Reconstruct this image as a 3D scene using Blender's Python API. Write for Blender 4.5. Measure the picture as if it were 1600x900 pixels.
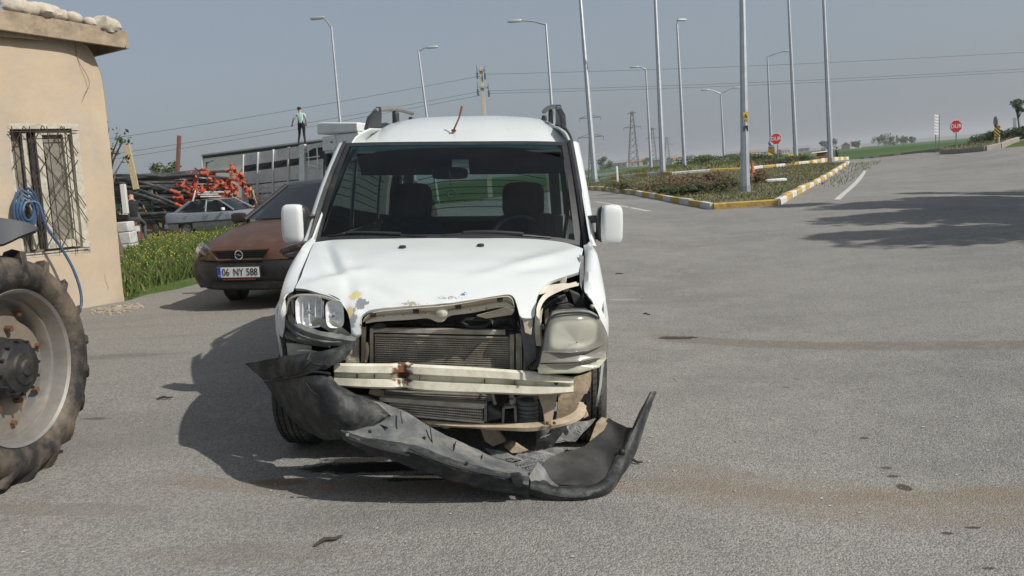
import bpy, bmesh, math, random
import numpy as np
from mathutils import Vector, Matrix, noise as mnoise
from mathutils.geometry import delaunay_2d_cdt
R = math.radians
random.seed(7)
for o in list(bpy.data.objects): bpy.data.objects.remove(o)
scene = bpy.context.scene
COL = scene.collection
# ------------------------------------------------------------------ camera
FPX = 1200.0                      # focal length in photograph pixels (1600 wide)
PITCH, ROLL, CAMZ = R(8.3), R(4.8), 1.6
FW = Vector((0, math.cos(PITCH), -math.sin(PITCH)))
_rt = Vector((1, 0, 0)); _up = _rt.cross(FW)
RT = _rt*math.cos(ROLL) - _up*math.sin(ROLL)
UP = _rt*math.sin(ROLL) + _up*math.cos(ROLL)
CP = Vector((0, 0, CAMZ))
cd = bpy.data.cameras.new('camera'); cam = bpy.data.objects.new('camera', cd); COL.objects.link(cam)
cam.matrix_world = Matrix(((RT.x, UP.x, -FW.x, CP.x), (RT.y, UP.y, -FW.y, CP.y), (RT.z, UP.z, -FW.z, CP.z), (0, 0, 0, 1)))
cd.sensor_width = 36; cd.lens = 36*FPX/1600; cd.clip_start = .05; cd.clip_end = 20000
scene.camera = cam
# ------------------------------------------------------------------ sky, sun, exposure
SUN_AZ, SUN_EL = R(117), R(42)    # clockwise from +Y: the sun stands to the right, a little behind the camera
world = bpy.data.worlds.new('World'); scene.world = world; world.use_nodes = True
wn = world.node_tree.nodes; wl = world.node_tree.links
bg = wn['Background']; sky = wn.new('ShaderNodeTexSky'); sky.sky_type = 'NISHITA'; sky.sun_disc = False
sky.sun_elevation = SUN_EL; sky.sun_rotation = SUN_AZ; sky.dust_density = 4.0; sky.air_density = 1.0; sky.ozone_density = 1.5
hs = wn.new('ShaderNodeHueSaturation'); hs.inputs['Saturation'].default_value = .85
dust = wn.new('ShaderNodeMixRGB'); dust.blend_type = 'MIX'; dust.inputs[0].default_value = .62; dust.inputs[2].default_value = (2.95, 3.40, 3.88, 1)
wl.new(sky.outputs[0], hs.inputs['Color']); wl.new(hs.outputs[0], dust.inputs[1]); wl.new(dust.outputs[0], bg.inputs[0])
bg.inputs[1].default_value = .10
sd = bpy.data.lights.new('sun', 'SUN'); sun = bpy.data.objects.new('sun', sd); COL.objects.link(sun)
sd.energy = 4.0; sd.angle = R(.6); sd.color = (1, .955, .89)
SDIR = Vector((math.sin(SUN_AZ)*math.cos(SUN_EL), math.cos(SUN_AZ)*math.cos(SUN_EL), math.sin(SUN_EL)))
sun.rotation_euler = SDIR.to_track_quat('Z', 'Y').to_euler(); sun.location = SDIR*50
vs = scene.view_settings; vs.view_transform = 'Standard'; vs.look = 'None'; vs.exposure = 0.12; vs.gamma = 1
scene.render.engine = 'CYCLES'
scene.cycles.max_bounces = 8; scene.cycles.transparent_max_bounces = 16; scene.cycles.use_denoising = True
# ------------------------------------------------------------------ pixel <-> world helpers
def ray(px, py): return FW + RT*((px-800)/FPX) - UP*((py-450)/FPX)
def at(px, py, d): return CP + ray(px, py)*d           # d = depth along the view axis, metres
def proj(P):
    d = Vector(P)-CP; z = d.dot(FW); return 800+FPX*d.dot(RT)/z, 450-FPX*d.dot(UP)/z
def sstep(a, b, x):
    t = min(1, max(0, (x-a)/(b-a))); return t*t*(3-2*t)
# ------------------------------------------------------------------ terrain heights (a gentle mound in front, low embankments further off)
VO = Vector((-.42, 4.05, .20)); VYAW, VROLL = R(2), R(4.2)
_ctl = []
for x in (-7, -5, -3.5, -2, -.5, 1, 2.2):
    for y in (1.5, 3, 4.5, 6.5, 9):
        _ctl.append((x, y, min(.40, .20-.0735*(x+.42))))
for x in (4, 6, 9):
    for y in (1.5, 4, 8, 12): _ctl.append((x, y, .02))
for (px, py, d) in [(1165, 307, 25), (1298, 260, 46), (1244, 254, 52), (1206, 251, 70), (1132, 255, 80), (1070, 265, 56), (1036, 272, 43), (1018, 269, 72),
        (930, 288, 46), (1115, 328, 20.2), (1215, 320, 20), (1325, 262, 43), (930, 302, 37), (1020, 290, 36), (1050, 276, 41), (1170, 267, 40), (1260, 259, 46),
        (1494, 228, 47), (1463, 235, 43), (1558, 229, 38), (1560, 237, 37), (1475, 237, 40), (1306, 252, 82), (1282, 254, 74), (1345, 250, 62), (1450, 240, 48),
        (1600, 320, 16), (1500, 300, 21), (1400, 290, 25), (1600, 260, 29), (305, 366, 33), (250, 379, 27), (430, 352, 35), (203, 475, 10.4), (335, 483, 9.2), (240, 420, 14.5), (600, 330, 27), (800, 310, 30), (500, 345, 32)]:
    p = at(px, py, d); _ctl.append((p.x, p.y, p.z))
for d in (130, 260, 600):
    for a in (-40, -25, -10, 0, 8, 16, 24, 32, 42): _ctl.append((d*math.sin(R(a)), d*math.cos(R(a)), .5))
def _uv(x, y):
    r = np.hypot(x, y+2.0); return np.arctan2(x, y+2.0)/R(11), np.log(r)/.40
_c = np.array(_ctl); _cu, _cv = _uv(_c[:, 0], _c[:, 1])
def _k(u, v): return np.exp(-.5*((u[:, None]-_cu)**2+(v[:, None]-_cv)**2))
_w = np.linalg.solve(_k(_cu, _cv)+.02*np.eye(len(_c)), _c[:, 2]-.3)
def GA(x, y):
    x = np.asarray(x, float); y = np.maximum(np.asarray(y, float), -1.0); u, v = _uv(x, y); return .3+_k(u, v)@_w
def G(x, y): return float(GA([x], [y])[0])
def gpt(px, py):
    """the point of the terrain seen at a pixel"""
    d = ray(px, py); t = .8; last = t
    while t < 3000:
        p = CP+d*t
        if p.z < G(p.x, p.y):
            a, b = last, t
            for _ in range(24):
                m = (a+b)/2; q = CP+d*m
                if q.z < G(q.x, q.y): b = m
                else: a = m
            q = CP+d*b; return Vector((q.x, q.y, G(q.x, q.y)))
        last = t; t *= 1.03
    p = CP+d*300; return Vector((p.x, p.y, G(p.x, p.y)))
def gd(px, py, d):
    """ground point below the pixel at a given depth"""
    p = at(px, py, d); return Vector((p.x, p.y, G(p.x, p.y)))
# ------------------------------------------------------------------ materials
MATS = {}
def mat(name, col, rough=.6, metal=0., var=.12, vs=6., bump=0., bs=80., dirt=None, dscale=3., damt=.5, spec=.5, coat=0., trans=0, alpha=1.):
    """principled material; var: tone variation, dirt: colour of patchy grime"""
    if name in MATS: return MATS[name]
    m = bpy.data.materials.new(name); m.use_nodes = True; MATS[name] = m
    n = m.node_tree.nodes; l = m.node_tree.links; b = n['Principled BSDF']
    tc = n.new('ShaderNodeTexCoord')
    c = (*col, 1)
    nz = n.new('ShaderNodeTexNoise'); nz.inputs['Scale'].default_value = vs; nz.inputs['Detail'].default_value = 6; nz.inputs['Roughness'].default_value = .65
    l.new(tc.outputs['Object'], nz.inputs['Vector'])
    mx = n.new('ShaderNodeMixRGB'); mx.inputs[1].default_value = tuple(max(0, x*(1-var)) for x in col)+(1,); mx.inputs[2].default_value = tuple(min(1, x*(1+var)) for x in col)+(1,)
    rp = n.new('ShaderNodeMapRange'); rp.inputs[1].default_value = .3; rp.inputs[2].default_value = .7
    l.new(nz.outputs[0], rp.inputs[0]); l.new(rp.outputs[0], mx.inputs[0]); out = mx.outputs[0]
    rr = n.new('ShaderNodeMapRange'); rr.inputs[3].default_value = max(.03, rough*.85); rr.inputs[4].default_value = min(1, rough*1.15); l.new(nz.outputs[0], rr.inputs[0]); l.new(rr.outputs[0], b.inputs['Roughness'])
    if dirt:
        n2 = n.new('ShaderNodeTexNoise'); n2.inputs['Scale'].default_value = dscale; n2.inputs['Detail'].default_value = 9; n2.inputs['Roughness'].default_value = .7
        l.new(tc.outputs['Object'], n2.inputs['Vector'])
        r2 = n.new('ShaderNodeMapRange'); r2.inputs[1].default_value = .62-.3*damt; r2.inputs[2].default_value = .85-.25*damt; r2.inputs[4].default_value = min(1, damt*1.4)
        l.new(n2.outputs[0], r2.inputs[0])
        m2 = n.new('ShaderNodeMixRGB'); m2.inputs[2].default_value = (*dirt, 1); l.new(r2.outputs[0], m2.inputs[0]); l.new(out, m2.inputs[1]); out = m2.outputs[0]
    l.new(out, b.inputs['Base Color'])
    b.inputs['Metallic'].default_value = metal; b.inputs['Specular IOR Level'].default_value = spec
    if coat: b.inputs['Coat Weight'].default_value = coat; b.inputs['Coat Roughness'].default_value = .06
    if bump:
        n3 = n.new('ShaderNodeTexNoise'); n3.inputs['Scale'].default_value = bs; n3.inputs['Detail'].default_value = 4; l.new(tc.outputs['Object'], n3.inputs['Vector'])
        bp = n.new('ShaderNodeBump'); bp.inputs['Strength'].default_value = bump; bp.inputs['Distance'].default_value = .01; l.new(n3.outputs[0], bp.inputs['Height']); l.new(bp.outputs[0], b.inputs['Normal'])
    return m
def glass(name, tint=(.75, .85, .83), rough=.02, gloss=1.0, dirt=.0):
    """thin tinted pane: transparent body with fresnel reflection and a little dust"""
    if name in MATS: return MATS[name]
    m = bpy.data.materials.new(name); m.use_nodes = True; MATS[name] = m
    n = m.node_tree.nodes; l = m.node_tree.links; n.remove(n['Principled BSDF']); out = n['Material Output']
    t = n.new('ShaderNodeBsdfTransparent'); t.inputs[0].default_value = (*tint, 1)
    g = n.new('ShaderNodeBsdfGlossy'); g.inputs['Roughness'].default_value = rough; g.inputs[0].default_value = (gloss, gloss, gloss, 1)
    lw = n.new('ShaderNodeFresnel'); lw.inputs[0].default_value = 1.5
    mx = n.new('ShaderNodeMixShader'); l.new(lw.outputs[0], mx.inputs[0]); l.new(t.outputs[0], mx.inputs[1]); l.new(g.outputs[0], mx.inputs[2])
    last = mx.outputs[0]
    if dirt:
        d = n.new('ShaderNodeBsdfDiffuse'); d.inputs[0].default_value = (.45, .42, .36, 1)
        tc = n.new('ShaderNodeTexCoord'); nz = n.new('ShaderNodeTexNoise'); nz.inputs['Scale'].default_value = 5; nz.inputs['Detail'].default_value = 10; l.new(tc.outputs['Object'], nz.inputs['Vector'])
        mr = n.new('ShaderNodeMapRange'); mr.inputs[1].default_value = .3; mr.inputs[2].default_value = .8; mr.inputs[4].default_value = dirt*2; l.new(nz.outputs[0], mr.inputs[0])
        m2 = n.new('ShaderNodeMixShader'); l.new(mr.outputs[0], m2.inputs[0]); l.new(last, m2.inputs[1]); l.new(d.outputs[0], m2.inputs[2]); last = m2.outputs[0]
    l.new(last, out.inputs[0]); return m
# ------------------------------------------------------------------ mesh builder
def vec(p): return p if isinstance(p, Vector) else Vector(p)
def crom(pts, n):
    """resample a polyline smoothly (Catmull-Rom) to n points"""
    P = [vec(p) for p in pts]
    if len(P) == 2: return [P[0].lerp(P[1], i/(n-1)) for i in range(n)]
    L = [0]
    for a, b in zip(P, P[1:]): L.append(L[-1]+max(1e-6, (b-a).length))
    out = []
    for i in range(n):
        s = L[-1]*i/(n-1); k = 0
        while k < len(P)-2 and s > L[k+1]: k += 1
        t = (s-L[k])/(L[k+1]-L[k]); p1, p2 = P[k], P[k+1]; p0 = P[k-1] if k else p1*2-p2; p3 = P[k+2] if k+2 < len(P) else p2*2-p1
        out.append(.5*((2*p1)+(p2-p0)*t+(2*p0-5*p1+4*p2-p3)*t*t+(3*p1-p0-3*p2+p3)*t**3))
    return out
class MB:
    def __init__(s): s.v = []; s.f = []; s.m = []
    def add(s, V, F, mi=0):
        k = len(s.v); s.v += [tuple(p) for p in V]; s.f += [tuple(i+k for i in f) for f in F]; s.m += [mi]*len(F); return s
    def box(s, c, d, rot=None, mi=0, taper=1.):
        c = vec(c); V = []
        for z in (-1, 1):
            t = taper if z > 0 else 1
            for x, y in ((-1, -1), (1, -1), (1, 1), (-1, 1)):
                p = Vector((x*d[0]/2*t, y*d[1]/2*t, z*d[2]/2)); V.append(c+(rot@p if rot else p))
        return s.add(V, [(3, 2, 1, 0), (4, 5, 6, 7), (0, 1, 5, 4), (1, 2, 6, 5), (2, 3, 7, 6), (3, 0, 4, 7)], mi)
    def beam(s, p, q, w, h, up=(0, 0, 1), mi=0, taper=1.):
        p = vec(p); q = vec(q); z = (q-p); L = z.length; z = z.normalized(); u = vec(up)
        if abs(z.dot(u)) > .97: u = Vector((0, 1, 0)) if abs(z.y) < .9 else Vector((1, 0, 0))
        x = u.cross(z).normalized(); y = z.cross(x)
        return s.box((p+q)/2, (w, h, L), Matrix((x, y, z)).transposed(), mi, taper)
    def tube(s, path, r, n=8, cap=True, mi=0, closed=False):
        P = [vec(p) for p in path]; N = len(P); rr = r if isinstance(r, (list, tuple)) else [r]*N
        V = []; F = []; prev = None
        for i, p in enumerate(P):
            t = (P[(i+1) % N]-P[i-1]) if closed else (P[min(i+1, N-1)]-P[max(i-1, 0)])
            t = t.normalized() if t.length > 1e-9 else Vector((0, 0, 1))
            if prev is None:
                a = Vector((0, 0, 1)) if abs(t.z) < .9 else Vector((1, 0, 0)); x = a.cross(t).normalized()
            else:
                x = prev-t*prev.dot(t); x = x.normalized() if x.length > 1e-6 else t.orthogonal().normalized()
            prev = x; y = t.cross(x)
            for k in range(n): a = 2*math.pi*k/n; V.append(p+(x*math.cos(a)+y*math.sin(a))*rr[i])
        M = N if closed else N-1
        for i in range(M):
            j = (i+1) % N
            for k in range(n): F.append((i*n+k, i*n+(k+1) % n, j*n+(k+1) % n, j*n+k))
        if cap and not closed: F.append(tuple(range(n-1, -1, -1))); F.append(tuple((N-1)*n+k for k in range(n)))
        return s.add(V, F, mi)
    def lathe(s, prof, c=(0, 0, 0), axis=(0, 0, 1), n=24, mi=0, closed=False):
        """prof: (radius, offset along axis)"""
        c = vec(c); z = vec(axis).normalized(); x = z.orthogonal().normalized(); y = z.cross(x); V = []; F = []
        for r, t in prof:
            for k in range(n): a = 2*math.pi*k/n; V.append(c+z*t+(x*math.cos(a)+y*math.sin(a))*r)
        L = len(prof)
        for i in range(L if closed else L-1):
            j = (i+1) % L
            for k in range(n): F.append((i*n+k, i*n+(k+1) % n, j*n+(k+1) % n, j*n+k))
        return s.add(V, F, mi)
    def grid(s, rows, mi=0, close=False):
        n = len(rows[0]); V = [p for r in rows for p in r]; F = []
        for i in range(len(rows)-1):
            for j in range(n if close else n-1): k = (j+1) % n; F.append((i*n+j, i*n+k, (i+1)*n+k, (i+1)*n+j))
        return s.add(V, F, mi)
    def ball(s, c, d, e=1., n=14, mi=0, rot=None):
        """superellipsoid: e=1 ellipsoid, e<1 rounder box"""
        c = vec(c); V = []; F = []; h = n//2
        sg = lambda w, m: math.copysign(abs(w)**m, w)
        for i in range(h+1):
            a = -math.pi/2+math.pi*i/h
            for k in range(n):
                b = 2*math.pi*k/n; p = Vector((d[0]/2*sg(math.cos(a), e)*sg(math.cos(b), e), d[1]/2*sg(math.cos(a), e)*sg(math.sin(b), e), d[2]/2*sg(math.sin(a), e)))
                V.append(c+(rot@p if rot else p))
        for i in range(h):
            for k in range(n): F.append((i*n+k, i*n+(k+1) % n, (i+1)*n+(k+1) % n, (i+1)*n+k))
        return s.add(V, F, mi)
    def prism(s, poly, off, mi=0):
        """extrude a (planar-ish) polygon by the vector off"""
        P = [vec(p) for p in poly]; n = len(P); off = vec(off)
        F = [tuple(range(n)), tuple(range(2*n-1, n-1, -1))]+[(i, n+i, n+(i+1) % n, (i+1) % n) for i in range(n)]
        return s.add(P+[p+off for p in P], F, mi)
    def pillow(s, outline, bulge, rings=5, mi=0, back=None, ex=.75):
        """domed cap over an outline; bulge = vector to the crown"""
        P = [vec(p) for p in outline]; n = len(P); c = sum(P, Vector())/n; b = vec(bulge); rows = []
        for i in range(rings+1):
            t = i/rings; k = max(.02, 1-t if ex < .5 else math.cos(t*math.pi/2)**ex); hh = (1-k**5)**.6 if ex < .5 else math.sin(t*math.pi/2); rows.append([c+(p-c)*k+b*hh for p in P])
        s.grid(rows, mi, True)
        if back is not None: s.grid([P, [p+vec(back) for p in P], [c+(p-c)*.4+vec(back)*1.3 for p in P]], mi, True)
        return s
    def build(s, name, m, parent=None, smooth=35, bevel=0., solid=0., sub=0, tri=False, merge=True):
        me = bpy.data.meshes.new(name); bm = bmesh.new()
        vs_ = [bm.verts.new(v) for v in s.v]
        for f, mi in zip(s.f, s.m):
            try: fc = bm.faces.new([vs_[i] for i in f]); fc.material_index = mi; fc.smooth = bool(smooth)
            except ValueError: pass
        if merge: bmesh.ops.remove_doubles(bm, verts=bm.verts, dist=1e-5)
        bmesh.ops.recalc_face_normals(bm, faces=bm.faces)
        if smooth:
            lim = R(smooth)
            for e in bm.edges: e.smooth = len(e.link_faces) == 2 and e.calc_face_angle(0) < lim
        bm.to_mesh(me); bm.free()
        for x in (m if isinstance(m, (list, tuple)) else [m]): me.materials.append(MATS[x] if isinstance(x, str) else x)
        o = bpy.data.objects.new(name, me); COL.objects.link(o)
        if parent: o.parent = parent
        if solid: md = o.modifiers.new('solid', 'SOLIDIFY'); md.thickness = solid; md.offset = 0
        if sub: md = o.modifiers.new('sub', 'SUBSURF'); md.levels = md.render_levels = sub
        if bevel: md = o.modifiers.new('bevel', 'BEVEL'); md.width = bevel; md.segments = 2; md.limit_method = 'ANGLE'; md.angle_limit = R(35)
        return o
def tag(o, label=None, cat=None, group=None, kind=None):
    if label: o['label'] = label
    if cat: o['category'] = cat
    if group: o['group'] = group
    if kind: o['kind'] = kind
    return o
def thing(name, label, cat, loc=(0, 0, 0), rz=0., group=None):
    o = bpy.data.objects.new(name, None); COL.objects.link(o); o.location = loc; o.rotation_euler = (0, 0, rz); o.empty_display_size = .2
    return tag(o, label, cat, group)
def copy_tree(o, parent=None):
    c = o.copy(); COL.objects.link(c); c.parent = parent
    for ch in [x for x in bpy.data.objects if x.parent == o]: copy_tree(ch, c)
    return c
def text_obj(name, s, size, m, parent, mtx, depth=.002, sx=1.):
    cu = bpy.data.curves.new(name, 'FONT'); cu.body = s; cu.size = size; cu.extrude = depth; cu.align_x = 'CENTER'; cu.align_y = 'CENTER'; cu.resolution_u = 3
    t = bpy.data.objects.new('tmp_text', cu); me = bpy.data.meshes.new_from_object(t); bpy.data.objects.remove(t)
    me.transform(Matrix.Diagonal((sx, 1, 1, 1))); me.transform(mtx); me.materials.append(MATS[m]); o = bpy.data.objects.new(name, me); COL.objects.link(o)
    if parent: o.parent = parent
    return o
def frame(o, x, y, z=None):
    x = vec(x).normalized(); y = vec(y); z = x.cross(y).normalized(); y = z.cross(x)
    return Matrix(((x.x, y.x, z.x, o[0]), (x.y, y.y, z.y, o[1]), (x.z, y.z, z.z, o[2]), (0, 0, 0, 1)))
def cdt_mesh(poly, zf, step=.5, name='sheet', m=None, parent=None, pts=None, dome=0.):
    """flat polygon (x,y list) filled with a triangulation and draped on zf(x,y)"""
    P = [Vector((p[0], p[1])) for p in poly]; n = len(P); pts = list(pts or [])
    V, E, F, *_ = delaunay_2d_cdt(P+[Vector(q) for q in pts], [], [list(range(n))], 1, 1e-5)
    b = MB(); z = zf([v.x for v in V], [v.y for v in V]); b.add([(v.x, v.y, float(zz)) for v, zz in zip(V, z)], F)
    return b.build(name, m, parent, smooth=60)
def dens(poly, step):
    """subdivide polygon edges"""
    out = []
    for a, b in zip(poly, poly[1:]+poly[:1]):
        a = Vector((a[0], a[1])); b = Vector((b[0], b[1])); k = max(1, int((b-a).length/step)) if not callable(step) else max(1, int((b-a).length/step(((a+b)/2).length)))
        out += [a.lerp(b, i/k) for i in range(k)]
    return out
def inside(p, poly):
    c = False; x, y = p[0], p[1]; j = len(poly)-1
    for i in range(len(poly)):
        xi, yi, xj, yj = poly[i][0], poly[i][1], poly[j][0], poly[j][1]
        if (yi > y) != (yj > y) and x < (xj-xi)*(y-yi)/(yj-yi)+xi: c = not c
        j = i
    return c
def polar_pts(r0, r1, a0, a1, kr=1.09, na=90):
    out = []; r = r0
    while r < r1:
        for i in range(na+1): a = a0+(a1-a0)*i/na; out.append((r*math.sin(a), r*math.cos(a)-2))
        r *= kr
    return out
# ================================================================== THE SETTING: ground, road, traffic islands, fields
def ground_mat():
    m = bpy.data.materials.new('field_soil'); m.use_nodes = True; n = m.node_tree.nodes; l = m.node_tree.links; b = n['Principled BSDF']
    tc = n.new('ShaderNodeTexCoord'); b.inputs['Roughness'].default_value = .95; b.inputs['Specular IOR Level'].default_value = .1
    def nz(s, d=6, st=None):
        t = n.new('ShaderNodeTexNoise'); t.inputs['Scale'].default_value = s; t.inputs['Detail'].default_value = d
        if st:
            mp = n.new('ShaderNodeMapping'); mp.inputs['Scale'].default_value = st; l.new(tc.outputs['Object'], mp.inputs[0]); l.new(mp.outputs[0], t.inputs['Vector'])
        else: l.new(tc.outputs['Object'], t.inputs['Vector'])
        return t.outputs[0]
    r1 = n.new('ShaderNodeValToRGB'); r1.color_ramp.elements[0].position = .4; r1.color_ramp.elements[1].position = .6
    r1.color_ramp.elements[0].color = (.20, .165, .115, 1); r1.color_ramp.elements[1].color = (.075, .115, .03, 1); l.new(nz(.25), r1.inputs[0])
    r2 = n.new('ShaderNodeValToRGB'); r2.color_ramp.elements[0].position = .35; r2.color_ramp.elements[1].position = .65
    r2.color_ramp.elements[0].color = (.045, .10, .022, 1); r2.color_ramp.elements[1].color = (.08, .125, .04, 1)
    e = r2.color_ramp.elements.new(.5); e.color = (.05, .10, .03, 1); l.new(nz(.012, 3, (.4, 2.2, 1)), r2.inputs[0])
    # nearer than ~55 m rough soil and weeds, beyond cultivated green fields
    ln = n.new('ShaderNodeVectorMath'); ln.operation = 'LENGTH'; l.new(tc.outputs['Object'], ln.inputs[0])
    mr = n.new('ShaderNodeMapRange'); mr.inputs[1].default_value = 52; mr.inputs[2].default_value = 62; l.new(ln.outputs['Value'], mr.inputs[0])
    mx = n.new('ShaderNodeMixRGB'); l.new(mr.outputs[0], mx.inputs[0]); l.new(r1.outputs[0], mx.inputs[1]); l.new(r2.outputs[0], mx.inputs[2])
    m2 = n.new('ShaderNodeMixRGB'); m2.blend_type = 'OVERLAY'; m2.inputs[0].default_value = .5; l.new(mx.outputs[0], m2.inputs[1]); l.new(nz(8), m2.inputs[2])
    l.new(m2.outputs[0], b.inputs['Base Color'])
    bp = n.new('ShaderNodeBump'); bp.inputs['Strength'].default_value = .8; bp.inputs['Distance'].default_value = .06; l.new(nz(14), bp.inputs['Height']); l.new(bp.outputs[0], b.inputs['Normal'])
    MATS['field_soil'] = m
ground_mat()
def asphalt_mat():
    m = bpy.data.materials.new('asphalt'); m.use_nodes = True; n = m.node_tree.nodes; l = m.node_tree.links; b = n['Principled BSDF']
    tc = n.new('ShaderNodeTexCoord'); P = tc.outputs['Object']
    def nz(s, d=6, rg=.6, st=None):
        t = n.new('ShaderNodeTexNoise'); t.inputs['Scale'].default_value = s; t.inputs['Detail'].default_value = d; t.inputs['Roughness'].default_value = rg
        if st:
            mp = n.new('ShaderNodeMapping'); mp.inputs['Scale'].default_value = st; l.new(P, mp.inputs[0]); l.new(mp.outputs[0], t.inputs['Vector'])
        else: l.new(P, t.inputs['Vector'])
        return t.outputs[0]
    def mth(op, a, bb=None, c=None):
        t = n.new('ShaderNodeMath'); t.operation = op
        for i, x in enumerate((a, bb, c)):
            if x is None: continue
            if isinstance(x, (int, float)): t.inputs[i].default_value = x
            else: l.new(x, t.inputs[i])
        return t.outputs[0]
    def mr(x, a, b_, c=0, d=1):
        t = n.new('ShaderNodeMapRange'); t.interpolation_type = 'SMOOTHSTEP'
        for i, v in enumerate((a, b_, c, d)): t.inputs[i+1].default_value = v
        l.new(x, t.inputs[0]); return t.outputs[0]
    def mix(f, a, bb, bt='MIX'):
        t = n.new('ShaderNodeMixRGB'); t.blend_type = bt
        for i, x in enumerate((f, a, bb)):
            if isinstance(x, (int, float)): t.inputs[i].default_value = x
            elif isinstance(x, tuple): t.inputs[i].default_value = (*x, 1)
            else: l.new(x, t.inputs[i])
        return t.outputs[0]
    sep = n.new('ShaderNodeSeparateXYZ'); l.new(P, sep.inputs[0]); X, Y = sep.outputs[0], sep.outputs[1]
    big = nz(.35, 5); mid = nz(2.2, 7, .7)
    col = mix(mr(big, .35, .65), (.208, .202, .191), (.252, .245, .230))
    col = mix(mth('MULTIPLY', mr(mid, .42, .68), .55), col, (.282, .274, .256))                 # dust
    # older, dirtier yard towards the building
    col = mix(mth('MULTIPLY', mr(mth('ADD', X, mth('MULTIPLY', mid, 1.2)), -.9, -2.6), .6), col, (.245, .225, .195))
    # aggregate
    vo = n.new('ShaderNodeTexVoronoi'); vo.inputs['Scale'].default_value = 125; l.new(P, vo.inputs['Vector'])
    vcol = n.new('ShaderNodeRGBToBW'); l.new(vo.outputs['Color'], vcol.inputs[0])
    col = mix(.85, col, mix(mr(vcol.outputs[0], .2, .8), (.70, .70, .70), (1.26, 1.25, 1.22)), 'MULTIPLY')
    fine = nz(330, 2); col = mix(1, col, mix(mr(fine, .3, .7), (.7, .7, .7), (1.22, 1.22, 1.22)), 'MULTIPLY')
    # streaks left by tyres, along the road
    st = nz(1.0, 5, .6, (.35, 1.6, 1)); col = mix(mth('MULTIPLY', mr(st, .50, .72), .42), col, (.15, .145, .138))
    # repaired trench and a brown silt band that cross the road
    def band(p, q, w, colr, amt, soft, x0=None):
        p, q = gpt(*p), gpt(*q); d = Vector((q.x-p.x, q.y-p.y)).normalized(); nn = Vector((-d.y, d.x)); c0 = nn.x*p.x+nn.y*p.y
        s = mth('SUBTRACT', mth('ADD', mth('MULTIPLY', X, nn.x), mth('MULTIPLY', Y, nn.y)), c0)
        s = mth('ABSOLUTE', mth('ADD', s, mth('MULTIPLY', mth('SUBTRACT', mid, .5), soft)))
        f = mth('MULTIPLY', mr(s, w, w*.55), mr(nz(14, 6, .7), .28, .62, .35, 1))
        f = mth('MULTIPLY', mth('MULTIPLY', f, amt), mr(X, x0, x0+.35))
        return f, colr
    for a in (band((1040, 530), (1600, 541), .19, (.15, .128, .098), .62, .14, 1.05), band((1020, 755), (1600, 800), .30, (.20, .168, .125), .5, .4, .45), band((300, 760), (500, 765), .10, (.2, .15, .10), .45, .3, -1.9)):
        col = mix(a[0], col, a[1])
    # oil and water stains
    def blob(px, py, rx, ry, colr, amt, sc=9):
        p = gpt(px, py)
        dx = mth('DIVIDE', mth('SUBTRACT', X, p.x), rx); dy = mth('DIVIDE', mth('SUBTRACT', Y, p.y), ry)
        d = mth('ADD', mth('ADD', mth('MULTIPLY', dx, dx), mth('MULTIPLY', dy, dy)), mth('MULTIPLY', mth('SUBTRACT', nz(sc, 6, .7), .5), 2.2))
        return mth('MULTIPLY', mr(d, 1.0, .45), amt), colr
    for a in [(590, 733, .42, .09, (.012, .011, .010), .95, 11), (560, 722, .2, .05, (.012, .011, .01), .9, 14), (680, 748, .3, .05, (.02, .018, .016), .85, 14), (700, 728, .22, .1, (.03, .027, .024), .75, 9),
              (1412, 765, .035, .05, (.05, .035, .02), .8, 20), (1385, 735, .03, .02, (.05, .04, .03), .7, 20), (1395, 748, .035, .02, (.05, .04, .03), .8, 20), (1520, 829, .04, .012, (.04, .03, .02), .8, 20), (1480, 838, .03, .015, (.04, .03, .02), .8, 20),
              (1350, 688, .03, .02, (.04, .035, .03), .8, 20), (1228, 608, .03, .02, (.08, .06, .04), .7, 20), (1545, 893, .03, .01, (.04, .03, .02), .8, 20), (1245, 595, .02, .015, (.08, .06, .04), .7, 20), (440, 757, .16, .05, (.14, .10, .065), .7, 8),
              (150, 657, .10, .03, (.07, .06, .05), .7, 10), (400, 870, .5, .1, (.16, .14, .11), .3, 6), (975, 470, .25, .06, (.36, .35, .33), .6, 9), (160, 560, .7, .1, (.13, .115, .095), .45, 5), (100, 800, .5, .08, (.17, .15, .12), .4, 5)]:
        f, c = blob(*a); col = mix(f, col, c)
    l.new(col, b.inputs['Base Color'])
    b.inputs['Roughness'].default_value = .9; b.inputs['Specular IOR Level'].default_value = .2
    h = mth('ADD', mth('MULTIPLY', vo.outputs['Distance'], -1.0), mth('MULTIPLY', fine, .35))
    bp = n.new('ShaderNodeBump'); bp.inputs['Strength'].default_value = .75; bp.inputs['Distance'].default_value = .006; l.new(h, bp.inputs['Height']); l.new(bp.outputs[0], b.inputs['Normal'])
    MATS['asphalt'] = m
asphalt_mat()
# ---- outline of the asphalt, traced on the ground
def g2(px, py): p = gpt(px, py); return (p.x, p.y)
far_edge = [gd(1600, 233, 36), gd(1560, 238, 37), gd(1475, 240, 41), gd(1440, 240, 48), gd(1345, 250, 62), gd(1306, 253, 84)]
ASPH = [(-6.6, -4), (-6.6, 8.2), tuple(gd(130, 490, 9.85)[:2]), tuple(gd(203, 477, 10.35)[:2]), g2(228, 462), g2(282, 452)]
ASPH += [(-4.2, 13.5), (-4.5, 22), (-7, 27), (-6, 38), (-1.5, 60), (9, 60), (26, 88), (34, 88)]
ASPH += [(p.x, p.y) for p in far_edge[::-1]][1:]
ASPH += [(40, 34), (60, 30), (60, -4)]
aspd = dens(ASPH, lambda r: .35+.05*r)
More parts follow.
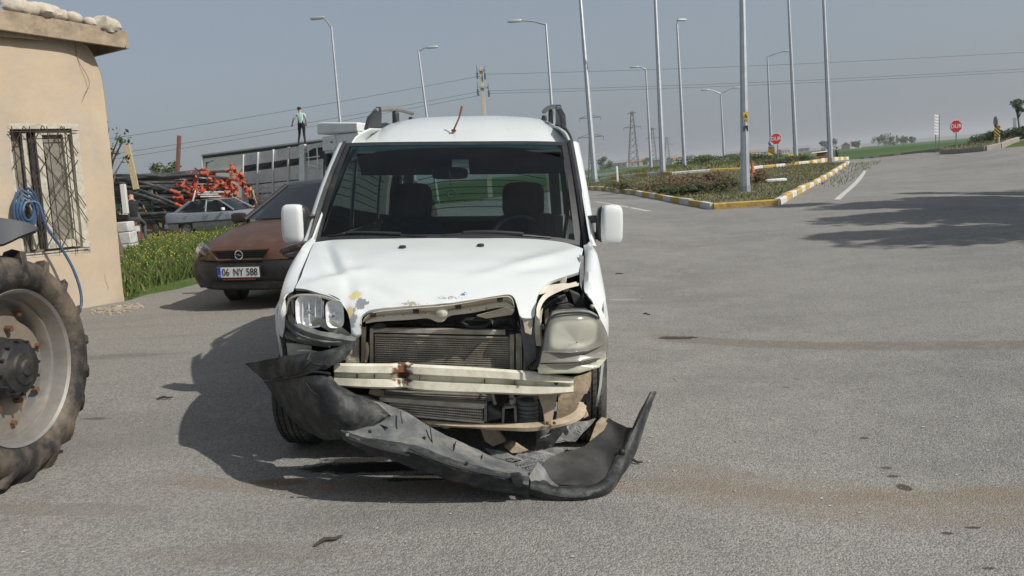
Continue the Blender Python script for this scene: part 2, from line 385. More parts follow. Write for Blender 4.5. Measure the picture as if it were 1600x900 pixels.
# ---- ground sheet to the horizon, lowered a little where the asphalt lies on it
GR = [0.9*1.085**i for i in range(112)]; NA = 240
def in_asph(x, y):
    return inside((x, y), ASPH)
b = MB(); V = []
for r in GR:
    for i in range(NA): a = 2*math.pi*i/NA; V.append((r*math.sin(a), r*math.cos(a)-2))
A = np.array(V); Z = GA(A[:, 0], A[:, 1])
lift = np.array([-.10 if (abs(x) < 62 and -5 < y < 90 and in_asph(x, y)) else 0. for x, y in V])
far = np.hypot(A[:, 0], A[:, 1]); Z = np.where(far > 500, .45, Z)
rows = [[(V[j*NA+i][0], V[j*NA+i][1], float(Z[j*NA+i]+lift[j*NA+i])) for i in range(NA)] for j in range(len(GR))]
b.grid(rows, 0, True); b.add(rows[0], [tuple(range(NA))])
tag(b.build('ground', 'field_soil', None, smooth=60), kind='structure')
pp = [p for p in polar_pts(.8, 100, -R(180), R(180), 1.09, 150) if inside(p, ASPH)]
tag(cdt_mesh(aspd, lambda x, y: GA(x, y)+.012, name='road', m='asphalt', pts=pp), kind='structure')
# ---- road paint
mat('road_paint', (.62, .61, .57), .8, var=.2, vs=9, dirt=(.24, .23, .21), dscale=16, damt=.75)
def paint(name, a, b_, w, label):
    a = gpt(*a); c = gpt(*b_); d = (c-a); L = d.length; k = max(4, int(L/.5)); nn = Vector((-d.y, d.x, 0)).normalized()*w/2; m = MB(); rows = []
    for i in range(k+1):
        p = a+d*(i/k); rows.append([(q.x, q.y, G(q.x, q.y)+.017) for q in (p-nn, p, p+nn)])
    o = m.grid(rows).build(name, 'road_paint', None); return tag(o, kind='structure')
paint('road_line', (930, 316), (1015, 331), .15, '')
paint('road_line', (1308, 313), (1352, 267), .16, '')
paint('road_line', (1225, 590), (1235, 583), .02, '') if False else None
# ---- traffic islands
mat('island_soil', (.15, .135, .085), .95, var=.3, vs=1.2, bump=1, bs=18, dirt=(.06, .085, .025), dscale=1.6, damt=.7)
mat('kerb_white', (.62, .61, .57), .85, var=.15, vs=5, bump=.5, bs=50, dirt=(.20, .18, .15), dscale=6, damt=.6)
mat('kerb_yellow', (.50, .33, .07), .85, var=.15, vs=5, bump=.5, bs=50, dirt=(.17, .15, .11), dscale=6, damt=.6)
mat('kerb_grey', (.30, .28, .25), .9, var=.2, vs=5, bump=.6, bs=50, dirt=(.14, .12, .10), dscale=5, damt=.6)
random.seed(3)
def kerb_line(pts, parent, start=0, L=.95, h=.17, w=.16, grey=0.):
    """a row of single kerb stones along world points"""
    P = [Vector((p[0], p[1], 0)) for p in pts]; k = start
    for a, c in zip(P, P[1:]):
        d = c-a; n = max(1, round(d.length/L)); u = d.normalized(); s = d.length/n
        for i in range(n):
            q = a+u*(s*(i+.5)); z = G(q.x, q.y); e = .5*(s-.012); q1 = a+u*(s*i); q2 = a+u*(s*(i+1)); m = MB()
            dz = G(q2.x, q2.y)-G(q1.x, q1.y); hh = h+random.uniform(-.012, .012); t = u*s; nv = Vector((-u.y, u.x, 0))
            o = random.uniform(-.012, .012)*1.0; sec = [(-w/2, -.08), (-w/2, hh-.03), (-w/2+.03, hh), (w/2, hh), (w/2, -.08)]
            rows = []
            for sg in (-1, 1): rows.append([nv*(x+o)+u*(sg*e)+Vector((0, 0, zz+sg*dz/2)) for x, zz in sec])
            m.grid(rows, 0, True); m.add(rows[0], [(0, 1, 2, 3, 4)]); m.add(rows[1], [(4, 3, 2, 1, 0)])
            mt = 'kerb_grey' if random.random() < grey else ('kerb_yellow' if k % 2 else 'kerb_white')
            st = m.build('kerb_stone', mt, parent, smooth=0); st.location = (q.x, q.y, z+.012)
            st.rotation_euler = (random.uniform(-.02, .02), random.uniform(-.015, .015), random.uniform(-.02, .02)); k += 1
def island(name, outline, rise, pts_step=.5):
    d_ = dens(outline, lambda r: .3+.04*r)
    pp = [p for p in polar_pts(12, 110, R(-25), R(45), 1.03, 90) if inside(p, outline)]
    def zf(x, y):
        z = GA(x, y)+rise; return z+np.array([.05*mnoise.noise(Vector((a*.9, c*.9, 0))) for a, c in zip(x, y)])
    return tag(cdt_mesh(d_, zf, name=name, m='island_soil', pts=pp), kind='structure')
KA, KB, KC, KD = gd(925, 303, 38), gd(1115, 328, 20.2), gd(1215, 320, 20.0), gd(1325, 262, 43)
K0 = gd(800, 284, 60)
bend = [KB.lerp(KA, .0), KB.lerp(KA, .5)+Vector((.15, 0, 0)), KA, K0]
right = [KC, gd(1262, 292, 26.5), gd(1298, 273, 34), KD]
isl1 = [tuple(p[:2]) for p in bend[::-1]]+[tuple(p[:2]) for p in right]+[tuple(gd(1262, 259, 46)[:2]), tuple(gd(1170, 266, 41)[:2]), tuple(gd(1050, 276, 41)[:2]), tuple(gd(960, 284, 46)[:2])]
I1 = island('traffic_island', isl1, .11)
kerb_line(bend, I1, 0); kerb_line([KB, KC], I1, 1, L=1.2); kerb_line(right, I1, 0, L=1.25)
k2 = [gd(940, 287, 50), gd(1035, 277, 43), gd(1050, 275, 41), gd(1170, 265.5, 40.5), gd(1262, 258, 46), gd(1325, 254, 62)]
isl2 = [tuple(p[:2]) for p in k2]+[tuple(gd(1300, 250, 95)[:2]), tuple(gd(1000, 262, 100)[:2])]
I2 = island('raised_island', isl2, .2)
kerb_line(k2, I2, 0, L=1.6, h=.26)
# grey kerb of the far corner on the right
k3 = [gd(1472, 240, 40.5), gd(1500, 237, 38.5), gd(1540, 234.5, 37), gd(1562, 231, 37.5), gd(1590, 229, 40)]
isl3 = [tuple(p[:2]) for p in k3]+[tuple(gd(1640, 224, 60)[:2]), tuple(gd(1480, 229, 60)[:2])]
I3 = island('verge', isl3, .12)
kerb_line(k3, I3, 0, L=1.0, h=.22, grey=1.)
k4 = [gd(1472, 238, 45), gd(1440, 240, 49), gd(1345, 250, 63)]
kerb_line(k4, I3, 0, L=1.3, h=.15, grey=.8)
# ================================================================== THE WRECKED WHITE VAN
DUST = (.30, .24, .16)
mat('van_white', (.63, .66, .65), .28, var=.03, vs=3, dirt=(.60, .57, .50), dscale=4, damt=.25, coat=.5)
mat('van_cream', (.62, .59, .50), .55, var=.12, vs=9, dirt=(.40, .29, .18), dscale=9, damt=.55, bump=.15, bs=40)
mat('beam_cream', (.66, .64, .52), .5, var=.10, vs=7, dirt=(.36, .30, .22), dscale=11, damt=.5, bump=.15, bs=30)
mat('primer_beige', (.44, .36, .26), .7, var=.15, vs=9, dirt=(.22, .17, .12), dscale=8, damt=.6, bump=.2, bs=40)
mat('black_plastic', (.020, .021, .022), .45, var=.3, vs=8, dirt=(.10, .09, .075), dscale=7, damt=.35)
mat('black_rubber', (.016, .016, .017), .7, var=.3, vs=12)
mat('bumper_plastic', (.022, .025, .027), .55, var=.4, vs=9, dirt=(.15, .145, .13), dscale=9, damt=.48, bump=.35, bs=45, spec=.35)
mat('bumper_inside_shade', (.022, .023, .023), .65, var=.3, vs=6, dirt=(.075, .07, .06), dscale=5, damt=.55, bump=.2, bs=25)  # grime tone darkened to put the shadow inside the bumper bowl into the colour
mat('bumper_grey', (.11, .118, .122), .55, var=.35, vs=11, dirt=(.28, .27, .24), dscale=8, damt=.6, bump=.2, bs=35)
mat('tyre', (.028, .028, .028), .75, var=.3, vs=14, dirt=(.13, .12, .10), dscale=9, damt=.55)
mat('rim_steel', (.35, .35, .36), .4, .8, var=.2, dirt=DUST, dscale=6, damt=.5)
mat('engine_dark', (.016, .016, .017), .6, var=.4, vs=9, dirt=(.07, .06, .05), dscale=6, damt=.5)
mat('alu_dirty', (.40, .375, .33), .5, .35, var=.25, vs=14, dirt=(.22, .18, .13), dscale=11, damt=.6)
mat('alu_core', (.40, .37, .31), .55, .3, var=.3, vs=16, dirt=(.17, .14, .10), dscale=9, damt=.6)
mat('reflector', (.90, .91, .92), .25, .35, var=.03, coat=.5)
mat('chrome', (.82, .83, .84), .10, 1.0, var=.03)
mat('lens_smoke', (.165, .165, .145), .16, var=.15, vs=5, dirt=(.30, .28, .20), dscale=5, damt=.45, coat=.5)
mat('lens_pale', (.36, .36, .28), .22, var=.2, vs=6, dirt=(.24, .23, .17), dscale=6, damt=.5, coat=.4)
mat('rust', (.16, .07, .035), .85, var=.5, vs=22, dirt=(.05, .025, .02), dscale=16, damt=.7, bump=.6, bs=60)
mat('seat_cloth', (.045, .058, .095), .9, var=.45, vs=34, bump=.3, bs=150)
mat('seat_beige', (.22, .19, .15), .9, var=.1, vs=20)
mat('interior_grey', (.05, .055, .055), .7, var=.15)
mat('interior_pale', (.16, .18, .17), .7, var=.1)
mat('headliner', (.012, .013, .014), .9, var=.1)
mat('mud', (.34, .27, .18), .95, var=.25, vs=12, bump=.5, bs=40, dirt=(.09, .08, .07), dscale=8, damt=.5)
mat('wood_red', (.20, .085, .05), .8, var=.3, vs=20)
mat('grey_rail', (.22, .22, .21), .45, .3, var=.1)
def hood_mat():
    """white paint with flaked patches: yellow filler, grey primer, blue scuffs"""
    m = mat('hood_paint', (.63, .66, .65), .26, var=.03, vs=3, dirt=(.54, .53, .48), dscale=5, damt=.22, coat=.5)
    n = m.node_tree.nodes; l = m.node_tree.links; b = n['Principled BSDF']; src = b.inputs['Base Color'].links[0].from_socket
    tc = n.new('ShaderNodeTexCoord')
    def spot(c, s, colr, thr, sc, src):
        mp = n.new('ShaderNodeMapping'); mp.inputs['Location'].default_value = tuple(-c[i]/s[i] for i in range(3)); mp.inputs['Scale'].default_value = tuple(1/x for x in s)
        l.new(tc.outputs['Object'], mp.inputs[0]); ln = n.new('ShaderNodeVectorMath'); ln.operation = 'LENGTH'; l.new(mp.outputs[0], ln.inputs[0])
        z = n.new('ShaderNodeTexNoise'); z.inputs['Scale'].default_value = sc; z.inputs['Detail'].default_value = 8; z.inputs['Roughness'].default_value = .7; l.new(tc.outputs['Object'], z.inputs['Vector'])
        a = n.new('ShaderNodeMath'); a.operation = 'MULTIPLY_ADD'; a.inputs[1].default_value = 2.4; a.inputs[2].default_value = -1.2; l.new(z.outputs[0], a.inputs[0])
        s2 = n.new('ShaderNodeMath'); s2.operation = 'ADD'; l.new(ln.outputs['Value'], s2.inputs[0]); l.new(a.outputs[0], s2.inputs[1])
        r = n.new('ShaderNodeMapRange'); r.inputs[1].default_value = thr; r.inputs[2].default_value = thr-.06; l.new(s2.outputs[0], r.inputs[0])
        mx = n.new('ShaderNodeMixRGB'); mx.inputs[2].default_value = (*colr, 1); l.new(r.outputs[0], mx.inputs[0]); l.new(src, mx.inputs[1]); return mx.outputs[0]
    for c, s, colr, thr, sc in ((V(552, 460, -.55), (.05, .1, .03), (.62, .52, .25), .95, 14), (V(560, 478, -.6), (.035, .2, .03), (.22, .235, .25), .85, 30), (V(548, 500, -.62), (.03, .2, .07), (.28, .29, .29), .72, 40),
                               (V(542, 492, -.62), (.02, .2, .04), (.60, .49, .24), .7, 24), (V(722, 466, -.62), (.03, .2, .012), (.12, .16, .34), .7, 60), (V(846, 415, -.3), (.03, .1, .012), (.2, .25, .42), .6, 50), (V(640, 478, -.62), (.1, .3, .02), (.35, .3, .24), .45, 60), (V(700, 470, -.62), (.2, .3, .015), (.3, .27, .22), .35, 80)):
        src = spot(c, s, colr, thr, sc, src)
    l.new(src, b.inputs['Base Color'])
def shield_mat():
    m = glass('windscreen', (.40, .52, .51), .015, .55, dirt=.005); n = m.node_tree.nodes; l = m.node_tree.links
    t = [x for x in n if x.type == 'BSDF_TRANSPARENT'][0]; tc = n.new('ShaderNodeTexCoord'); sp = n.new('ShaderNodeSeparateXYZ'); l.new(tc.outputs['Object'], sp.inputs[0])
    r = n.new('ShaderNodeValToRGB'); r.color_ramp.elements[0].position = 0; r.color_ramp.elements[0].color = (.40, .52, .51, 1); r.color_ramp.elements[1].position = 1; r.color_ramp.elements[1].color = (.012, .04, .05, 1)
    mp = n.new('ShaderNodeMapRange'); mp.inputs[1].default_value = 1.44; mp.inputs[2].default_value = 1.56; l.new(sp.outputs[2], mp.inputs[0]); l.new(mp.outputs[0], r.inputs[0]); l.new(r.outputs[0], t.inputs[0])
glass('door_glass', (.55, .62, .61), .02, .5, dirt=.01); glass('side_glass', (.16, .20, .20), .02, .45, dirt=.01); glass('clear_lens', (.90, .91, .88), .04, 1.0, dirt=.02); glass('rear_glass', (.55, .62, .60), .02, .9, dirt=.02)
VY = Vector((math.sin(VYAW), math.cos(VYAW), 0)); _vx = Vector((math.cos(VYAW), -math.sin(VYAW), 0)); _vz = Vector((0, 0, 1))
VX = _vx*math.cos(VROLL)-_vz*math.sin(VROLL); VZ = _vx*math.sin(VROLL)+_vz*math.cos(VROLL)
VM = Matrix(((VX.x, VY.x, VZ.x, VO.x), (VX.y, VY.y, VZ.y, VO.y), (VX.z, VY.z, VZ.z, VO.z), (0, 0, 0, 1)))
def V(px, py, y):
    """van-local point seen at a photograph pixel, on the van's cross plane y (metres behind the front axle)"""
    d = ray(px, py); t = (y-(CP-VO).dot(VY))/d.dot(VY); p = CP+d*t-VO
    return Vector((p.dot(VX), p.dot(VY), p.dot(VZ)))
def VL(pts): return [V(*p) for p in pts]
van = thing('van', 'white van with a smashed front end and torn black bumper', 'van'); van.matrix_world = VM
hood_mat(); shield_mat()
# ---- side surface of the body
_pz = [(.20, .78), (.40, .815), (.62, .835), (.85, .835), (1.0, .82), (1.06, .805), (1.3, .785), (1.6, .745), (1.72, .70), (1.80, .60)]
def xside(y, z):
    for (a, p), (c, q) in zip(_pz, _pz[1:]):
        if z <= c or c == 1.80: t = max(0, min(1, (z-a)/(c-a))); x = p+(q-p)*t; break
    f = 1-.02*max(0, min(1, (.3-y)/.7))-.05*max(0, (-.3-y)/.3)**2-.03*max(0, (y-2.4)/.9)**2
    return x*f
def shell(name, poly, side, m, off=0., parent=van, st=.09, solid=.012, label=None):
    """piece of the body side: polygon in (y,z) bent onto the side surface"""
    P = []
    for a, c in zip(poly, poly[1:]+poly[:1]):
        a = Vector(a); c = Vector(c); k = max(1, int((c-a).length/st)); P += [a.lerp(c, i/k) for i in range(k)]
    ys = [p.x for p in P]; zs = [p.y for p in P]; I = []
    y = min(ys)+st*.7
    while y < max(ys):
        z = min(zs)+st*.6
        while z < max(zs):
            if inside((y, z), P) and min((Vector((y, z))-q).length for q in P) > st*.35: I.append(Vector((y, z)))
            z += st
        y += st
    VV, _, F, *_ = delaunay_2d_cdt(P+I, [], [list(range(len(P)))], 1, 1e-6)
    b = MB(); b.add([(side*(xside(v.x, v.y)+off), v.x, v.y) for v in VV], F); o = b.build(name, m, parent, smooth=50, solid=solid)
    if label: o['label'] = label
    return o
def arch(cy, r, z0, a0=180, a1=0, n=14): return [(cy+r*math.cos(R(a0+(a1-a0)*i/n)), .30+r*math.sin(R(a0+(a1-a0)*i/n))) for i in range(n+1)]
for sd in (-1, 1):
    fa = [p for p in arch(0, .36, 0) if p[1] > .3]
    shell('front_fender', [(-.36, .30), (-.36, .62), (-.40, .70), (-.40, .80), (-.25, .86), (.05, .94), (.42, 1.03), (.42, .26), (.365, .26)]+[p for p in arch(0, .365, 0, 0, 180)][1:-1], sd, 'van_white', -.04 if sd < 0 else 0.)
    for nm, poly in (('front_door', [(.43, .24), (.43, 1.035), (1.27, 1.055), (1.27, .24)]), ('sliding_door', [(1.28, .24), (1.28, 1.055), (2.19, 1.06), (2.19, .62), (2.12, .45), (2.05, .24)])):
        d = shell(nm, poly, sd, 'van_white')
        hb = MB(); yy = 1.14 if nm == 'front_door' else 1.40
        hb.ball((sd*(xside(yy, .95)+.02), yy, .95), (.04, .17, .045), .5, 12); hb.build('door_handle', 'van_white', d)
        mb = MB(); y0, y1 = poly[0][0]+.02, poly[2][0]-.02
        mb.beam((sd*(xside(y0, .55)+.012), y0, .55), (sd*(xside(y1, .55)+.012), y1, .55), .018, .09); mb.build('side_molding', 'black_plastic', d)
    shell('rear_quarter', [(2.20, .62), (2.20, 1.06), (3.26, 1.06), (3.26, .30), (2.94, .30)]+[(2.566+.36*math.cos(R(a)), .30+.36*math.sin(R(a))) for a in range(0, 170, 12)]+[(2.2, .38)], sd, 'van_white')
    # pillars and window frames
    shell('pillar', [(.33, 1.04), (1.12, 1.62), (1.20, 1.60), (.47, 1.045)], sd, 'van_white', -.002, st=.06)
    shell('pillar', [(1.22, 1.062), (1.22, 1.60), (1.34, 1.60), (1.34, 1.062)], sd, 'van_white', -.003, st=.06)
    shell('pillar', [(2.16, 1.066), (2.16, 1.60), (2.26, 1.60), (2.26, 1.066)], sd, 'van_white', -.003, st=.06)
    shell('pillar', [(3.08, 1.066), (3.08, 1.60), (3.26, 1.60), (3.26, 1.066)], sd, 'van_white', -.003, st=.06)
    shell('roof_side', [(1.10, 1.605), (1.20, 1.69), (1.4, 1.76), (2.0, 1.79), (3.2, 1.77), (3.26, 1.605)], sd, 'van_white', 0, st=.05)
    for poly in ([(.50, 1.07), (1.20, 1.595), (1.215, 1.595), (1.215, 1.07)], [(1.345, 1.07), (1.345, 1.595), (2.155, 1.595), (2.155, 1.07)], [(2.265, 1.07), (2.265, 1.595), (3.07, 1.595), (3.07, 1.07)]):
        w = shell('side_window', poly, sd, 'door_glass' if poly[0][0] < 1 else 'side_glass', -.02, solid=0)
        rb = MB(); pts = []
        for a, c in zip(poly, poly[1:]+poly[:1]):
            for i in range(5): q = Vector(a).lerp(Vector(c), i/5); pts.append((sd*(xside(q.x, q.y)-.004), q.x, q.y))
        rb.tube(pts, .011, 6, closed=True).build('window_seal', 'black_rubber', w)
# ---- fender tops beside the bonnet
def fender_top(rowsL, nm='fender_top', m='van_white'):
    rows = [crom(r, 10) for r in rowsL]; cols = [crom([r[j] for r in rows], 22) for j in range(10)]
    b = MB(); b.grid([[cols[j][i] for j in range(10)] for i in range(22)]); return b.build(nm, m, van, smooth=50, solid=.006)
def sx(sd, y, z): return Vector((sd*(xside(y, z)-(.04 if sd < 0 and y < .3 else 0)), y, z))
fender_top([[V(493, 376, .30), V(486, 372, .32), sx(-1, .42, 1.05), sx(-1, .42, .95)],
            [V(485, 394, .12), V(477, 390, .12), V(466, 396, .12), sx(-1, .10, .86)],
            [V(473, 420, -.10), V(464, 419, -.10), V(449, 428, -.10), sx(-1, -.10, .80)],
            [V(464, 444, -.28), V(453, 446, -.28), V(440, 455, -.28), sx(-1, -.26, .74)],
            [V(456, 456, -.40), V(447, 460, -.42), V(436, 480, -.40), V(433, 505, -.34)],
            [V(445, 462, -.44), V(442, 475, -.46), V(437, 500, -.45), V(435, 522, -.38)],
            [V(446, 478, -.44), V(446, 492, -.455), V(444, 515, -.45), V(442, 527, -.40)]])
fender_top([[V(912, 384, .30), V(918, 382, .32), sx(1, .42, 1.05), sx(1, .42, .95)],
            [V(914, 398, .12), V(921, 392, .12), V(932, 396, .12), sx(1, .12, .86)],
            [V(914, 422, -.10), V(923, 416, -.10), V(939, 428, -.10), sx(1, -.10, .80)],
            [V(913, 446, -.28), V(924, 440, -.28), V(944, 458, -.28), sx(1, -.26, .74)],
            [V(914, 458, -.36), V(926, 468, -.38), V(947, 485, -.36), V(950, 505, -.32)],
            [V(922, 464, -.40), V(933, 486, -.43), V(948, 506, -.40), V(950, 522, -.36)],
            [V(930, 480, -.40), V(939, 502, -.43), V(947, 520, -.40), V(949, 530, -.38)]])
# ---- bonnet, buckled
rear = crom(VL([(492, 378, .27), (530, 375.5, .20), (600, 373.5, .14), (700, 372.5, .11), (800, 373, .14), (850, 375, .18), (885, 380, .22), (911, 390, .26)]), 44)
fr_px = [(462, 452, -.43), (480, 453.5, -.47), (500, 458, -.51), (520, 464, -.55), (534, 474, -.58), (543, 487, -.61), (548, 505, -.63), (551, 523, -.64),
         (562, 520, -.645), (563, 500, -.645), (570, 489, -.65), (585, 483, -.655), (620, 479, -.66), (660, 476.5, -.67), (700, 473, -.67), (740, 467, -.665), (775, 461.5, -.66), (795, 460, -.65), (804, 466, -.65), (809, 480, -.645), (813, 494, -.645),
         (822, 497, -.64), (834, 495, -.63), (836, 480, -.61), (839, 465, -.58), (846, 451, -.54), (858, 441, -.50), (875, 434, -.46), (895, 428, -.43), (904, 425, -.41)]
front = crom(VL(fr_px), 90)
NR = 34
# the bonnet's side profile, as (image row, y): every traced edge point is laid on the same smooth sheet
_prof = [(.26, 1.090), (.16, 1.072), (.0, 1.043), (-.2, 1.003), (-.36, .958), (-.48, .908), (-.56, .856), (-.61, .802), (-.64, .74), (-.655, .68), (-.66, .60)]
_pr = [(proj(VM @ Vector((0, y, z)))[1], y) for y, z in _prof]
def ymap(px, py):
    s = (px-690)/225.0
    if py <= _pr[0][0]: y = _pr[0][1]
    elif py >= _pr[-1][0]: y = _pr[-1][1]
    else:
        for (p, u), (q, w) in zip(_pr, _pr[1:]):
            if py <= q: y = u+(w-u)*(py-p)/(q-p); break
    return y+.10*abs(s)**2.6
rear_px = [(491, 379), (530, 375.5), (600, 373.5), (700, 372.5), (800, 373), (850, 375), (885, 380), (911, 390)]
fr2 = crom([Vector((p[0], p[1], 0)) for p in fr_px], 130); rr2 = crom([Vector((p[0], p[1], 0)) for p in rear_px], 70)
def hood_pt(px, py):
    p = V(px, py, ymap(px, py)); W = (py-376)/110; v = max(0, min(1, W/.9)); S = (px-(491-29*v))/(420+22*v)     # sheet coordinates for the buckles
    def ridge(a, c, w, h):
        A_, B_ = Vector(a), Vector(c); qq = Vector((S, W)); t = max(0, min(1, (qq-A_).dot(B_-A_)/(B_-A_).length_squared)); d = (qq-(A_+(B_-A_)*t)).length; return h*math.exp(-(d/w)**2)*(.35+.65*math.sin(math.pi*min(1, max(0, t*.9+.05))))
    h = ridge((.045, .05), (.125, .50), .024, -.016)+ridge((.08, .04), (.16, .52), .03, .010)+ridge((.0, .68), (.22, .42), .045, .014)+ridge((.0, .50), (.10, .46), .05, -.012)
    h += ridge((.22, .42), (.50, .46), .06, .006)+ridge((.16, .50), (.19, .85), .025, -.008)+ridge((.45, .62), (.60, .80), .12, -.007)+ridge((.62, .52), (.98, .12), .04, .009)+ridge((.78, .42), (.97, .30), .045, -.008)
    h += ridge((.22, .62), (.34, .78), .05, -.012)+ridge((.20, .80), (.22, 1.2), .025, .008)+.004*mnoise.noise(Vector((S*5, W*4, 3)))+.0025*mnoise.noise(Vector((S*22, W*12, 8)))*sstep(.6, .95, W)
    return p+Vector((0, -.35*h, h))
le = [Vector((491+(462-491)*t, 379+(452-379)*t, 0)) for t in [i/16 for i in range(1, 16)]]; re_ = [Vector((911+(904-911)*t, 390+(425-390)*t, 0)) for t in [i/9 for i in range(1, 9)]]
ring = rr2+re_+fr2[::-1]+le[::-1]; ring2 = [Vector((p.x, p.y)) for p in ring]; IP = []; x = 464
while x < 912:
    y = 376
    while y < 525:
        q = Vector((x+(2 if int(y/4.5) % 2 else 0), y))
        if inside(q, ring2) and min((q-r).length for r in ring2) > 2.4: IP.append(q)
        y += 4.5
    x += 4.5
VV, _, F, *_ = delaunay_2d_cdt(ring2+IP, [], [list(range(len(ring2)))], 1, 1e-5)
b = MB(); b.add([hood_pt(v.x, v.y) for v in VV], F)
fl = [hood_pt(v.x, v.y) for v in fr2]; b.grid([fl, [p+Vector((0, .012, -.012)) for p in fl], [p+Vector((0, .03, -.006)) for p in fl]])
bonnet = b.build('bonnet', 'hood_paint', van, smooth=60, solid=.004); bonnet['label'] = 'buckled white bonnet with flaked paint along its front edge'
for px, py in ((629, 388), (751, 385)):
    p = hood_pt(px, py); b = MB(); b.ball(p+Vector((0, 0, .006)), (.04, .045, .02), .7, 12); b.build('washer_nozzle', 'black_plastic', bonnet)
# cream inner frame of the bonnet, seen in the old grille opening
top = crom(VL([(567, 503, -.62), (573, 494, -.62), (590, 487, -.625), (640, 482, -.635), (700, 477, -.64), (770, 465.5, -.635), (797, 464, -.63), (804, 480, -.62)]), 40)
bot = crom(VL([(572, 505, -.58), (590, 502, -.585), (640, 499, -.60), (668, 497, -.60), (684, 503, -.605), (694, 501, -.605), (703, 493, -.60), (740, 488, -.60), (780, 480, -.59), (803, 481, -.585)]), 40)
mid = [a.lerp(c, .45)+Vector((0, .03, 0)) for a, c in zip(top, bot)]; mid2 = [a.lerp(c, .62)+Vector((0, .012, 0)) for a, c in zip(top, bot)]
b = MB(); b.grid([top, mid, mid2, bot, [p+Vector((0, .05, .002)) for p in bot]]); inner = b.build('bonnet_inner_frame', 'van_cream', van, smooth=40, solid=.003)
for px, py in ((583, 492), (650, 486.5), (716, 479.5), (781, 468.5)):
    p = V(px, py, -.622); b = MB(); b.box(p, (.026, .012, .018), Matrix.Rotation(R(4), 3, 'Y')); b.box(p+Vector((.004, -.006, -.004)), (.012, .012, .006)); b.build('clip_hole', 'engine_dark', inner)
p = V(690, 488, -.625); b = MB(); b.lathe([(.001, -.008), (.018, -.006), (.026, .0), (.03, .012)], p, (0, 1, 0), 18); b.build('latch_boss', 'van_cream', inner)
for px in (600, 630, 665, 735, 760): p = V(px, 494-(px-600)*.075, -.603); b = MB(); b.ball(p, (.008, .006, .006), 1, 8); b.build('rivet', 'rust', inner)
# ---- roof
rp = [(1.13, 1.600), (1.20, 1.632), (1.30, 1.672), (1.45, 1.740), (1.65, 1.803), (1.9, 1.856), (2.2, 1.884), (2.6, 1.886), (3.0, 1.868), (3.22, 1.80), (3.27, 1.72)]
rows = []
for y, z in rp:
    row = []
    for k in range(21):
        u = -1+2*k/20; hw = .735-.06*sstep(1.2, 2.0, y)
        dz = -.065*u**6-.022*u*u; row.append(Vector((hw*u, y-.05*(1-u*u)*(1 if y < 1.4 else .3), z+dz+.012+.004*mnoise.noise(Vector((u*3, y*2, 5))))))
    rows.append(row)
b = MB(); b.grid(rows); roof = b.build('roof', 'van_white', van, smooth=60, solid=.006)
for sd in (-1, 1):
    pts = [(sd*(.735-.06*sstep(1.2, 2.0, y)+.014), y, z-.048) for y, z in rp[:-1]]; b = MB(); b.tube(pts, .02, 8).build('roof_molding', 'black_plastic', roof)
# roof rails
for sd in (-1, 1):
    X0, X1 = sd*.69, sd*.575
    def rx(y): return X0+(X1-X0)*(y-1.6)/1.5
    r = MB(); bar = [(rx(y), y, z) for y, z in ((1.74, 1.905), (2.0, 1.945), (2.5, 1.98), (2.95, 1.985))]; r.tube(crom(bar, 12), .020, 8); rail = r.build('roof_rail', 'grey_rail', van)
    for y0, y1 in ((1.48, 1.80), (3.10, 2.92)):
        k = 1 if y1 > y0 else -1
        f = MB(); f.prism([(rx(y0)-.022, y0, 1.755 if k > 0 else 1.775), (rx(y0)-.022, (y0+y1)/2-.02*k, 1.86), (rx(y1)-.022, y1-.02*k, 1.925), (rx(y1)-.022, y1+.05*k, 1.952), (rx(y1)-.022, y1+.06*k, 1.87), (rx(y1)-.022, y1+.02*k, 1.80)], (.045, 0, 0)); f.build('rail_foot', 'black_plastic', rail, bevel=.012)
    f = MB(); f.box((rx(2.35), 2.35, 1.87), (.04, .12, .16)); f.build('rail_foot', 'black_plastic', rail, bevel=.01)
# broken aerial
b = MB(); b.ball(V(709, 204, 1.34), (.035, .05, .02), .8, 10); aer = b.build('aerial_base', 'rust', van); p = V(709, 203, 1.34)
b = MB(); q = V(722, 166, 1.36); b.tube(crom([p, V(713, 194, 1.33), V(718, 182, 1.34), q], 8), [.006, .006, .006, .006, .006, .007, .008, .008], 6); b.build('aerial', 'wood_red', aer)
# ---- windscreen and its black border
bl = crom(VL([(489, 378, .43), (540, 375.5, .36), (620, 374, .31), (700, 373.5, .29), (780, 374, .31), (860, 377, .36), (912, 385, .43)]), 25)
tl = crom(VL([(540, 224, 1.13), (600, 222.5, 1.09), (715, 221.5, 1.07), (830, 221, 1.09), (888, 222.5, 1.13)]), 25)
ws = [[a.lerp(c, t)+Vector((0, -.03*math.sin(math.pi*t), .02*math.sin(math.pi*t))) for a, c in zip(bl, tl)] for t in [i/14 for i in range(15)]]
b = MB(); b.grid(ws); shield = b.build('windscreen', 'windscreen', van, smooth=80)
def wsp(u, t):
    i = min(23, int(u*24)); f = u*24-i; j = min(13, int(t*14)); g = t*14-j
    return ws[j][i].lerp(ws[j][i+1], f).lerp(ws[j+1][i].lerp(ws[j+1][i+1], f), g)
def border(us, vs_, off=-.004):
    b = MB(); b.grid([[wsp(u, t)+Vector((0, off, off*-.6)) for u in us] for t in vs_]); return b
L20 = [i/20 for i in range(21)]
border([0, .012, .03], L20).build('glass_border', 'black_plastic', shield, smooth=80); border([.965, .985, 1], L20).build('glass_border', 'black_plastic', shield, smooth=80)
border(L20, [.955, .975, 1]).build('glass_border', 'black_plastic', shield, smooth=80); border(L20, [0, .02, .035]).build('glass_border', 'black_plastic', shield, smooth=80)
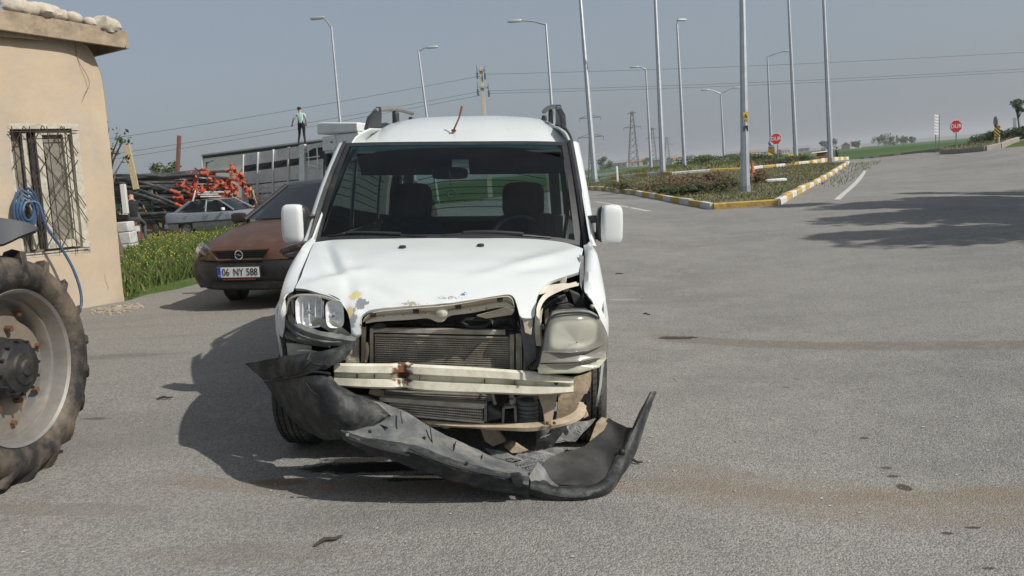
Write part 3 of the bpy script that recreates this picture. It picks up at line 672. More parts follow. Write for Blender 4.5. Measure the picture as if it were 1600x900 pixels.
for sd, u in ((-1, 0), (1, 1)):   # black strip on the pillar, beside the glass
    pts = [wsp(u, t)+Vector((sd*(.016-.006*t), -.010+.015*t, .006)) for t in [i/12 for i in range(13)]]; w1 = .014 if sd < 0 else .022
    b = MB(); rows = [[p+Vector((-sd*.016, -.006, .004)) for p in pts], [p+Vector((0, -.012, .008)) for p in pts], [p+Vector((sd*w1, .012, -.002)) for p in pts]]; b.grid(rows).build('pillar_trim', 'black_plastic', van, solid=.006)
    b = MB(); out = [p+Vector((sd*w1, .010, -.002)) for p in pts]; o1 = [p+Vector((sd*(w1+.016), .014, -.002)) for p in pts]; o2 = [p+Vector((sd*(w1+.038), .05, -.01)) for p in pts]; o3 = [Vector((sd*(max(xside(p.y+.24, p.z), abs(p.x)+w1+.045)), p.y+.22, p.z-.02)) for p in pts]
    b.grid([out, o1, o2, o3]).build('pillar', 'van_white', van, smooth=60, solid=.006)
# cowl and wipers
b = MB(); b.grid([[p+Vector((0, .01, .004)) for p in bl], [p+Vector((0, -.03, -.008)) for p in bl], [p+Vector((0, -.12, -.05)) for p in bl]]); b.build('cowl', 'black_plastic', van)
for (p0, p1, p2) in (((515, 374, .33), (560, 371, .31), (668, 373, .27)), ((690, 373, .27), (760, 370, .27), (860, 375, .32))):
    pts = crom([V(*p0)+Vector((0, -.02, .02)), V(*p1)+Vector((0, -.03, .022)), V(*p2)+Vector((0, -.02, .015))], 12); b = MB(); b.tube(pts, .007, 6); w = b.build('wiper', 'black_plastic', van)
    b = MB(); b.tube([q+Vector((.02, -.012, .010)) for q in pts[2:9]], .009, 6).build('wiper_blade', 'black_rubber', w)
# ---- mirrors
for sd, cx, cy in ((-1, 459, 350), (1, 955, 351)):
    c = V(cx, cy, .50); rt_ = Matrix.Rotation(R(sd*8), 3, 'Z'); b = MB(); b.ball(c, (.130, .10, .235), .45, 20, rot=rt_); mr_ = b.build('door_mirror', 'van_white', van, smooth=60)
    b = MB(); b.ball(c+Vector((-sd*.022, .03, 0)), (.125, .09, .215), .45, 18, rot=rt_); b.build('mirror_housing', 'black_plastic', mr_, smooth=60)
    g = MB(); g.box(c+Vector((-.004*sd, .078, 0)), (.11, .004, .19), rt_); g.build('mirror_glass', 'chrome', mr_)
    for dz in (.035, -.065):
        b = MB(); b.beam(c+Vector((-sd*.03, .03, dz)), Vector((sd*(xside(.6, 1.1)-.02), .60, c.z+dz-.01)), .035, .045); b.build('mirror_arm', 'black_plastic', mr_, bevel=.008)
    b = MB(); b.ball(Vector((sd*xside(.55, 1.05), .56, 1.03)), (.06, .12, .09), .6, 12); b.build('mirror_foot', 'black_plastic', mr_)
# ---- tailgate and rear window
Yr = 3.27
b = MB()
b.box((0, Yr, .72), (1.54, .05, .66)); b.box((0, Yr-.02, 1.66), (1.36, .05, .16)); b.box((-.69, Yr, 1.33), (.10, .05, .56), Matrix.Rotation(R(4), 3, 'Y')); b.box((.69, Yr, 1.33), (.10, .05, .56), Matrix.Rotation(R(-4), 3, 'Y'))
b.build('tailgate', 'van_white', van, bevel=.01)
b = MB(); b.add([(-.64, Yr+.005, 1.05), (.64, Yr+.005, 1.05), (.60, Yr-.01, 1.58), (-.60, Yr-.01, 1.58)], [(0, 1, 2, 3)]); rw = b.build('rear_window', 'rear_glass', van)
for k in range(7): b = MB(); z = 1.12+.062*k; b.tube(crom([(-.6, Yr-.004, z-.04), (-.3, Yr-.006, z+.012), (.3, Yr-.006, z+.012), (.6, Yr-.004, z-.04)], 14), .0035, 4).build('heater_wire', 'wood_red', rw)
# ---- cabin
b = MB(); b.box((0, 1.8, .30), (1.5, 3.2, .06)); b.build('cabin_floor', 'headliner', van)
b = MB(); rr = [[Vector((p.x*.96, p.y+.02, p.z-.04)) for p in r] for r in rows]; b = MB()
b.grid([[Vector((.70*(-1+2*k/8), y+.04, z-.05-.02*abs(-1+2*k/8)**3)) for k in range(9)] for y, z in rp[:-1]]); b.build('headlining', 'headliner', van)
b = MB(); d0 = [(-.72, .70), (-.4, .60), (0, .56), (.4, .60), (.72, .70)]
dr = [[Vector((x, y-.20, .985)) for x, y in d0], [Vector((x, y-.08, 1.01)) for x, y in d0], [Vector((x, y, 1.0)) for x, y in d0], [Vector((x, y+.04, .93)) for x, y in d0], [Vector((x, y-.02, .6)) for x, y in d0]]
b.grid(dr); dash = b.build('dashboard', 'interior_grey', van, smooth=50, solid=.01)
b = MB(); b.ball((.38, .66, .99), (.46, .30, .17), .8, 18); b.build('instrument_hood', 'interior_pale', dash)
b = MB(); b.ball((-.02, .62, .99), (.34, .26, .12), .8, 18); b.build('instrument_hood', 'interior_pale', dash)
b = MB(); q = Matrix.Rotation(R(62), 3, 'X'); c = Vector((.39, .82, 1.0)); b.tube([c+q@Vector((.185*math.cos(a), .185*math.sin(a), 0)) for a in [2*math.pi*i/28 for i in range(28)]], .016, 8, closed=True); sw = b.build('steering_wheel', 'black_plastic', van)
b = MB(); b.ball(c, (.14, .08, .14), .7, 12, rot=q); [b.beam(c, c+q@Vector((.18*math.cos(a), .18*math.sin(a), 0)), .03, .02) for a in (0, math.pi, -math.pi/2)]; b.build('wheel_hub', 'black_plastic', sw)
for X in (-.39, .41):
    b = MB(); b.ball((X, 1.18, .55), (.50, .54, .20), .5, 18); b.ball((X, 1.42, .85), (.48, .17, .62), .45, 18, rot=Matrix.Rotation(R(-14), 3, 'X')); s_ = b.build('seat', 'seat_cloth', van, smooth=60)
    b = MB(); b.ball((X, 1.47, 1.25), (.30, .12, .26), .45, 18, rot=Matrix.Rotation(R(-8), 3, 'X')); b.build('headrest', 'seat_cloth', s_, smooth=60)
    if X > 0:
        b = MB(); b.ball((X+.13, 1.385, 1.0), (.20, .10, .34), .5, 14, rot=Matrix.Rotation(R(-14), 3, 'X')); b.build('seat_bolster', 'seat_beige', s_)
b = MB(); b.ball((0, 2.35, .78), (1.34, .16, .55), .35, 18, rot=Matrix.Rotation(R(-12), 3, 'X')); b.ball((0, 2.1, .55), (1.34, .5, .18), .4, 18); b.build('rear_seat', 'headliner', van)
p = V(703, 271, .98); b = MB(); b.ball(p, (.235, .045, .075), .45, 16); b.beam(p+Vector((0, .02, .03)), p+Vector((0, .07, .15)), .02, .02); rm = b.build('rear_view_mirror', 'interior_grey', van)
c = p+Vector((.008, -.012, -.13)); b = MB(); b.tube([p+Vector((0, -.03, .02)), p+Vector((.006, -.03, -.04)), c+Vector((0, 0, .03))], .003, 5); b.tube([c+Vector((.026*math.cos(a), 0, .026*math.sin(a))) for a in [R(20+320*i/18) for i in range(19)]], .007, 6); b.box(c+Vector((.03, 0, 0)), (.02, .006, .012)); b.build('dangling_ornament', 'beam_cream', rm)
for X in (-.36, .36): b = MB(); b.box((X, 1.05, 1.515), (.60, .19, .025), Matrix.Rotation(R(-48), 3, 'X')); b.build('sun_visor', 'headliner', van, bevel=.006)
for sd in (-1, 1): b = MB(); b.box((sd*.745, .92, .72), (.04, .80, .62)); b.build('door_card', 'interior_pale' if sd < 0 else 'interior_grey', van, bevel=.02)
b = MB(); b.tube(crom([(.74, 1.33, 1.5), (.72, 1.3, 1.2), (.66, 1.28, .8)], 8), .014, 6); b.build('seat_belt', 'headliner', van)
# ---- engine bay
b = MB(); b.box((0, .18, .70), (1.4, .06, .62)); b.box((0, -.1, .98), (.02, .02, .02)); b.build('bulkhead', 'engine_dark', van)
b = MB(); b.ball((.02, -.16, .62), (.78, .45, .44), .5, 16); b.ball((-.36, -.2, .74), (.3, .3, .2), .5, 12); b.box((.1, -.2, .82), (.46, .2, .06)); b.build('engine', 'engine_dark', van)
b = MB(); b.box((0, .1, .34), (1.5, .9, .04)); b.box((0, .9, .29), (1.44, 1.2, .05)); b.box((-.5, 1.9, .30), (.2, 1.2, .1)); b.build('underbody', 'engine_dark', van)
for sd in (-1, 1):   # wheel housings
    b = MB(); n = 14; rows = []
    for x in (.50, .60, .79): rows.append([Vector((sd*x, .345*math.cos(.6*math.pi*i/n), .30+.345*math.sin(.6*math.pi*i/n))) for i in range(n+1)])
    b.grid(rows); b.build('wheel_housing', 'black_plastic', van, smooth=60)
# ---- wheels
def van_wheel(c, steer=0., parent=van, r=.295, w=.175):
    e = bpy.data.objects.new('wheel', None); COL.objects.link(e); e.parent = parent; e.location = c; e.rotation_euler = (0, 0, steer)
    b = MB(); hw = w/2
    b.lathe([(.18, -hw*.8), (.20, -hw), (r-.05, -hw*1.04), (r-.012, -hw*.88), (r, -hw*.70)]+[(r-d_, o_+s_) for o_ in (-.045, -.016, .016, .045) for s_, d_ in ((-.0045, 0), (-.004, .009), (.004, .009), (.0045, 0))]+[(r, hw*.70), (r-.012, hw*.88), (r-.05, hw*1.04), (.20, hw), (.18, hw*.8)], (0, 0, 0), (1, 0, 0), 48); t = b.build('tyre', 'tyre', e, smooth=40)
    g = MB()
    for k in range(60):
        a = 2*math.pi*k/60
        for o, sk in ((-.058, .02), (-.03, .02), (.03, -.02), (.058, -.02)): g.beam((o-.008, (r-.0005)*math.cos(a), (r-.0005)*math.sin(a)), (o+.008, (r-.0005)*math.cos(a+sk), (r-.0005)*math.sin(a+sk)), .004, .003, (0, math.cos(a), math.sin(a)))
    g.build('tread_grooves', 'black_rubber', e, smooth=0)
    b = MB(); b.lathe([(.001, -.02), (.06, -.03), (.10, -.02), (.14, -.05), (.18, -.06), (.185, -.08)], (0, 0, 0), (1, 0, 0), 32); b.lathe([(.001, .02), (.06, .03), (.10, .02), (.14, .05), (.18, .06), (.185, .08)], (0, 0, 0), (1, 0, 0), 32); b.build('rim', 'rim_steel', e, smooth=40)
    return e
van_wheel((-.755, 0, .295), R(-7)); van_wheel((.772, 0, .295), R(-5)); van_wheel((-.74, 2.566, .295)); van_wheel((.74, 2.566, .295))
# muddy liner ahead of the right wheel
b = MB(); rr = [crom(VL(r), 12) for r in ([(870, 594, -.42), (872, 625, -.42), (868, 660, -.40)], [(893, 590, -.38), (897, 625, -.38), (880, 655, -.36)], [(912, 585, -.35), (914, 610, -.35), (897, 648, -.34)], [(926, 580, -.33), (922, 603, -.335), (903, 640, -.335)])]
b.grid(rr).build('wheel_liner', 'mud', van, solid=.004)
# ---- radiator pack
def VR(px, py, y): return V(px, py, y)
def slab(name, quad, m, depth, parent=van, bevel=.003, y=None):
    b = MB(); P = VL([(*q[:2], q[2] if len(q) > 2 else y) for q in quad]); b.prism(P, (0, depth, 0)); return b.build(name, m, parent, bevel=bevel)
rad = slab('radiator', [(583, 514, -.47), (836, 519, -.47), (836, 578, -.47), (583, 572, -.47)], 'engine_dark', .05)
def core(name, A, B, C, D, y, rows, cols, m, parent, th=.0022):
    """tubes with corrugated fins between corners A B (top l,r) C D (bottom r,l)"""
    A, B, C, D = V(*A, y), V(*B, y), V(*C, y), V(*D, y); b = MB()
    q = lambda u, t: A.lerp(B, u).lerp(D.lerp(C, u), t)
    for i in range(rows+1): b.beam(q(0, i/rows), q(1, i/rows), .014, th*2.2, (0, 1, 0)) if False else b.beam(q(0, i/rows), q(1, i/rows), th*2.2, .014, (0, 1, 0))
    for i in range(rows):
        for k in range(cols):
            u0, u1 = k/cols, (k+1)/cols; ta, tb = (i/rows, (i+1)/rows) if k % 2 else ((i+1)/rows, i/rows)
            p, r_ = q(u0, ta), q(u1, tb); d = Vector((0, .012, 0)); e = Vector((.0011, 0, 0)); b.add([p-e, r_-e, r_+d-e, p+d-e, p+e, r_+e, r_+d+e, p+d+e], [(0, 1, 5, 4), (0, 1, 2, 3), (4, 7, 6, 5)])
    o = b.build(name, m, parent, smooth=0, merge=False); o['kind'] = 'stuff'; return o
core('cooling_fins', (586, 524), (797, 530), (797, 574), (586, 568), -.492, 13, 110, 'alu_core', rad)
for i, (a, c, w) in enumerate((((583, 515), (790, 519), .03), ((586, 522.5), (795, 527), .010))):
    b = MB(); b.beam(V(*a, -.495), V(*c, -.495), w*.8, .03, (0, 1, 0)); b.build('header_tube', 'alu_dirty', rad, bevel=.003)
for a, c, w, m in (((569, 510), (568, 566), .02, 'alu_dirty'), ((581, 512), (581, 568), .016, 'alu_dirty'), ((800, 522), (800, 577), .022, 'alu_dirty'), ((811, 521), (811, 577), .030, 'alu_core'), ((820, 517), (820, 577), .012, 'alu_dirty')):
    b = MB(); b.beam(V(*a, -.50), V(*c, -.50), w, .025, (0, 1, 0)); b.build('side_tank', m, rad, bevel=.002)
b = MB(); b.tube(crom(VL([(572, 535, -.51), (574, 548, -.515), (571, 565, -.51)]), 8), .009, 8); b.build('coolant_pipe', 'primer_beige', rad)
slab('fan_bracket', [(576, 512, -.51), (592, 504, -.51), (603, 507, -.51), (601, 514, -.51), (586, 517, -.51)], 'black_plastic', .03, rad)
slab('side_duct', [(822, 520, -.48), (842, 522, -.48), (846, 530, -.48), (842, 540, -.48), (824, 541, -.48)], 'black_plastic', .04, rad)
for py in (526, 532, 538): b = MB(); b.beam(V(823, py, -.485), V(843, py+1, -.485), .008, .01, (0, 1, 0)); b.build('duct_rib', 'bumper_grey', rad)
def netting(name, quad, n, m, t=.0025, mm='bumper_grey', parent=van):
    A, B, C, D = [V(*q) for q in quad]; b = MB(); q = lambda u, w: A.lerp(B, u).lerp(D.lerp(C, u), w)
    for i in range(n+1):
        for s in (0, 1):
            pts = []
            for k in range(m+1):
                u, w = ((i/n, k/m), (k/m, i/n))[s]; pts.append(q(u, w)+Vector((0, .004*math.sin(i*1.3+k), .004*math.sin(k*.9+i*.7))))
            b.tube(pts, t, 4, cap=False)
    o = b.build(name, mm, parent, smooth=0, merge=False); o['kind'] = 'stuff'; return o
netting('mesh_scrap', [(820, 541, -.53), (845, 542, -.52), (852, 578, -.53), (818, 577, -.54)], 11, 12, .0016, 'alu_core')
# air intake and hoses above the radiator
b = MB(); b.tube([V(*q, -.5) for q in ((722, 503), (730, 499), (760, 499), (765, 504), (755, 510), (733, 511))], .010, 8, closed=True); b.build('air_intake', 'bumper_plastic', van)
b = MB(); b.tube(crom(VL([(765, 506, -.46), (782, 500, -.42), (800, 504, -.40)]), 8), .022, 8); b.build('intake_hose', 'bumper_plastic', van)
slab('slam_strip', [(744, 494, -.54), (790, 482, -.55), (805, 484, -.54), (800, 492, -.53), (760, 498, -.53)], 'van_cream', .03)
for pts, r in (([(600, 508, -.44), (625, 505, -.40), (650, 509, -.44)], .012), ([(660, 507, -.42), (690, 510, -.42), (712, 506, -.42)], .016)):
    b = MB(); b.tube(crom(VL(pts), 8), r, 8); b.build('hose', 'black_rubber', van)
# ---- bumper beam
def loft(name, rowsL, m, n=30, k=8, solid=.005, parent=van, smooth=45):
    rws = [crom(VL(r), n) for r in rowsL]; cols = [crom([r[j] for r in rws], k) for j in range(n)] if len(rws) > 2 and k else None
    b = MB(); b.grid([[cols[j][i] for j in range(n)] for i in range(k)] if cols else rws)
    if 'bump' in name or 'panel' in name or 'strip' in name: b.v = [tuple(Vector(v)+Vector((0, 1, .4))*(.007*mnoise.noise(Vector(v)*9)+.004*mnoise.noise(Vector(v)*26))) for v in b.v]
    return b.build(name, m, parent, smooth=smooth, solid=solid)
def beam_row(dy, f, y): return [(522, 568+35*f+dy, y+.015), (560, 568.5+37*f+dy, y), (630, 569+39*f, y+.012), (700, 572+41*f, y), (780, 577+38*f, y), (840, 582+35*f, y+.005), (896, 590+23*f, y+.03)]
br = [crom(VL(beam_row(0, f, y)), 60) for f, y in ((0, -.64), (0, -.70), (.10, -.715), (.36, -.72), (.44, -.69), (.60, -.688), (.66, -.715), (.94, -.72), (1.0, -.70), (1.0, -.64))]
for r in br:      # crumple round the rusty dent
    for p in r:
        t = math.exp(-((p.x-V(629, 585, -.7).x)/.03)**2); p.y += .03*t*(1+.4*mnoise.noise(Vector((p.x*40, p.z*60, 0)))); p.z += .006*t*mnoise.noise(Vector((p.x*60, p.z*90, 4)))
b = MB(); b.grid(br); beam = b.build('bumper_beam', 'beam_cream', van, smooth=30, solid=.004); beam['label'] = 'cream steel bumper beam with a rusty dent'
nb = beam.data.materials[0].node_tree
def beam_rust():
    n = nb.nodes; l = nb.links; bs = n['Principled BSDF']; src = bs.inputs['Base Color'].links[0].from_socket; tc = n.new('ShaderNodeTexCoord'); c = V(628, 584, -.71)
    mp = n.new('ShaderNodeMapping'); s = (.052, .2, .06); mp.inputs['Location'].default_value = tuple(-c[i]/s[i] for i in range(3)); mp.inputs['Scale'].default_value = tuple(1/x for x in s); l.new(tc.outputs['Object'], mp.inputs[0])
    ln = n.new('ShaderNodeVectorMath'); ln.operation = 'LENGTH'; l.new(mp.outputs[0], ln.inputs[0]); z = n.new('ShaderNodeTexNoise'); z.inputs['Scale'].default_value = 38; z.inputs['Detail'].default_value = 8; l.new(tc.outputs['Object'], z.inputs['Vector'])
    a = n.new('ShaderNodeMath'); a.operation = 'MULTIPLY_ADD'; a.inputs[1].default_value = 2.6; a.inputs[2].default_value = -1.3; l.new(z.outputs[0], a.inputs[0]); s2 = n.new('ShaderNodeMath'); s2.operation = 'ADD'; l.new(ln.outputs['Value'], s2.inputs[0]); l.new(a.outputs[0], s2.inputs[1])
    r = n.new('ShaderNodeMapRange'); r.inputs[1].default_value = 1.0; r.inputs[2].default_value = .7; l.new(s2.outputs[0], r.inputs[0])
    rc = n.new('ShaderNodeMixRGB'); rc.inputs[1].default_value = (.035, .018, .014, 1); rc.inputs[2].default_value = (.22, .09, .035, 1); z2 = n.new('ShaderNodeTexNoise'); z2.inputs['Scale'].default_value = 60; l.new(tc.outputs['Object'], z2.inputs['Vector']); l.new(z2.outputs[0], rc.inputs[0])
    mx = n.new('ShaderNodeMixRGB'); l.new(r.outputs[0], mx.inputs[0]); l.new(src, mx.inputs[1]); l.new(rc.outputs[0], mx.inputs[2]); l.new(mx.outputs[0], bs.inputs['Base Color'])
beam_rust()
for px, py in ((558, 587), (585, 587.5), (656, 590), (757, 595), (804, 598)): p = V(px, py, -.698); b = MB(); b.box(p, (.0025, .012, .022)); b.build('slot', 'engine_dark', beam)
p = V(869, 598.5, -.695); b = MB(); b.lathe([(.001, 0), (.010, 0), (.0105, .004)], p, (0, 1, 0), 16); b.build('bolt_hole', 'engine_dark', beam)
# ---- below the beam: second condenser row, intercooler, brackets
lc = slab('lower_condenser', [(600, 609, -.55), (770, 616, -.55), (770, 626, -.55), (600, 617, -.55)], 'engine_dark', .03)
core('cooling_fins', (602, 611), (768, 618), (768, 625), (602, 617), -.562, 2, 90, 'alu_dirty', lc)
ic = slab('intercooler', [(594, 621, -.60), (757, 633, -.60), (757, 658, -.60), (592, 640, -.60)], 'engine_dark', .05)
b = MB(); b.beam(V(594, 622, -.615), V(758, 632.5, -.615), .022, .05, (0, 1, 0)); b.build('header_tube', 'alu_dirty', ic, bevel=.003)
b = MB(); b.beam(V(596, 643, -.615), V(757, 657.5, -.615), .010, .05, (0, 1, 0)); b.build('header_tube', 'alu_dirty', ic, bevel=.002)
core('cooling_fins', (608, 628), (754, 638), (754, 656), (608, 641), -.625, 4, 80, 'alu_dirty', ic)
b = MB(); b.prism(VL([(756, 630, -.63), (761, 630, -.63), (761, 659, -.63), (756, 659, -.63)]), (0, .06, 0)); b.build('end_plate', 'bumper_grey', ic)
b = MB(); A = VL([(761, 631, -.62), (785, 640, -.60), (790, 645, -.60), (788, 652, -.60), (762, 658, -.62)]); b.pillow(A, (0, -.03, 0), 3); b.prism(A, (0, .05, 0)); b.build('end_tank', 'bumper_plastic', ic)
b = MB(); b.tube(crom(VL([(788, 648, -.60), (796, 640, -.56), (800, 630, -.50)]), 8), .017, 10); b.build('hose', 'black_rubber', ic)
b = MB(); b.beam(V(769, 612, -.57), V(773, 630, -.57), .012, .02); b.ball(V(773, 630, -.575), (.02, .02, .018), .6, 8); b.build('mount_pin', 'alu_dirty', van)
b = MB(); b.beam(V(578, 610, -.58), V(600, 616, -.58), .05, .02); b.build('left_bracket', 'primer_beige', van, bevel=.003)
# lower crossmember, dusty beige, sweeping up on the right
cm = loft('crossmember', [[(600, 646, -.55), (660, 655, -.60), (730, 661, -.62), (780, 662, -.63), (830, 661, -.64), (872, 655, -.62), (898, 643, -.56), (905, 628, -.50)],
     [(600, 650, -.58), (660, 659, -.63), (730, 665, -.65), (790, 668, -.67), (835, 668, -.68), (880, 661, -.65), (905, 648, -.58), (912, 632, -.50)],
     [(600, 655, -.58), (660, 664, -.63), (730, 668, -.65), (790, 672, -.67), (835, 673, -.68), (884, 664, -.65), (910, 652, -.58), (916, 634, -.50)],
     [(600, 656, -.52), (660, 665, -.55), (730, 668, -.56), (790, 671, -.57), (835, 671, -.58), (880, 662, -.55), (905, 650, -.50), (914, 634, -.46)]], 'primer_beige', 40, 8, .004)
b = MB(); b.prism(VL([(840, 617, -.63), (872, 614, -.63), (866, 640, -.64), (862, 664, -.67), (851, 665, -.67), (848, 640, -.64)]), (0, .03, 0)); sp = b.build('beam_strut', 'primer_beige', van, bevel=.004)
b = MB(); b.ball(V(855, 661, -.69), (.016, .012, .016), .8, 8); b.build('bolt', 'rust', sp); b = MB(); b.ball(V(866, 661, -.68), (.016, .012, .016), .8, 8); b.build('bolt', 'rust', sp)
b = MB(); b.prism(VL([(902, 629, -.50), (912, 630, -.50), (920, 650, -.52), (912, 655, -.52)]), (0, .02, 0)); b.build('end_tab', 'primer_beige', cm, bevel=.003)
b = MB(); c0, c1 = V(822, 622, -.55), V(823, 655, -.55); hel = [c0.lerp(c1, i/60)+Vector((.045*math.cos(i*.52), .045*math.sin(i*.52), 0)) for i in range(61)]; b.tube(hel, .011, 8); b.build('horn_coil', 'bumper_grey', van)
b = MB(); [b.beam(V(*a, -.60), V(*c, -.60), .012, .05, (0, 1, 0)) for a, c in (((788, 635), (805, 633)), ((787, 635), (786, 661)), ((805, 633), (806, 661)))]; b.build('box_bracket', 'bumper_grey', van, bevel=.003)
b = MB(); b.tube(crom(VL([(798, 618, -.56), (803, 626, -.58), (797, 633, -.60)]), 8), .012, 7); b.ball(V(800, 628, -.59), (.03, .03, .03), .7, 8); b.build('wire_plug', 'alu_dirty', van)
b = MB(); c = V(697, 663, -.60); b.tube([c+Vector((.020*math.cos(a), .0, .016*math.sin(a))) for a in [R(180+200*i/12) for i in range(13)]], .006, 7); b.build('tow_eye', 'primer_beige', van)
b = MB(); b.prism(VL([(750, 668, -.30), (775, 672, -.30), (790, 690, -.32), (770, 697, -.34), (758, 690, -.32)]), (0, .04, 0)); b.prism(VL([(788, 698, -.40), (800, 692, -.40), (826, 706, -.44), (800, 708, -.44)]), (0, .04, 0)); b.build('torn_shield', 'primer_beige', van)
b = MB(); b.tube(VL([(852, 662, -.40), (852, 712, -.42)]), .045, 12); b.build('strut_tube', 'bumper_grey', van)
# ---- left headlamp, lens broken away
b = MB(); o = VL([(450, 468, -.38), (470, 456, -.40), (505, 458, -.44), (530, 468, -.50), (545, 488, -.54), (549, 515, -.56), (540, 527, -.56), (500, 524, -.50), (465, 515, -.44), (452, 498, -.40)]); o = crom(o+[o[0]], 33)[:-1]
cc = sum(o, Vector())/len(o); b.grid([o, [cc+(p-cc)*.92+Vector((0, .06, 0)) for p in o], [cc+(p-cc)*.4+Vector((0, .16, 0)) for p in o], [cc+(p-cc)*.02+Vector((0, .17, 0)) for p in o]], 0, True); hl = b.build('headlight', 'black_plastic', van, solid=.003)
hl['label'] = 'broken headlight with bare chrome reflector'
def bowl(cx, cy, w, h, y, dep, nm, par, m='reflector', fac=9):
    b = MB(); c = V(cx, cy, y); sx_, sz_ = w/2, h/2; rows = []
    for j in range(7):
        t = j/6; row = []
        for i in range(36):
            a = 2*math.pi*i/36; k = 1-.06*(i % 4 == 0)*(t > .1); row.append(c+Vector((sx_*abs(math.cos(a))**.55*math.copysign(1, math.cos(a))*(1-t*.93)*k, dep*(1-(1-t)**2), sz_*abs(math.sin(a))**.55*math.copysign(1, math.sin(a))*(1-t*.93)*k)))
        rows.append(row)
    b.grid(rows, 0, True); return b.build(nm, m, par, smooth=12)
bowl(484, 487, .135, .155, -.50, .07, 'reflector', hl); bowl(523, 491, .085, .13, -.55, .055, 'reflector', hl)
for cx, cy, y in ((484, 485, -.46), (522, 490, -.51)):
    b = MB(); b.lathe([(.001, -.03), (.012, -.025), (.014, .0), (.022, .02), (.024, .05)], V(cx, cy, y), (0, 1, 0), 14); b.build('bulb', 'chrome', hl)
for k in range(5): b = MB(); b.beam(V(464+k*10, 470, -.465), V(464+k*10, 505, -.475), .004, .03, (0, 1, 0)); b.build('reflector_rib', 'reflector', hl)
b = MB(); P = VL([(484, 494, -.50), (500, 497, -.51), (522, 502, -.545), (548, 522, -.575), (546, 527, -.575), (520, 527, -.55), (512, 516, -.53), (498, 508, -.52), (488, 510, -.51)]); b.prism(P, (0, .003, 0)); b.build('broken_lens', 'lens_pale', hl)
b = MB(); P = [V(446, 490, -.41), V(450, 472, -.42), V(464, 462, -.43), V(500, 463, -.46), V(528, 472, -.52)]; b.tube(crom(P, 16), .007, 6); b.build('lens_rim', 'lens_pale', hl)
slab('lamp_bracket', [(449, 461, -.36), (458, 460, -.36), (459, 500, -.36), (450, 502, -.36)], 'van_cream', .02, hl)
# white edge of the wing panel beneath and torn plastic below the lamp
for pts, r, nm in (([(452, 498, -.44), (466, 512, -.50), (500, 525, -.58), (556, 535, -.64)], .022, 'torn_trim'), ([(447, 507, -.42), (470, 524, -.52), (510, 535, -.60), (552, 534, -.62)], .016, 'torn_trim'), ([(446, 524, -.42), (480, 533, -.50), (515, 538, -.56)], .018, 'torn_trim')):
    P = crom(VL(pts), 18); b = MB(); rows = []
    for i, p in enumerate(P):
        j = .006*mnoise.noise(Vector((i*.9, r*100, 0))); rows.append([p+Vector((0, .01, r+j)), p+Vector((0, -.012+j, r*.3)), p+Vector((0, -.004, -r*.6+j)), p+Vector((0, .012, -r))])
    b.grid(rows).build(nm, 'bumper_grey', van, smooth=30, solid=.003)
slab('wing_stub', [(447, 536, -.36), (486, 540, -.40), (486, 556, -.40), (450, 560, -.36)], 'van_cream', .02)
b = MB(); b.tube(crom(VL([(465, 549, -.47), (478, 548, -.50), (496, 550, -.52)]), 6), [.004, .007, .008, .007, .005, .003], 6); b.build('wire_end', 'beam_cream', van)
b = MB(); [b.ball(V(x, y, -.54), (.05, .05, .04), .6, 8) for x, y in ((540, 556), (548, 566), (543, 548))]; b.beam(V(555, 520, -.5), V(556, 570, -.5), .04, .05); b.build('horn', 'alu_dirty', van)
# ---- right front: empty lamp bay
arcP = VL([(838, 493, -.60), (839, 478, -.58), (850, 460, -.53), (875, 447, -.48), (900, 440, -.44)]); b = MB(); P = crom(arcP, 20); b.grid([P, [p+Vector((.012, .0, -.018)) for p in P], [p+Vector((.02, .09, -.02)) for p in P]]); b.build('lamp_arch', 'van_cream', van, solid=.003)
b = MB(); P = crom(VL([(838, 540, -.55), (836, 520, -.57), (836, 500, -.58), (838, 485, -.57)]), 14); b.grid([P, [p+Vector((.022, -.008, 0)) for p in P], [p+Vector((.03, .06, 0)) for p in P]]); b.build('lamp_panel', 'van_cream', van, solid=.003)
slab('cross_rail', [(840, 449, -.40), (880, 443.5, -.36), (893, 444, -.36), (880, 449, -.38), (855, 457, -.44), (842, 461, -.46)], 'van_cream', .03)
slab('hinge_tab', [(872, 434, -.30), (886, 430, -.30), (884, 448, -.30), (878, 449, -.30)], 'van_cream', .015)
for q, m in (([(842, 480), (850, 470), (872, 463), (880, 470), (862, 478), (848, 490)], 'bumper_plastic'), ([(858, 478), (890, 474), (918, 488), (918, 500), (860, 500)], 'bumper_plastic'), ([(850, 476), (857, 474), (858, 505), (851, 508)], 'primer_beige'), ([(862, 468), (884, 462), (888, 472), (870, 476)], 'bumper_grey'), ([(890, 455), (905, 460), (925, 492), (915, 494), (897, 476)], 'bumper_plastic'), ([(836, 508), (850, 507), (851, 516), (838, 514)], 'bumper_plastic')):
    slab('lamp_bay_bracket', [(x, y, -.34) for x, y in q], m, .06)
b = MB(); b.ball(V(925, 479, -.42), (.022, .02, .022), .8, 10); b.ball(V(884, 451, -.40), (.03, .03, .03), .6, 8); b.build('plug', 'alu_dirty', van)
slab('front_panel', [(812, 496, -.55), (836, 498, -.55), (838, 560, -.55), (822, 575, -.55), (814, 520, -.55)], 'bumper_grey', .03)
slab('front_panel', [(816, 494, -.58), (833, 500, -.58), (830, 524, -.58), (820, 520, -.58)], 'van_cream', .015)
slab('bay_floor', [(822, 552, -.52), (860, 556, -.50), (862, 575, -.50), (822, 575, -.52)], 'engine_dark', .1)
slab('inner_wing', [(905, 398, -.05), (912, 400, -.05), (912, 460, -.30), (906, 445, -.30)], 'bumper_grey', .01)
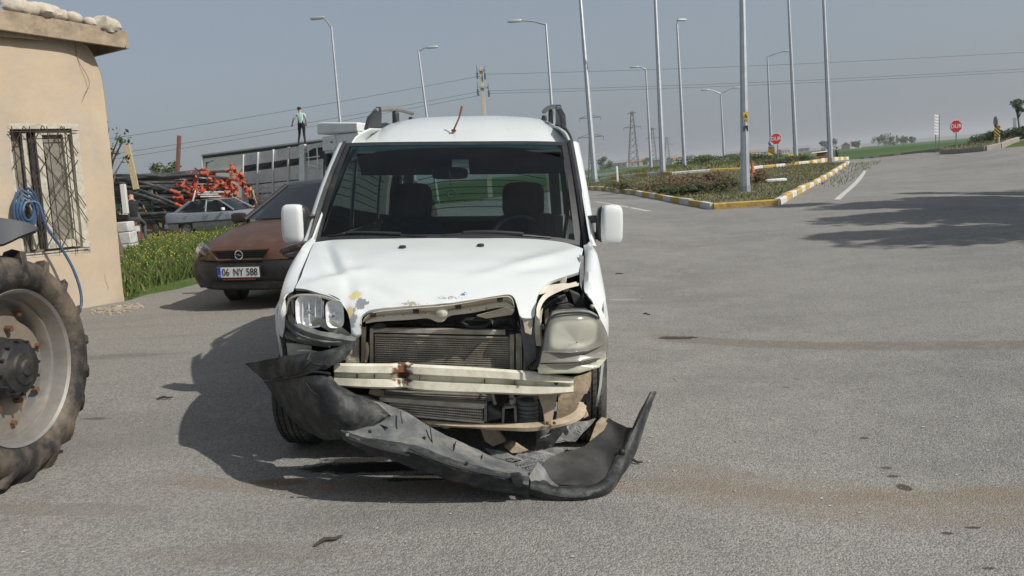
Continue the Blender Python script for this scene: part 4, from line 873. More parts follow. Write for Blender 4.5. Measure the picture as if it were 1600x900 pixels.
# ---- hanging headlamp unit
mat('lens_clear_band', (.20, .195, .175), .2, var=.2, vs=7, dirt=(.12, .11, .09), dscale=8, damt=.5, coat=.4)
def lens(name, pts, m, bulge, y, back=None, parent=van, n=40, sharp=False):
    P = VL([(*q[:2], q[2] if len(q) > 2 else y) for q in pts]); o = crom(P+[P[0]], n+1)[:-1] if not sharp else [a.lerp(c, i/5) for a, c in zip(P, P[1:]+P[:1]) for i in range(5)]; b = MB(); b.pillow(o, bulge, 7, 0, back, .32); return b.build(name, m, parent, smooth=50)
lamp = lens('hanging_headlight', [(853, 517, -.70), (859, 499, -.69), (866, 492.5, -.68), (885, 490, -.67), (912, 490, -.65), (932, 496, -.61), (944, 510, -.57), (950, 528, -.54), (949, 550, -.55), (938, 562, -.60), (900, 569, -.69), (846, 570, -.72), (849, 545, -.72)], 'lens_smoke', (0, -.035, 0), -.66, (0, .12, 0))
lamp['label'] = 'smoky hanging headlight unit pulled out of its bay'
def lens_glow():      # the silvered reflector that shows through the clouded lens
    n = MATS['lens_smoke'].node_tree.nodes; l = MATS['lens_smoke'].node_tree.links; bs = n['Principled BSDF']; src = bs.inputs['Base Color'].links[0].from_socket; tc = n.new('ShaderNodeTexCoord'); c = V(897, 524, -.71); s = (.118, 9., .068)
    mp = n.new('ShaderNodeMapping'); mp.inputs['Location'].default_value = tuple(-c[i]/s[i] for i in range(3)); mp.inputs['Scale'].default_value = tuple(1/x for x in s); l.new(tc.outputs['Object'], mp.inputs[0])
    sq = n.new('ShaderNodeVectorMath'); sq.operation = 'MULTIPLY'; l.new(mp.outputs[0], sq.inputs[0]); l.new(mp.outputs[0], sq.inputs[1]); ln = n.new('ShaderNodeVectorMath'); ln.operation = 'LENGTH'; l.new(sq.outputs[0], ln.inputs[0])
    r = n.new('ShaderNodeMapRange'); r.interpolation_type = 'SMOOTHSTEP'; r.inputs[1].default_value = 1.0; r.inputs[2].default_value = .62; r.inputs[4].default_value = .85; l.new(ln.outputs['Value'], r.inputs[0]); mx = n.new('ShaderNodeMixRGB'); mx.inputs[2].default_value = (.42, .42, .36, 1); l.new(r.outputs[0], mx.inputs[0]); l.new(src, mx.inputs[1]); l.new(mx.outputs[0], bs.inputs['Base Color'])
lens_glow()
lens('indicator', [(847, 550, -.750), (885, 551, -.742), (922, 547, -.70), (948, 538, -.61), (949, 549, -.61), (938, 559, -.665), (905, 566, -.722), (844, 567, -.752)], 'lens_clear_band', (0, -.006, 0), -.74, (0, .03, 0), lamp, sharp=True)
lens('lower_trim', [(843, 569, -.75), (895, 569, -.73), (930, 562, -.68), (947, 551, -.62), (948, 560, -.62), (936, 574, -.67), (905, 583, -.71), (842, 584, -.74), (840, 576, -.745)], 'lens_pale', (0, -.005, 0), -.73, (0, .08, 0), lamp, sharp=True)
b = MB(); P = crom(VL([(840, 574, -.76), (848, 540, -.755), (854, 512, -.72), (862, 495, -.70), (880, 489.5, -.69), (915, 489, -.66), (936, 497, -.61)]), 26); b.tube(P, .005, 6); b.build('lamp_seal', 'black_rubber', lamp)
slab('lamp_top_bracket', [(858, 492, -.56), (880, 483, -.56), (915, 484, -.54), (930, 492, -.52), (900, 495, -.56)], 'bumper_plastic', .05, lamp)
# ---- torn bumper: left corner, centre strip, right corner
bump = loft('torn_bumper', [[(383, 568, -.30), (415, 562.5, -.42), (453, 555.5, -.55), (485, 551, -.63), (527, 543.5, -.70), (556, 532, -.70)],
      [(397, 580, -.34), (430, 575, -.48), (465, 567, -.62), (495, 562, -.70), (527, 553, -.74), (550, 545, -.72)],
      [(413, 595, -.36), (440, 590, -.50), (473, 584, -.66), (500, 577, -.74), (522, 570, -.75), (540, 560, -.72)]], 'bumper_plastic', 34, 10, .005)
bump['label'] = 'torn black bumper dragging on the ground'
loft('bumper_corner', [[(414, 598, -.37), (440, 593, -.51), (470, 588, -.67), (492, 586, -.75), (516, 588, -.76), (527, 602, -.76), (556, 616, -.74), (585, 630, -.72), (607, 648, -.72)],
      [(424, 612, -.38), (448, 608, -.54), (474, 604, -.71), (498, 604, -.79), (520, 610, -.81), (545, 622, -.80), (570, 632, -.77), (590, 643, -.75), (603, 651, -.74)],
      [(441, 636, -.40), (462, 636, -.55), (482, 636, -.72), (505, 638, -.81), (530, 641, -.84), (552, 645, -.83), (570, 648, -.80), (585, 652, -.77), (596, 655, -.75)],
      [(457, 655, -.42), (475, 658, -.55), (492, 662, -.70), (512, 664, -.79), (532, 664, -.83), (550, 663, -.83), (566, 661, -.81), (580, 659, -.78), (590, 660, -.76)],
      [(474, 670, -.44), (485, 676, -.52), (498, 682, -.62), (510, 686, -.70), (524, 686, -.76), (540, 683, -.78), (556, 676, -.79), (570, 668, -.78), (584, 665, -.76)]], 'bumper_plastic', 40, 22, .005, bump, 50)
b = MB(); b.tube(crom(VL([(414, 597, -.38), (470, 587, -.68), (490, 581, -.75), (516, 584, -.77)]), 16), .006, 6); b.build('torn_edge', 'black_rubber', bump)
b = MB(); b.tube(crom(VL([(478, 598, -.74), (488, 612, -.78), (505, 619, -.80), (535, 618, -.80), (556, 619, -.77)]), 16), .004, 6); b.build('crease_line', 'black_rubber', bump)
for pts in ([(485, 551, -.65), (480, 562, -.68), (486, 566, -.70), (478, 572, -.70), (470, 580, -.68)], [(512, 560, -.75), (507, 568, -.76), (515, 573, -.76), (505, 578, -.76)], [(486, 568, -.71), (500, 571, -.75), (512, 572, -.76), (521, 570, -.76)]):
    b = MB(); b.tube(VL(pts), [.003]+[.005]*(len(pts)-2)+[.002], 5); b.build('crack', 'engine_dark', bump)
slab('inner_flap', [(566, 622, -.70), (585, 632, -.70), (607, 650, -.72), (597, 656, -.73), (583, 652, -.72), (575, 640, -.70)], 'engine_dark', .01, bump)
slab('inner_flap', [(556, 616, -.70), (575, 620, -.66), (607, 634, -.66), (625, 640, -.68), (612, 652, -.70), (590, 632, -.70)], 'bumper_grey', .008, bump)
# centre strip
fr = [[(531, 668, -.80), (560, 682, -.84), (590, 688, -.86), (627, 693, -.87), (660, 699, -.88), (689, 713, -.885), (730, 725, -.885), (780, 736, -.88), (826, 746, -.86)],
      [(533, 674, -.83), (560, 688, -.88), (590, 696, -.90), (627, 705, -.915), (660, 713, -.92), (689, 723, -.92), (730, 735, -.915), (780, 747, -.91), (826, 757, -.89)],
      [(535, 680, -.82), (560, 693, -.865), (590, 704, -.885), (627, 716, -.90), (660, 726, -.905), (689, 735, -.905), (730, 746, -.90), (780, 757, -.895), (826, 766, -.88)],
      [(536, 686, -.80), (560, 698, -.85), (590, 710, -.87), (627, 724, -.885), (660, 736, -.89), (689, 745, -.89), (730, 757, -.885), (780, 767, -.88), (826, 776, -.87)]]
strip = loft('lower_grille_strip', fr, 'bumper_plastic', 60, 12, .006, bump, 30)
tp = [[(545, 672, -.78), (565, 660, -.74), (600, 655, -.70), (624, 639, -.66), (655, 657, -.66), (690, 677, -.66), (713, 688, -.66), (755, 708, -.66), (798, 724, -.68), (824, 736, -.72)],
      [(538, 672, -.80), (560, 672, -.80), (600, 672, -.78), (624, 664, -.74), (655, 678, -.75), (690, 695, -.76), (713, 705, -.76), (755, 720, -.76), (798, 734, -.78), (825, 742, -.80)],
      [(533, 669, -.80), (560, 682, -.85), (590, 687, -.86), (627, 692, -.87), (660, 698, -.88), (689, 712, -.885), (730, 724, -.885), (780, 735, -.88), (812, 742, -.87), (826, 746, -.86)]]
panel = loft('upper_panel', tp, 'bumper_grey', 60, 12, .005, bump, 25)
for a, c in (((672, 664), (676, 692)), ((626, 642), (629, 660)), ((712, 690), (708, 707)), ((754, 710), (750, 724)), ((796, 726), (792, 738)), ((640, 690), (665, 682)), ((597, 688), (602, 672)), ((668, 696), (664, 684)), ((560, 668), (575, 678)), ((572, 664), (592, 672)), ((585, 660), (606, 668))):
    b = MB(); b.beam(V(*a, -.70)+Vector((0, -.008, 0)), V(*c, -.78)+Vector((0, -.008, 0)), .004, .008); b.build('panel_rib', 'bumper_plastic', panel)
for px, py, m in ((813, 753, 'chrome'), (543, 679, 'chrome'), (578, 674, 'engine_dark'), (730, 723, 'bumper_plastic')):
    b = MB(); b.ball(V(px, py, -.90), (.016, .012, .016), .8, 10); b.build('screw', m, strip)
b = MB(); P = crom(VL([(640, 700, -.93), (690, 722, -.935), (740, 736, -.93), (795, 746, -.925)]), 20); b.tube(P, [.006]*20, 6); b.build('moulded_groove', 'black_rubber', strip)
b = MB(); P = crom(VL([(545, 686, -.885), (590, 700, -.91), (640, 712, -.925)]), 14); b.tube(P, .006, 6); b.build('moulded_groove', 'black_rubber', strip)
slab('clip_plate', [(797, 741, -.925), (812, 740, -.92), (818, 748, -.915), (816, 762, -.91), (803, 760, -.92), (800, 752, -.925)], 'bumper_plastic', .02, strip)
slab('debris_plate', [(756, 700, -.58), (790, 706, -.62), (812, 718, -.66), (800, 722, -.68), (770, 714, -.62)], 'bumper_grey', .006, bump)
netting('grille_mesh', [(792, 716, -.66), (822, 706, -.58), (880, 700, -.56), (862, 726, -.66)], 20, 10, .0022, 'bumper_grey', bump)
netting('grille_mesh', [(812, 722, -.70), (848, 716, -.64), (848, 742, -.70), (800, 734, -.72)], 12, 8, .0022, 'bumper_grey', bump)
netting('grille_mesh', [(838, 690, -.55), (880, 664, -.45), (930, 655, -.36), (898, 690, -.46)], 16, 10, .0020, 'bumper_grey', bump)
# right corner, lying on the ground
low = [(826, 772, -.865), (873, 783, -.87), (919, 783, -.86), (945, 775, -.82), (961, 760, -.75), (977, 735, -.64), (991, 712, -.54), (1008, 662, -.40), (1025, 611, -.28)]
mid_ = [(828, 763, -.88), (873, 774, -.89), (919, 774, -.88), (944, 766, -.84), (959, 752, -.77), (973, 727, -.66), (987, 703, -.56), (1006, 652, -.42), (1023, 611, -.30)]
hi = [(830, 754, -.86), (873, 764, -.87), (913, 763, -.86), (940, 757, -.82), (955, 746, -.75), (967, 719, -.64), (980, 694, -.55), (1003, 645, -.42), (1018, 612, -.31)]
inn = [(838, 752, -.83), (873, 761, -.83), (911, 760, -.82), (936, 753, -.78), (950, 742, -.72), (962, 716, -.62), (976, 692, -.53), (1000, 645, -.41), (1016, 613, -.30)]
loft('bumper_lip', [low, mid_, hi, inn], 'bumper_plastic', 50, 10, .006, bump, 40)
loft('bumper_bowl', [[(830, 757, -.84), (873, 764, -.83), (911, 762, -.82), (937, 755, -.78), (951, 744, -.72), (962, 718, -.62), (974, 694, -.53), (990, 668, -.44)],
     [(840, 745, -.78), (872, 748, -.76), (908, 744, -.74), (932, 735, -.70), (945, 722, -.62), (956, 704, -.54), (968, 686, -.46), (980, 667, -.42)],
     [(846, 732, -.74), (872, 728, -.70), (905, 722, -.66), (926, 713, -.60), (940, 701, -.52), (950, 688, -.46), (960, 673, -.40), (966, 661, -.38)],
     [(852, 720, -.70), (872, 710, -.64), (903, 702, -.56), (918, 694, -.50), (926, 684, -.44), (934, 672, -.40), (944, 660, -.36), (951, 653, -.34)]], 'bumper_inside_shade', 40, 20, .006, bump, 50)
slab('lamp_slot', [(872, 757, -.815), (886, 750, -.79), (924, 750, -.77), (916, 759, -.80)], 'engine_dark', .004, bump)
loft('corner_web', [[(826, 746, -.86), (832, 756, -.85), (845, 762, -.85), (870, 764, -.85)], [(830, 738, -.82), (840, 747, -.80), (852, 754, -.80), (872, 760, -.82)], [(840, 722, -.74), (850, 732, -.75), (856, 742, -.77), (864, 754, -.80)]], 'bumper_grey', 16, 8, .005, bump, 50)
slab('end_bracket', [(921, 690, -.50), (932, 660, -.36), (940, 652, -.34), (952, 655, -.34), (944, 672, -.42)], 'mud', .006, bump)
b = MB(); b.ball(V(972, 707, -.60), (.03, .03, .035), .8, 12); b.build('bolt_hole', 'engine_dark', bump)
# ================================================================== LEFT SIDE: building, tractor, hose, cars
mat('plaster', (.46, .37, .265), .92, var=.10, vs=1.4, bump=.45, bs=14, dirt=(.335, .325, .30), dscale=1.0, damt=.55)
mat('old_wood', (.30, .235, .165), .85, var=.3, vs=9, bump=.5, bs=30, dirt=(.13, .10, .075), dscale=7, damt=.4)
mat('pale_wood', (.45, .35, .20), .8, var=.2, vs=12, bump=.3, bs=40)
mat('window_paint', (.46, .44, .36), .75, var=.15, vs=9, dirt=(.24, .19, .13), dscale=10, damt=.55, bump=.3, bs=40)
mat('bar_iron', (.045, .032, .024), .75, var=.4, vs=20)
mat('roof_stone', (.50, .45, .37), .95, var=.25, vs=7, bump=.9, bs=14, dirt=(.30, .25, .18), dscale=6, damt=.5)
mat('hose_blue', (.03, .075, .15), .5, var=.25, vs=20, dirt=(.10, .12, .14), dscale=12, damt=.4)
mat('crack_dark', (.20, .15, .105), .95, var=.3)
mat('grime_pane', (.16, .15, .125), .45, var=.35, vs=7, dirt=(.34, .30, .24), dscale=4, damt=.5)
mat('paper_white', (.50, .50, .47), .8, var=.15, vs=12)
# ---- building: plane through two traced base points
WA, WB = gd(203, 476, 10.4), gd(0, 515, 8.95); WD = Vector((WA.x-WB.x, WA.y-WB.y, 0)).normalized(); WN = Vector((WD.y, -WD.x, 0))    # WN points out of the wall, to the camera side
if WN.dot(CP-WA) < 0: WN = -WN
WZ0 = min(WA.z, WB.z)-.05
def W(px, py, off=0.):
    """building-local (s along wall, z) point seen at a pixel, off metres proud of the wall"""
    d = ray(px, py); t = (off-(CP-WA).dot(WN))/d.dot(WN); p = CP+d*t; return p
bld = thing('building', 'cracked plaster hut with barred window and stones on its roof', 'building', (WA.x, WA.y, WA.z)); BM = Matrix.Translation(-Vector((WA.x, WA.y, WA.z)))
def bput(b, name, m, parent=None, **k):
    o = b.build(name, m, parent or bld, **k)
    if parent is None or parent == bld or True: o.data.transform(BM)
    return o
wo = [(203, 477), (198, 440), (190, 350), (182, 260), (176, 200), (173, 165), (167, 120), (158, 95), (148, 74), (135, 66)]   # ragged right edge
edge = crom([W(*p) for p in wo], 40)
win = [W(12, 196), W(120, 197), W(140, 392), W(37, 402)]
wt = Vector((0, 0, 1)); left = W(-330, 300)
def wl2(p): return Vector(((p-WA).dot(WD), p.z))
E2 = [wl2(p) for p in edge]; ztop = E2[-1].y; win2 = [wl2(p) for p in win]; s0 = -4.2
outer = [Vector((s0, WZ0)), Vector((E2[0].x, WZ0))]+E2+[Vector((s0, ztop+.02))]
P = []
for a, c in zip(outer, outer[1:]+outer[:1]): k = max(1, int((c-a).length/.15)); P += [a.lerp(c, i/k) for i in range(k)]
Wd = []
for a, c in zip(win2, win2[1:]+win2[:1]): k = 10; Wd += [a.lerp(c, i/k) for i in range(k)]
I = []
x = s0+.06
while x < .1:
    z = WZ0+.06
    while z < ztop:
        q = Vector((x, z))
        if inside(q, P) and not inside(q, Wd) and min((q-r).length for r in P+Wd) > .06: I.append(q)
        z += .12
    x += .12
VV, _, F, *_ = delaunay_2d_cdt(P+Wd+I, [], [list(range(len(P))), list(range(len(P), len(P)+len(Wd)))], 0, 1e-5)
b = MB(); pts = []
for v in VV:
    e = min(1, max(0, (v.x+.5)/.5)); rb = 0
    n_ = .022*mnoise.noise(Vector((v.x*1.1, v.y*1.1, 1)))+.007*mnoise.noise(Vector((v.x*5, v.y*5, 7)))-.10*e**3
    if any((v-w).length < 1e-4 for w in Wd): n_ *= .3
    pts.append(WA*1+WD*v.x+WN*n_+Vector((0, 0, v.y-WA.z)))
FF = []
for f in F:
    c = sum((Vector(VV[i]) for i in f), Vector((0, 0)))/len(f)
    if inside(c, P) and not inside(c, Wd): FF.append(f)
b.add(pts, FF); wall = bput(b, 'wall', 'plaster', smooth=60)
# reveals, end wall, back: real thickness
b = MB()
q = [WA+WD*p.x+Vector((0, 0, p.y-WA.z)) for p in Wd]; b.grid([q+[q[0]], [p-WN*.24 for p in q]+[q[0]-WN*.24]])
ew = [WA+WD*p.x-WN*.10+Vector((0, 0, p.y-WA.z)) for p in [Vector((E2[0].x, WZ0))]+E2]; b.grid([ew, [p-WN*.25-WD*.05 for p in ew], [p-WN*3.2-WD*.05 for p in ew]])
b.box(WA+WD*(s0/2)-WN*3.2+Vector((0, 0, 1.5)), (.2, 4.2, 3.6), Matrix.Rotation(math.atan2(-WD.x, WD.y), 3, 'Z'))
bput(b, 'end_wall', 'plaster', smooth=30)
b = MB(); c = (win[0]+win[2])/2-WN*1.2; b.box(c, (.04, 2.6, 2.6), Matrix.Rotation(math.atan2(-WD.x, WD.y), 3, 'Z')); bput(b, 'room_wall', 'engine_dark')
# cracks
for pl in ([(60, 110), (66, 150), (62, 165), (74, 190)], [(115, 60), (122, 95), (132, 110), (140, 128), (134, 145), (128, 160)], [(143, 404), (152, 420), (162, 428), (168, 450), (168, 472)], [(56, 130), (60, 112), (55, 85)]):
    b = MB(); b.tube([W(x+random.uniform(-1, 1), y, -.012) for x, y in [tuple(p) for p in [(lambda v: (v.x, v.y))(v) for v in crom([Vector((a, c, 0)) for a, c in pl], 14)]]], [.001]+[.004]*12+[.001], 5); bput(b, 'crack', 'crack_dark', wall)
# window: frames, panes, bars
def wrect(name, quad, m, off, th, parent, bevel=.004):
    b = MB(); b.prism([W(x, y, off) for x, y in quad], -WN*th); return bput(b, name, m, parent, bevel=bevel)
winp = MB(); winp.prism([W(x, y, -.14) for x, y in ((14, 198), (118, 199), (138, 390), (38, 399))], -WN*.006); window = bput(winp, 'window', 'grime_pane', bld)
for q in ([(9, 193), (122, 194), (122, 201), (11, 202)], [(112, 200), (122, 200), (142, 393), (131, 394)], [(10, 200), (15, 200), (40, 402), (35, 403)], [(35, 396), (140, 387), (142, 394), (36, 404)]):
    wrect('frame', q, 'window_paint', .005, .12, window)
for q in ([(55, 206), (65, 205), (86, 388), (76, 389)], [(64, 204), (110, 203), (111, 210), (65, 211)], [(98, 210), (106, 209), (127, 384), (118, 386)], [(34, 208), (41, 207), (62, 388), (53, 390)], [(76, 377), (122, 373), (124, 384), (78, 389)]):
    wrect('sash', q, 'window_paint', -.05, .05, window)
wrect('pane_paper', [(69, 216), (100, 215), (102, 240), (90, 246), (72, 244)], 'paper_white', -.12, .004, window)
wrect('pane', [(72, 246), (100, 243), (117, 376), (86, 380)], 'grime_pane', -.10, .004, window); wrect('pane', [(66, 210), (99, 209), (100, 244), (71, 247)], 'grime_pane', -.105, .004, window)
b = MB(); b.prism([W(x, y, -.11) for x, y in ((43, 208), (54, 207), (75, 385), (64, 387))], -WN*.02); bput(b, 'dark_gap', 'engine_dark', window)
nbar = 0
for pl in [[(14, 207), (37, 237), (20, 262)], [(37, 197), (20, 232), (60, 290), (32, 345)], [(37, 197), (75, 245), (45, 300), (88, 360), (70, 392)], [(66, 196), (48, 230), (96, 290), (70, 340), (108, 388)], [(66, 196), (112, 250), (78, 300), (116, 345), (95, 391)], [(96, 197), (76, 235), (120, 290), (92, 335), (133, 375)], [(96, 197), (122, 240)], [(112, 205), (96, 240)], [(122, 250), (100, 285), (138, 345)], [(24, 300), (50, 340), (40, 395)], [(60, 290), (80, 330), (56, 393)], [(120, 300), (135, 322)]]:
    b = MB(); b.tube([W(x, y, .035) for x, y in pl], .0052, 6); bput(b, 'bar', 'bar_iron', window)
for x0, x1 in ((18, 42), (46, 69), (73, 96), (100, 121)): b = MB(); b.tube([W(x0, 197, .045), W(x1, 394, .045)], .0055, 6); bput(b, 'bar', 'bar_iron', window)
for a, c in (((12, 206), (122, 204)), ((36, 396), (140, 386))): b = MB(); b.tube([W(*a, .04), W(*c, .04)], .006, 6); bput(b, 'bar', 'bar_iron', window)
# roof: fascia boards, soffit, slab
def brd(name, quad, off, th, m='old_wood', par=None): b = MB(); b.prism([W(x, y, off) for x, y in quad], -WN*th); return bput(b, name, m, par or bld, bevel=.006)
rf = brd('fascia_board', [(-140, -10), (200, 49), (199, 69), (195, 75), (-140, 26)], .16, .05)
brd('fascia_board', [(-140, 30), (60, 53), (72, 57), (68, 62), (-140, 42)], .10, .05)
b = MB(); p0, p1 = W(199, 60, .13), W(-140, 10, .13); b.prism([p0, p1, p1-WN*3.9, p0-WN*3.9], (0, 0, .07)); bput(b, 'roof_slab', 'old_wood')
b = MB(); b.beam(W(198, 66, .13), W(198, 66, .13)-WN*3.5, .05, .16); bput(b, 'fascia_board', 'old_wood', bld)
random.seed(11)
for i, (px, py, w, h, lb) in enumerate([(-20, 2, 46, 24, None), (28, 11, 34, 18, 'squarish pale stone on the hut roof next to the left photo edge'), (70, 19, 40, 19, 'broad low stone on the hut roof, above the window'), (112, 31, 30, 15, 'small flat stone in the middle of the row on the hut roof'), (140, 37, 24, 13, 'smallest rounded stone on the hut roof'), (166, 40, 42, 20, 'lumpy end stone at the right corner of the hut roof'), (92, 24, 26, 14, 'stone half hidden between two bigger ones on the hut roof'), (50, 14, 26, 15, 'little stone wedged beside the squarish one on the hut roof')]):
    if lb is None: continue
    p = W(px, py, .05); s_ = (p-CP).length/FPX; b = MB(); b.ball((0, 0, 0), (w*s_, h*s_*1.5, h*s_*1.15), .8, 18)
    b.v = [tuple(Vector(v)*(1+.28*mnoise.noise(Vector(v)*9+Vector((i*7, 0, 0)))+.10*mnoise.noise(Vector(v)*25+Vector((i*7, 0, 0))))) for v in b.v]
    o = b.build('roof_stone', 'roof_stone', None, smooth=40); o.location = p; o.rotation_euler = (0, 0, random.uniform(0, 3)); tag(o, lb, 'stone', 'stones weighing down the hut roof')
# hose
b = MB(); hp = []
for k in range(4):
    for i in range(16): a = 2*math.pi*i/16; r_ = 1-.10*k; hp.append(W(40+k*1.5+(19-k*2.2)*math.sin(a)*r_, 326+k*1.2-(33-4*k)*math.cos(a)*r_, .10+.02*k+.012*math.sin(a*3)))
tail = crom([hp[-1], W(60, 318, .2), W(72, 352, .22), W(96, 388, .24), (W(114, 420, .27)), W(125, 452, .30), W(127, 476, .32), W(121, 491, .34)], 40)
b.tube(hp+tail[1:], .017, 7); ho = b.build('water_hose', 'hose_blue', None); tag(ho, 'blue water hose coiled on the window bars of the hut', 'hose')
# rubble along the wall foot
mat('rubble', (.33, .28, .22), .95, var=.3, vs=6, bump=.5, bs=30)
b = MB()
for i in range(150):
    t = random.random(); p = gpt(150+t*60+random.uniform(-14, 20), 489-t*10+random.uniform(-3, 6)); d_ = random.uniform(.012, .05); b.ball(p+Vector((0, 0, .02)), (d_*1.4, d_, d_*.8), .7, 6)
tag(b.build('wall_rubble', 'rubble', None, smooth=0), 'crumbled plaster lumps along the foot of the hut', 'rubble', kind='stuff')
# ================================================================== TRACTOR (only its front wheel and mudguard reach into the picture)
mat('tractor_tyre', (.018, .018, .018), .75, var=.35, vs=9, dirt=(.22, .175, .125), dscale=4, damt=.62, bump=.3, bs=40)
mat('wheel_silver', (.33, .32, .30), .42, .6, var=.2, vs=7, dirt=(.30, .24, .17), dscale=6, damt=.5)
mat('hub_black', (.022, .022, .024), .5, var=.35, vs=12, dirt=(.10, .09, .07), dscale=8, damt=.4)
mat('disc_grey', (.24, .22, .19), .55, .3, var=.25, vs=6, dirt=(.24, .18, .12), dscale=4, damt=.6)
mat('mudguard_grey', (.045, .050, .056), .5, var=.2, dirt=(.14, .13, .11), dscale=4, damt=.4)
tc_ = at(48, 587, 3.62)-Vector((.2, 0, 0)); TG = G(tc_.x, tc_.y); TR = .565
tr = thing('tractor', 'tractor with a lugged front tyre and silver rim by the hut', 'tractor', (tc_.x, tc_.y, TG))
e = bpy.data.objects.new('wheel', None); COL.objects.link(e); e.parent = tr; e.location = (0, 0, TR-.012); e.rotation_euler = (R(4.5), 0, R(-36))      # local x = axle pointing out to the camera side
HW = .19
e.rotation_euler = (0, R(3), R(-3))
b = MB(); rt_ = TR-.035
b.lathe([(.365, -HW*.75), (.375, -HW*.92), (.42, -HW*1.08), (.48, -HW*1.02), (rt_-.02, -HW*.86), (rt_, -HW*.5), (rt_+.004, 0), (rt_, HW*.5), (rt_-.02, HW*.86), (.48, HW*1.02), (.42, HW*1.08), (.375, HW*.92), (.365, HW*.75)], (0, 0, 0), (1, 0, 0), 64); tt = b.build('tyre', 'tractor_tyre', e, smooth=50)
for k in range(19):
    for sg in (-1, 1):
        a0 = 2*math.pi*(k+(.5 if sg > 0 else 0))/19; pp_ = []
        for u, da, rr_ in ((.0, .0, rt_+.004), (.45, .11, rt_+.003), (.86, .20, rt_-.015), (1.02, .245, rt_-.06), (1.05, .27, rt_-.10)):
            pp_.append((sg*HW*u, a0+da*1.0, rr_))
        lug = MB(); rows = []
        for (x, a, r0) in pp_:
            dw = .036; h_ = .036 if r0 > rt_-.05 else .02; pt = lambda an, rr: Vector((x, rr*math.cos(an), rr*math.sin(an)))
            rows.append([pt(a-dw*1.5/.56*.56, r0-.004), pt(a-dw, r0+h_), pt(a+dw, r0+h_), pt(a+dw*1.5, r0-.004)])
        lug.grid(rows); lug.add(rows[0], [(0, 1, 2, 3)]); lug.add(rows[-1], [(3, 2, 1, 0)]); lug.build('lug', 'tractor_tyre', tt, bevel=.006, smooth=30)
S_ = -1      # outer face towards local -x or +x decided by camera
ax = Matrix.Rotation(R(-3), 3, 'Z')@Vector((1, 0, 0)); S_ = 1 if ax.dot(CP-tc_) > 0 else -1
b = MB(); b.lathe([(.375, S_*.165), (.368, S_*.175), (.355, S_*.165), (.345, S_*.13), (.338, S_*.10), (.325, S_*.10), (.315, S_*.075), (.312, S_*.02), (.312, -S_*.05), (.345, -S_*.09), (.375, -S_*.165)], (0, 0, 0), (1, 0, 0), 64); rim = b.build('rim', 'wheel_silver', e, smooth=25)
b = MB(); n = 48; inner_ = []; outer_ = []
rows = [[], [], []]
for i in range(n):
    a = 2*math.pi*i/n; w_ = .5+.5*math.cos(a*4); rows[0].append(Vector((S_*.055, .10*math.cos(a), .10*math.sin(a)))); rows[1].append(Vector((S_*.06, .2*math.cos(a), .2*math.sin(a)))); rr_ = .262+.055*w_**.6; rows[2].append(Vector((S_*.045, rr_*math.cos(a), rr_*math.sin(a))))
b.grid(rows, 0, True); b.build('wheel_disc', 'disc_grey', e, smooth=30, solid=.012)
b = MB(); b.lathe([(.001, S_*.205), (.035, S_*.205), (.040, S_*.195), (.075, S_*.195), (.08, S_*.185), (.115, S_*.175), (.125, S_*.155), (.138, S_*.15), (.140, S_*.09), (.15, S_*.06), (.15, S_*.03)], (0, 0, 0), (1, 0, 0), 40); hub = b.build('hub', 'hub_black', e, smooth=25)
for k in range(12):
    a = 2*math.pi*k/12; b = MB(); b.lathe([(.001, S_*.172), (.008, S_*.172), (.009, S_*.15)], (0, .128*math.cos(a), .128*math.sin(a)), (1, 0, 0), 6); b.build('bolt', 'hub_black', hub, smooth=0)
for k in range(8):
    a = 2*math.pi*(k+.5)/8; b = MB(); b.lathe([(.001, S_*.095), (.016, S_*.095), (.018, S_*.06)], (0, .19*math.cos(a), .19*math.sin(a)), (1, 0, 0), 6); b.build('wheel_nut', 'rust', e, smooth=0)
    a = 2*math.pi*(k+.2)/8; b = MB(); b.lathe([(.001, S_*.075), (.014, S_*.075), (.016, S_*.04)], (0, .285*math.cos(a), .285*math.sin(a)), (1, 0, 0), 6); b.build('wheel_nut', 'rust', e, smooth=0)
# axle, mudguard and the rest of the machine out of frame
b = MB(); b.tube([(-S_*.02, 0, 0), (-S_*.75, 0, .02)], [.10, .08], 16); b.build('axle', 'hub_black', e)
lam = lambda p: Vector(p)-Vector((tc_.x, tc_.y, TG))
b = MB(); rows = [crom([lam(at(*q)) for q in r], 14) for r in ([(-120, 352, 3.5), (-60, 338, 3.5), (0, 343, 3.55), (40, 350, 3.6), (58, 358, 3.62)], [(-120, 372, 3.75), (-60, 356, 3.75), (0, 352, 3.8), (40, 352, 3.85), (60, 360, 3.85)], [(-120, 400, 3.45), (-60, 388, 3.45), (0, 384, 3.5), (28, 372, 3.55), (56, 362, 3.6)])]
b.grid([rows[1], rows[0], rows[2]]).build('mudguard', 'mudguard_grey', tr, solid=.02)
# ================================================================== CARS
mat('glass_dark', (.012, .016, .018), .05, var=.1, spec=.7)
mat('car_black', (.014, .014, .015), .5, var=.3, vs=9, dirt=(.07, .06, .05), dscale=6, damt=.4)
mat('car_brown', (.088, .042, .025), .42, .15, var=.12, vs=4, dirt=(.16, .10, .065), dscale=5, damt=.4)
mat('car_dark_roof', (.030, .024, .024), .35, .2, var=.15, dirt=(.10, .08, .07), dscale=5, damt=.3)
mat('car_silver', (.30, .32, .35), .35, .45, var=.08, dirt=(.25, .23, .2), dscale=3, damt=.35)
mat('plate_white', (.72, .73, .72), .5, var=.04); mat('plate_blue', (.015, .06, .35), .5, var=.05); mat('print_black', (.012, .012, .012), .6, var=.05); mat('print_red', (.35, .03, .03), .6, var=.05)
mat('plate_base', (.02, .02, .02), .5)
glass('car_glass', (.10, .14, .14), .02, 1.0, dirt=.01)
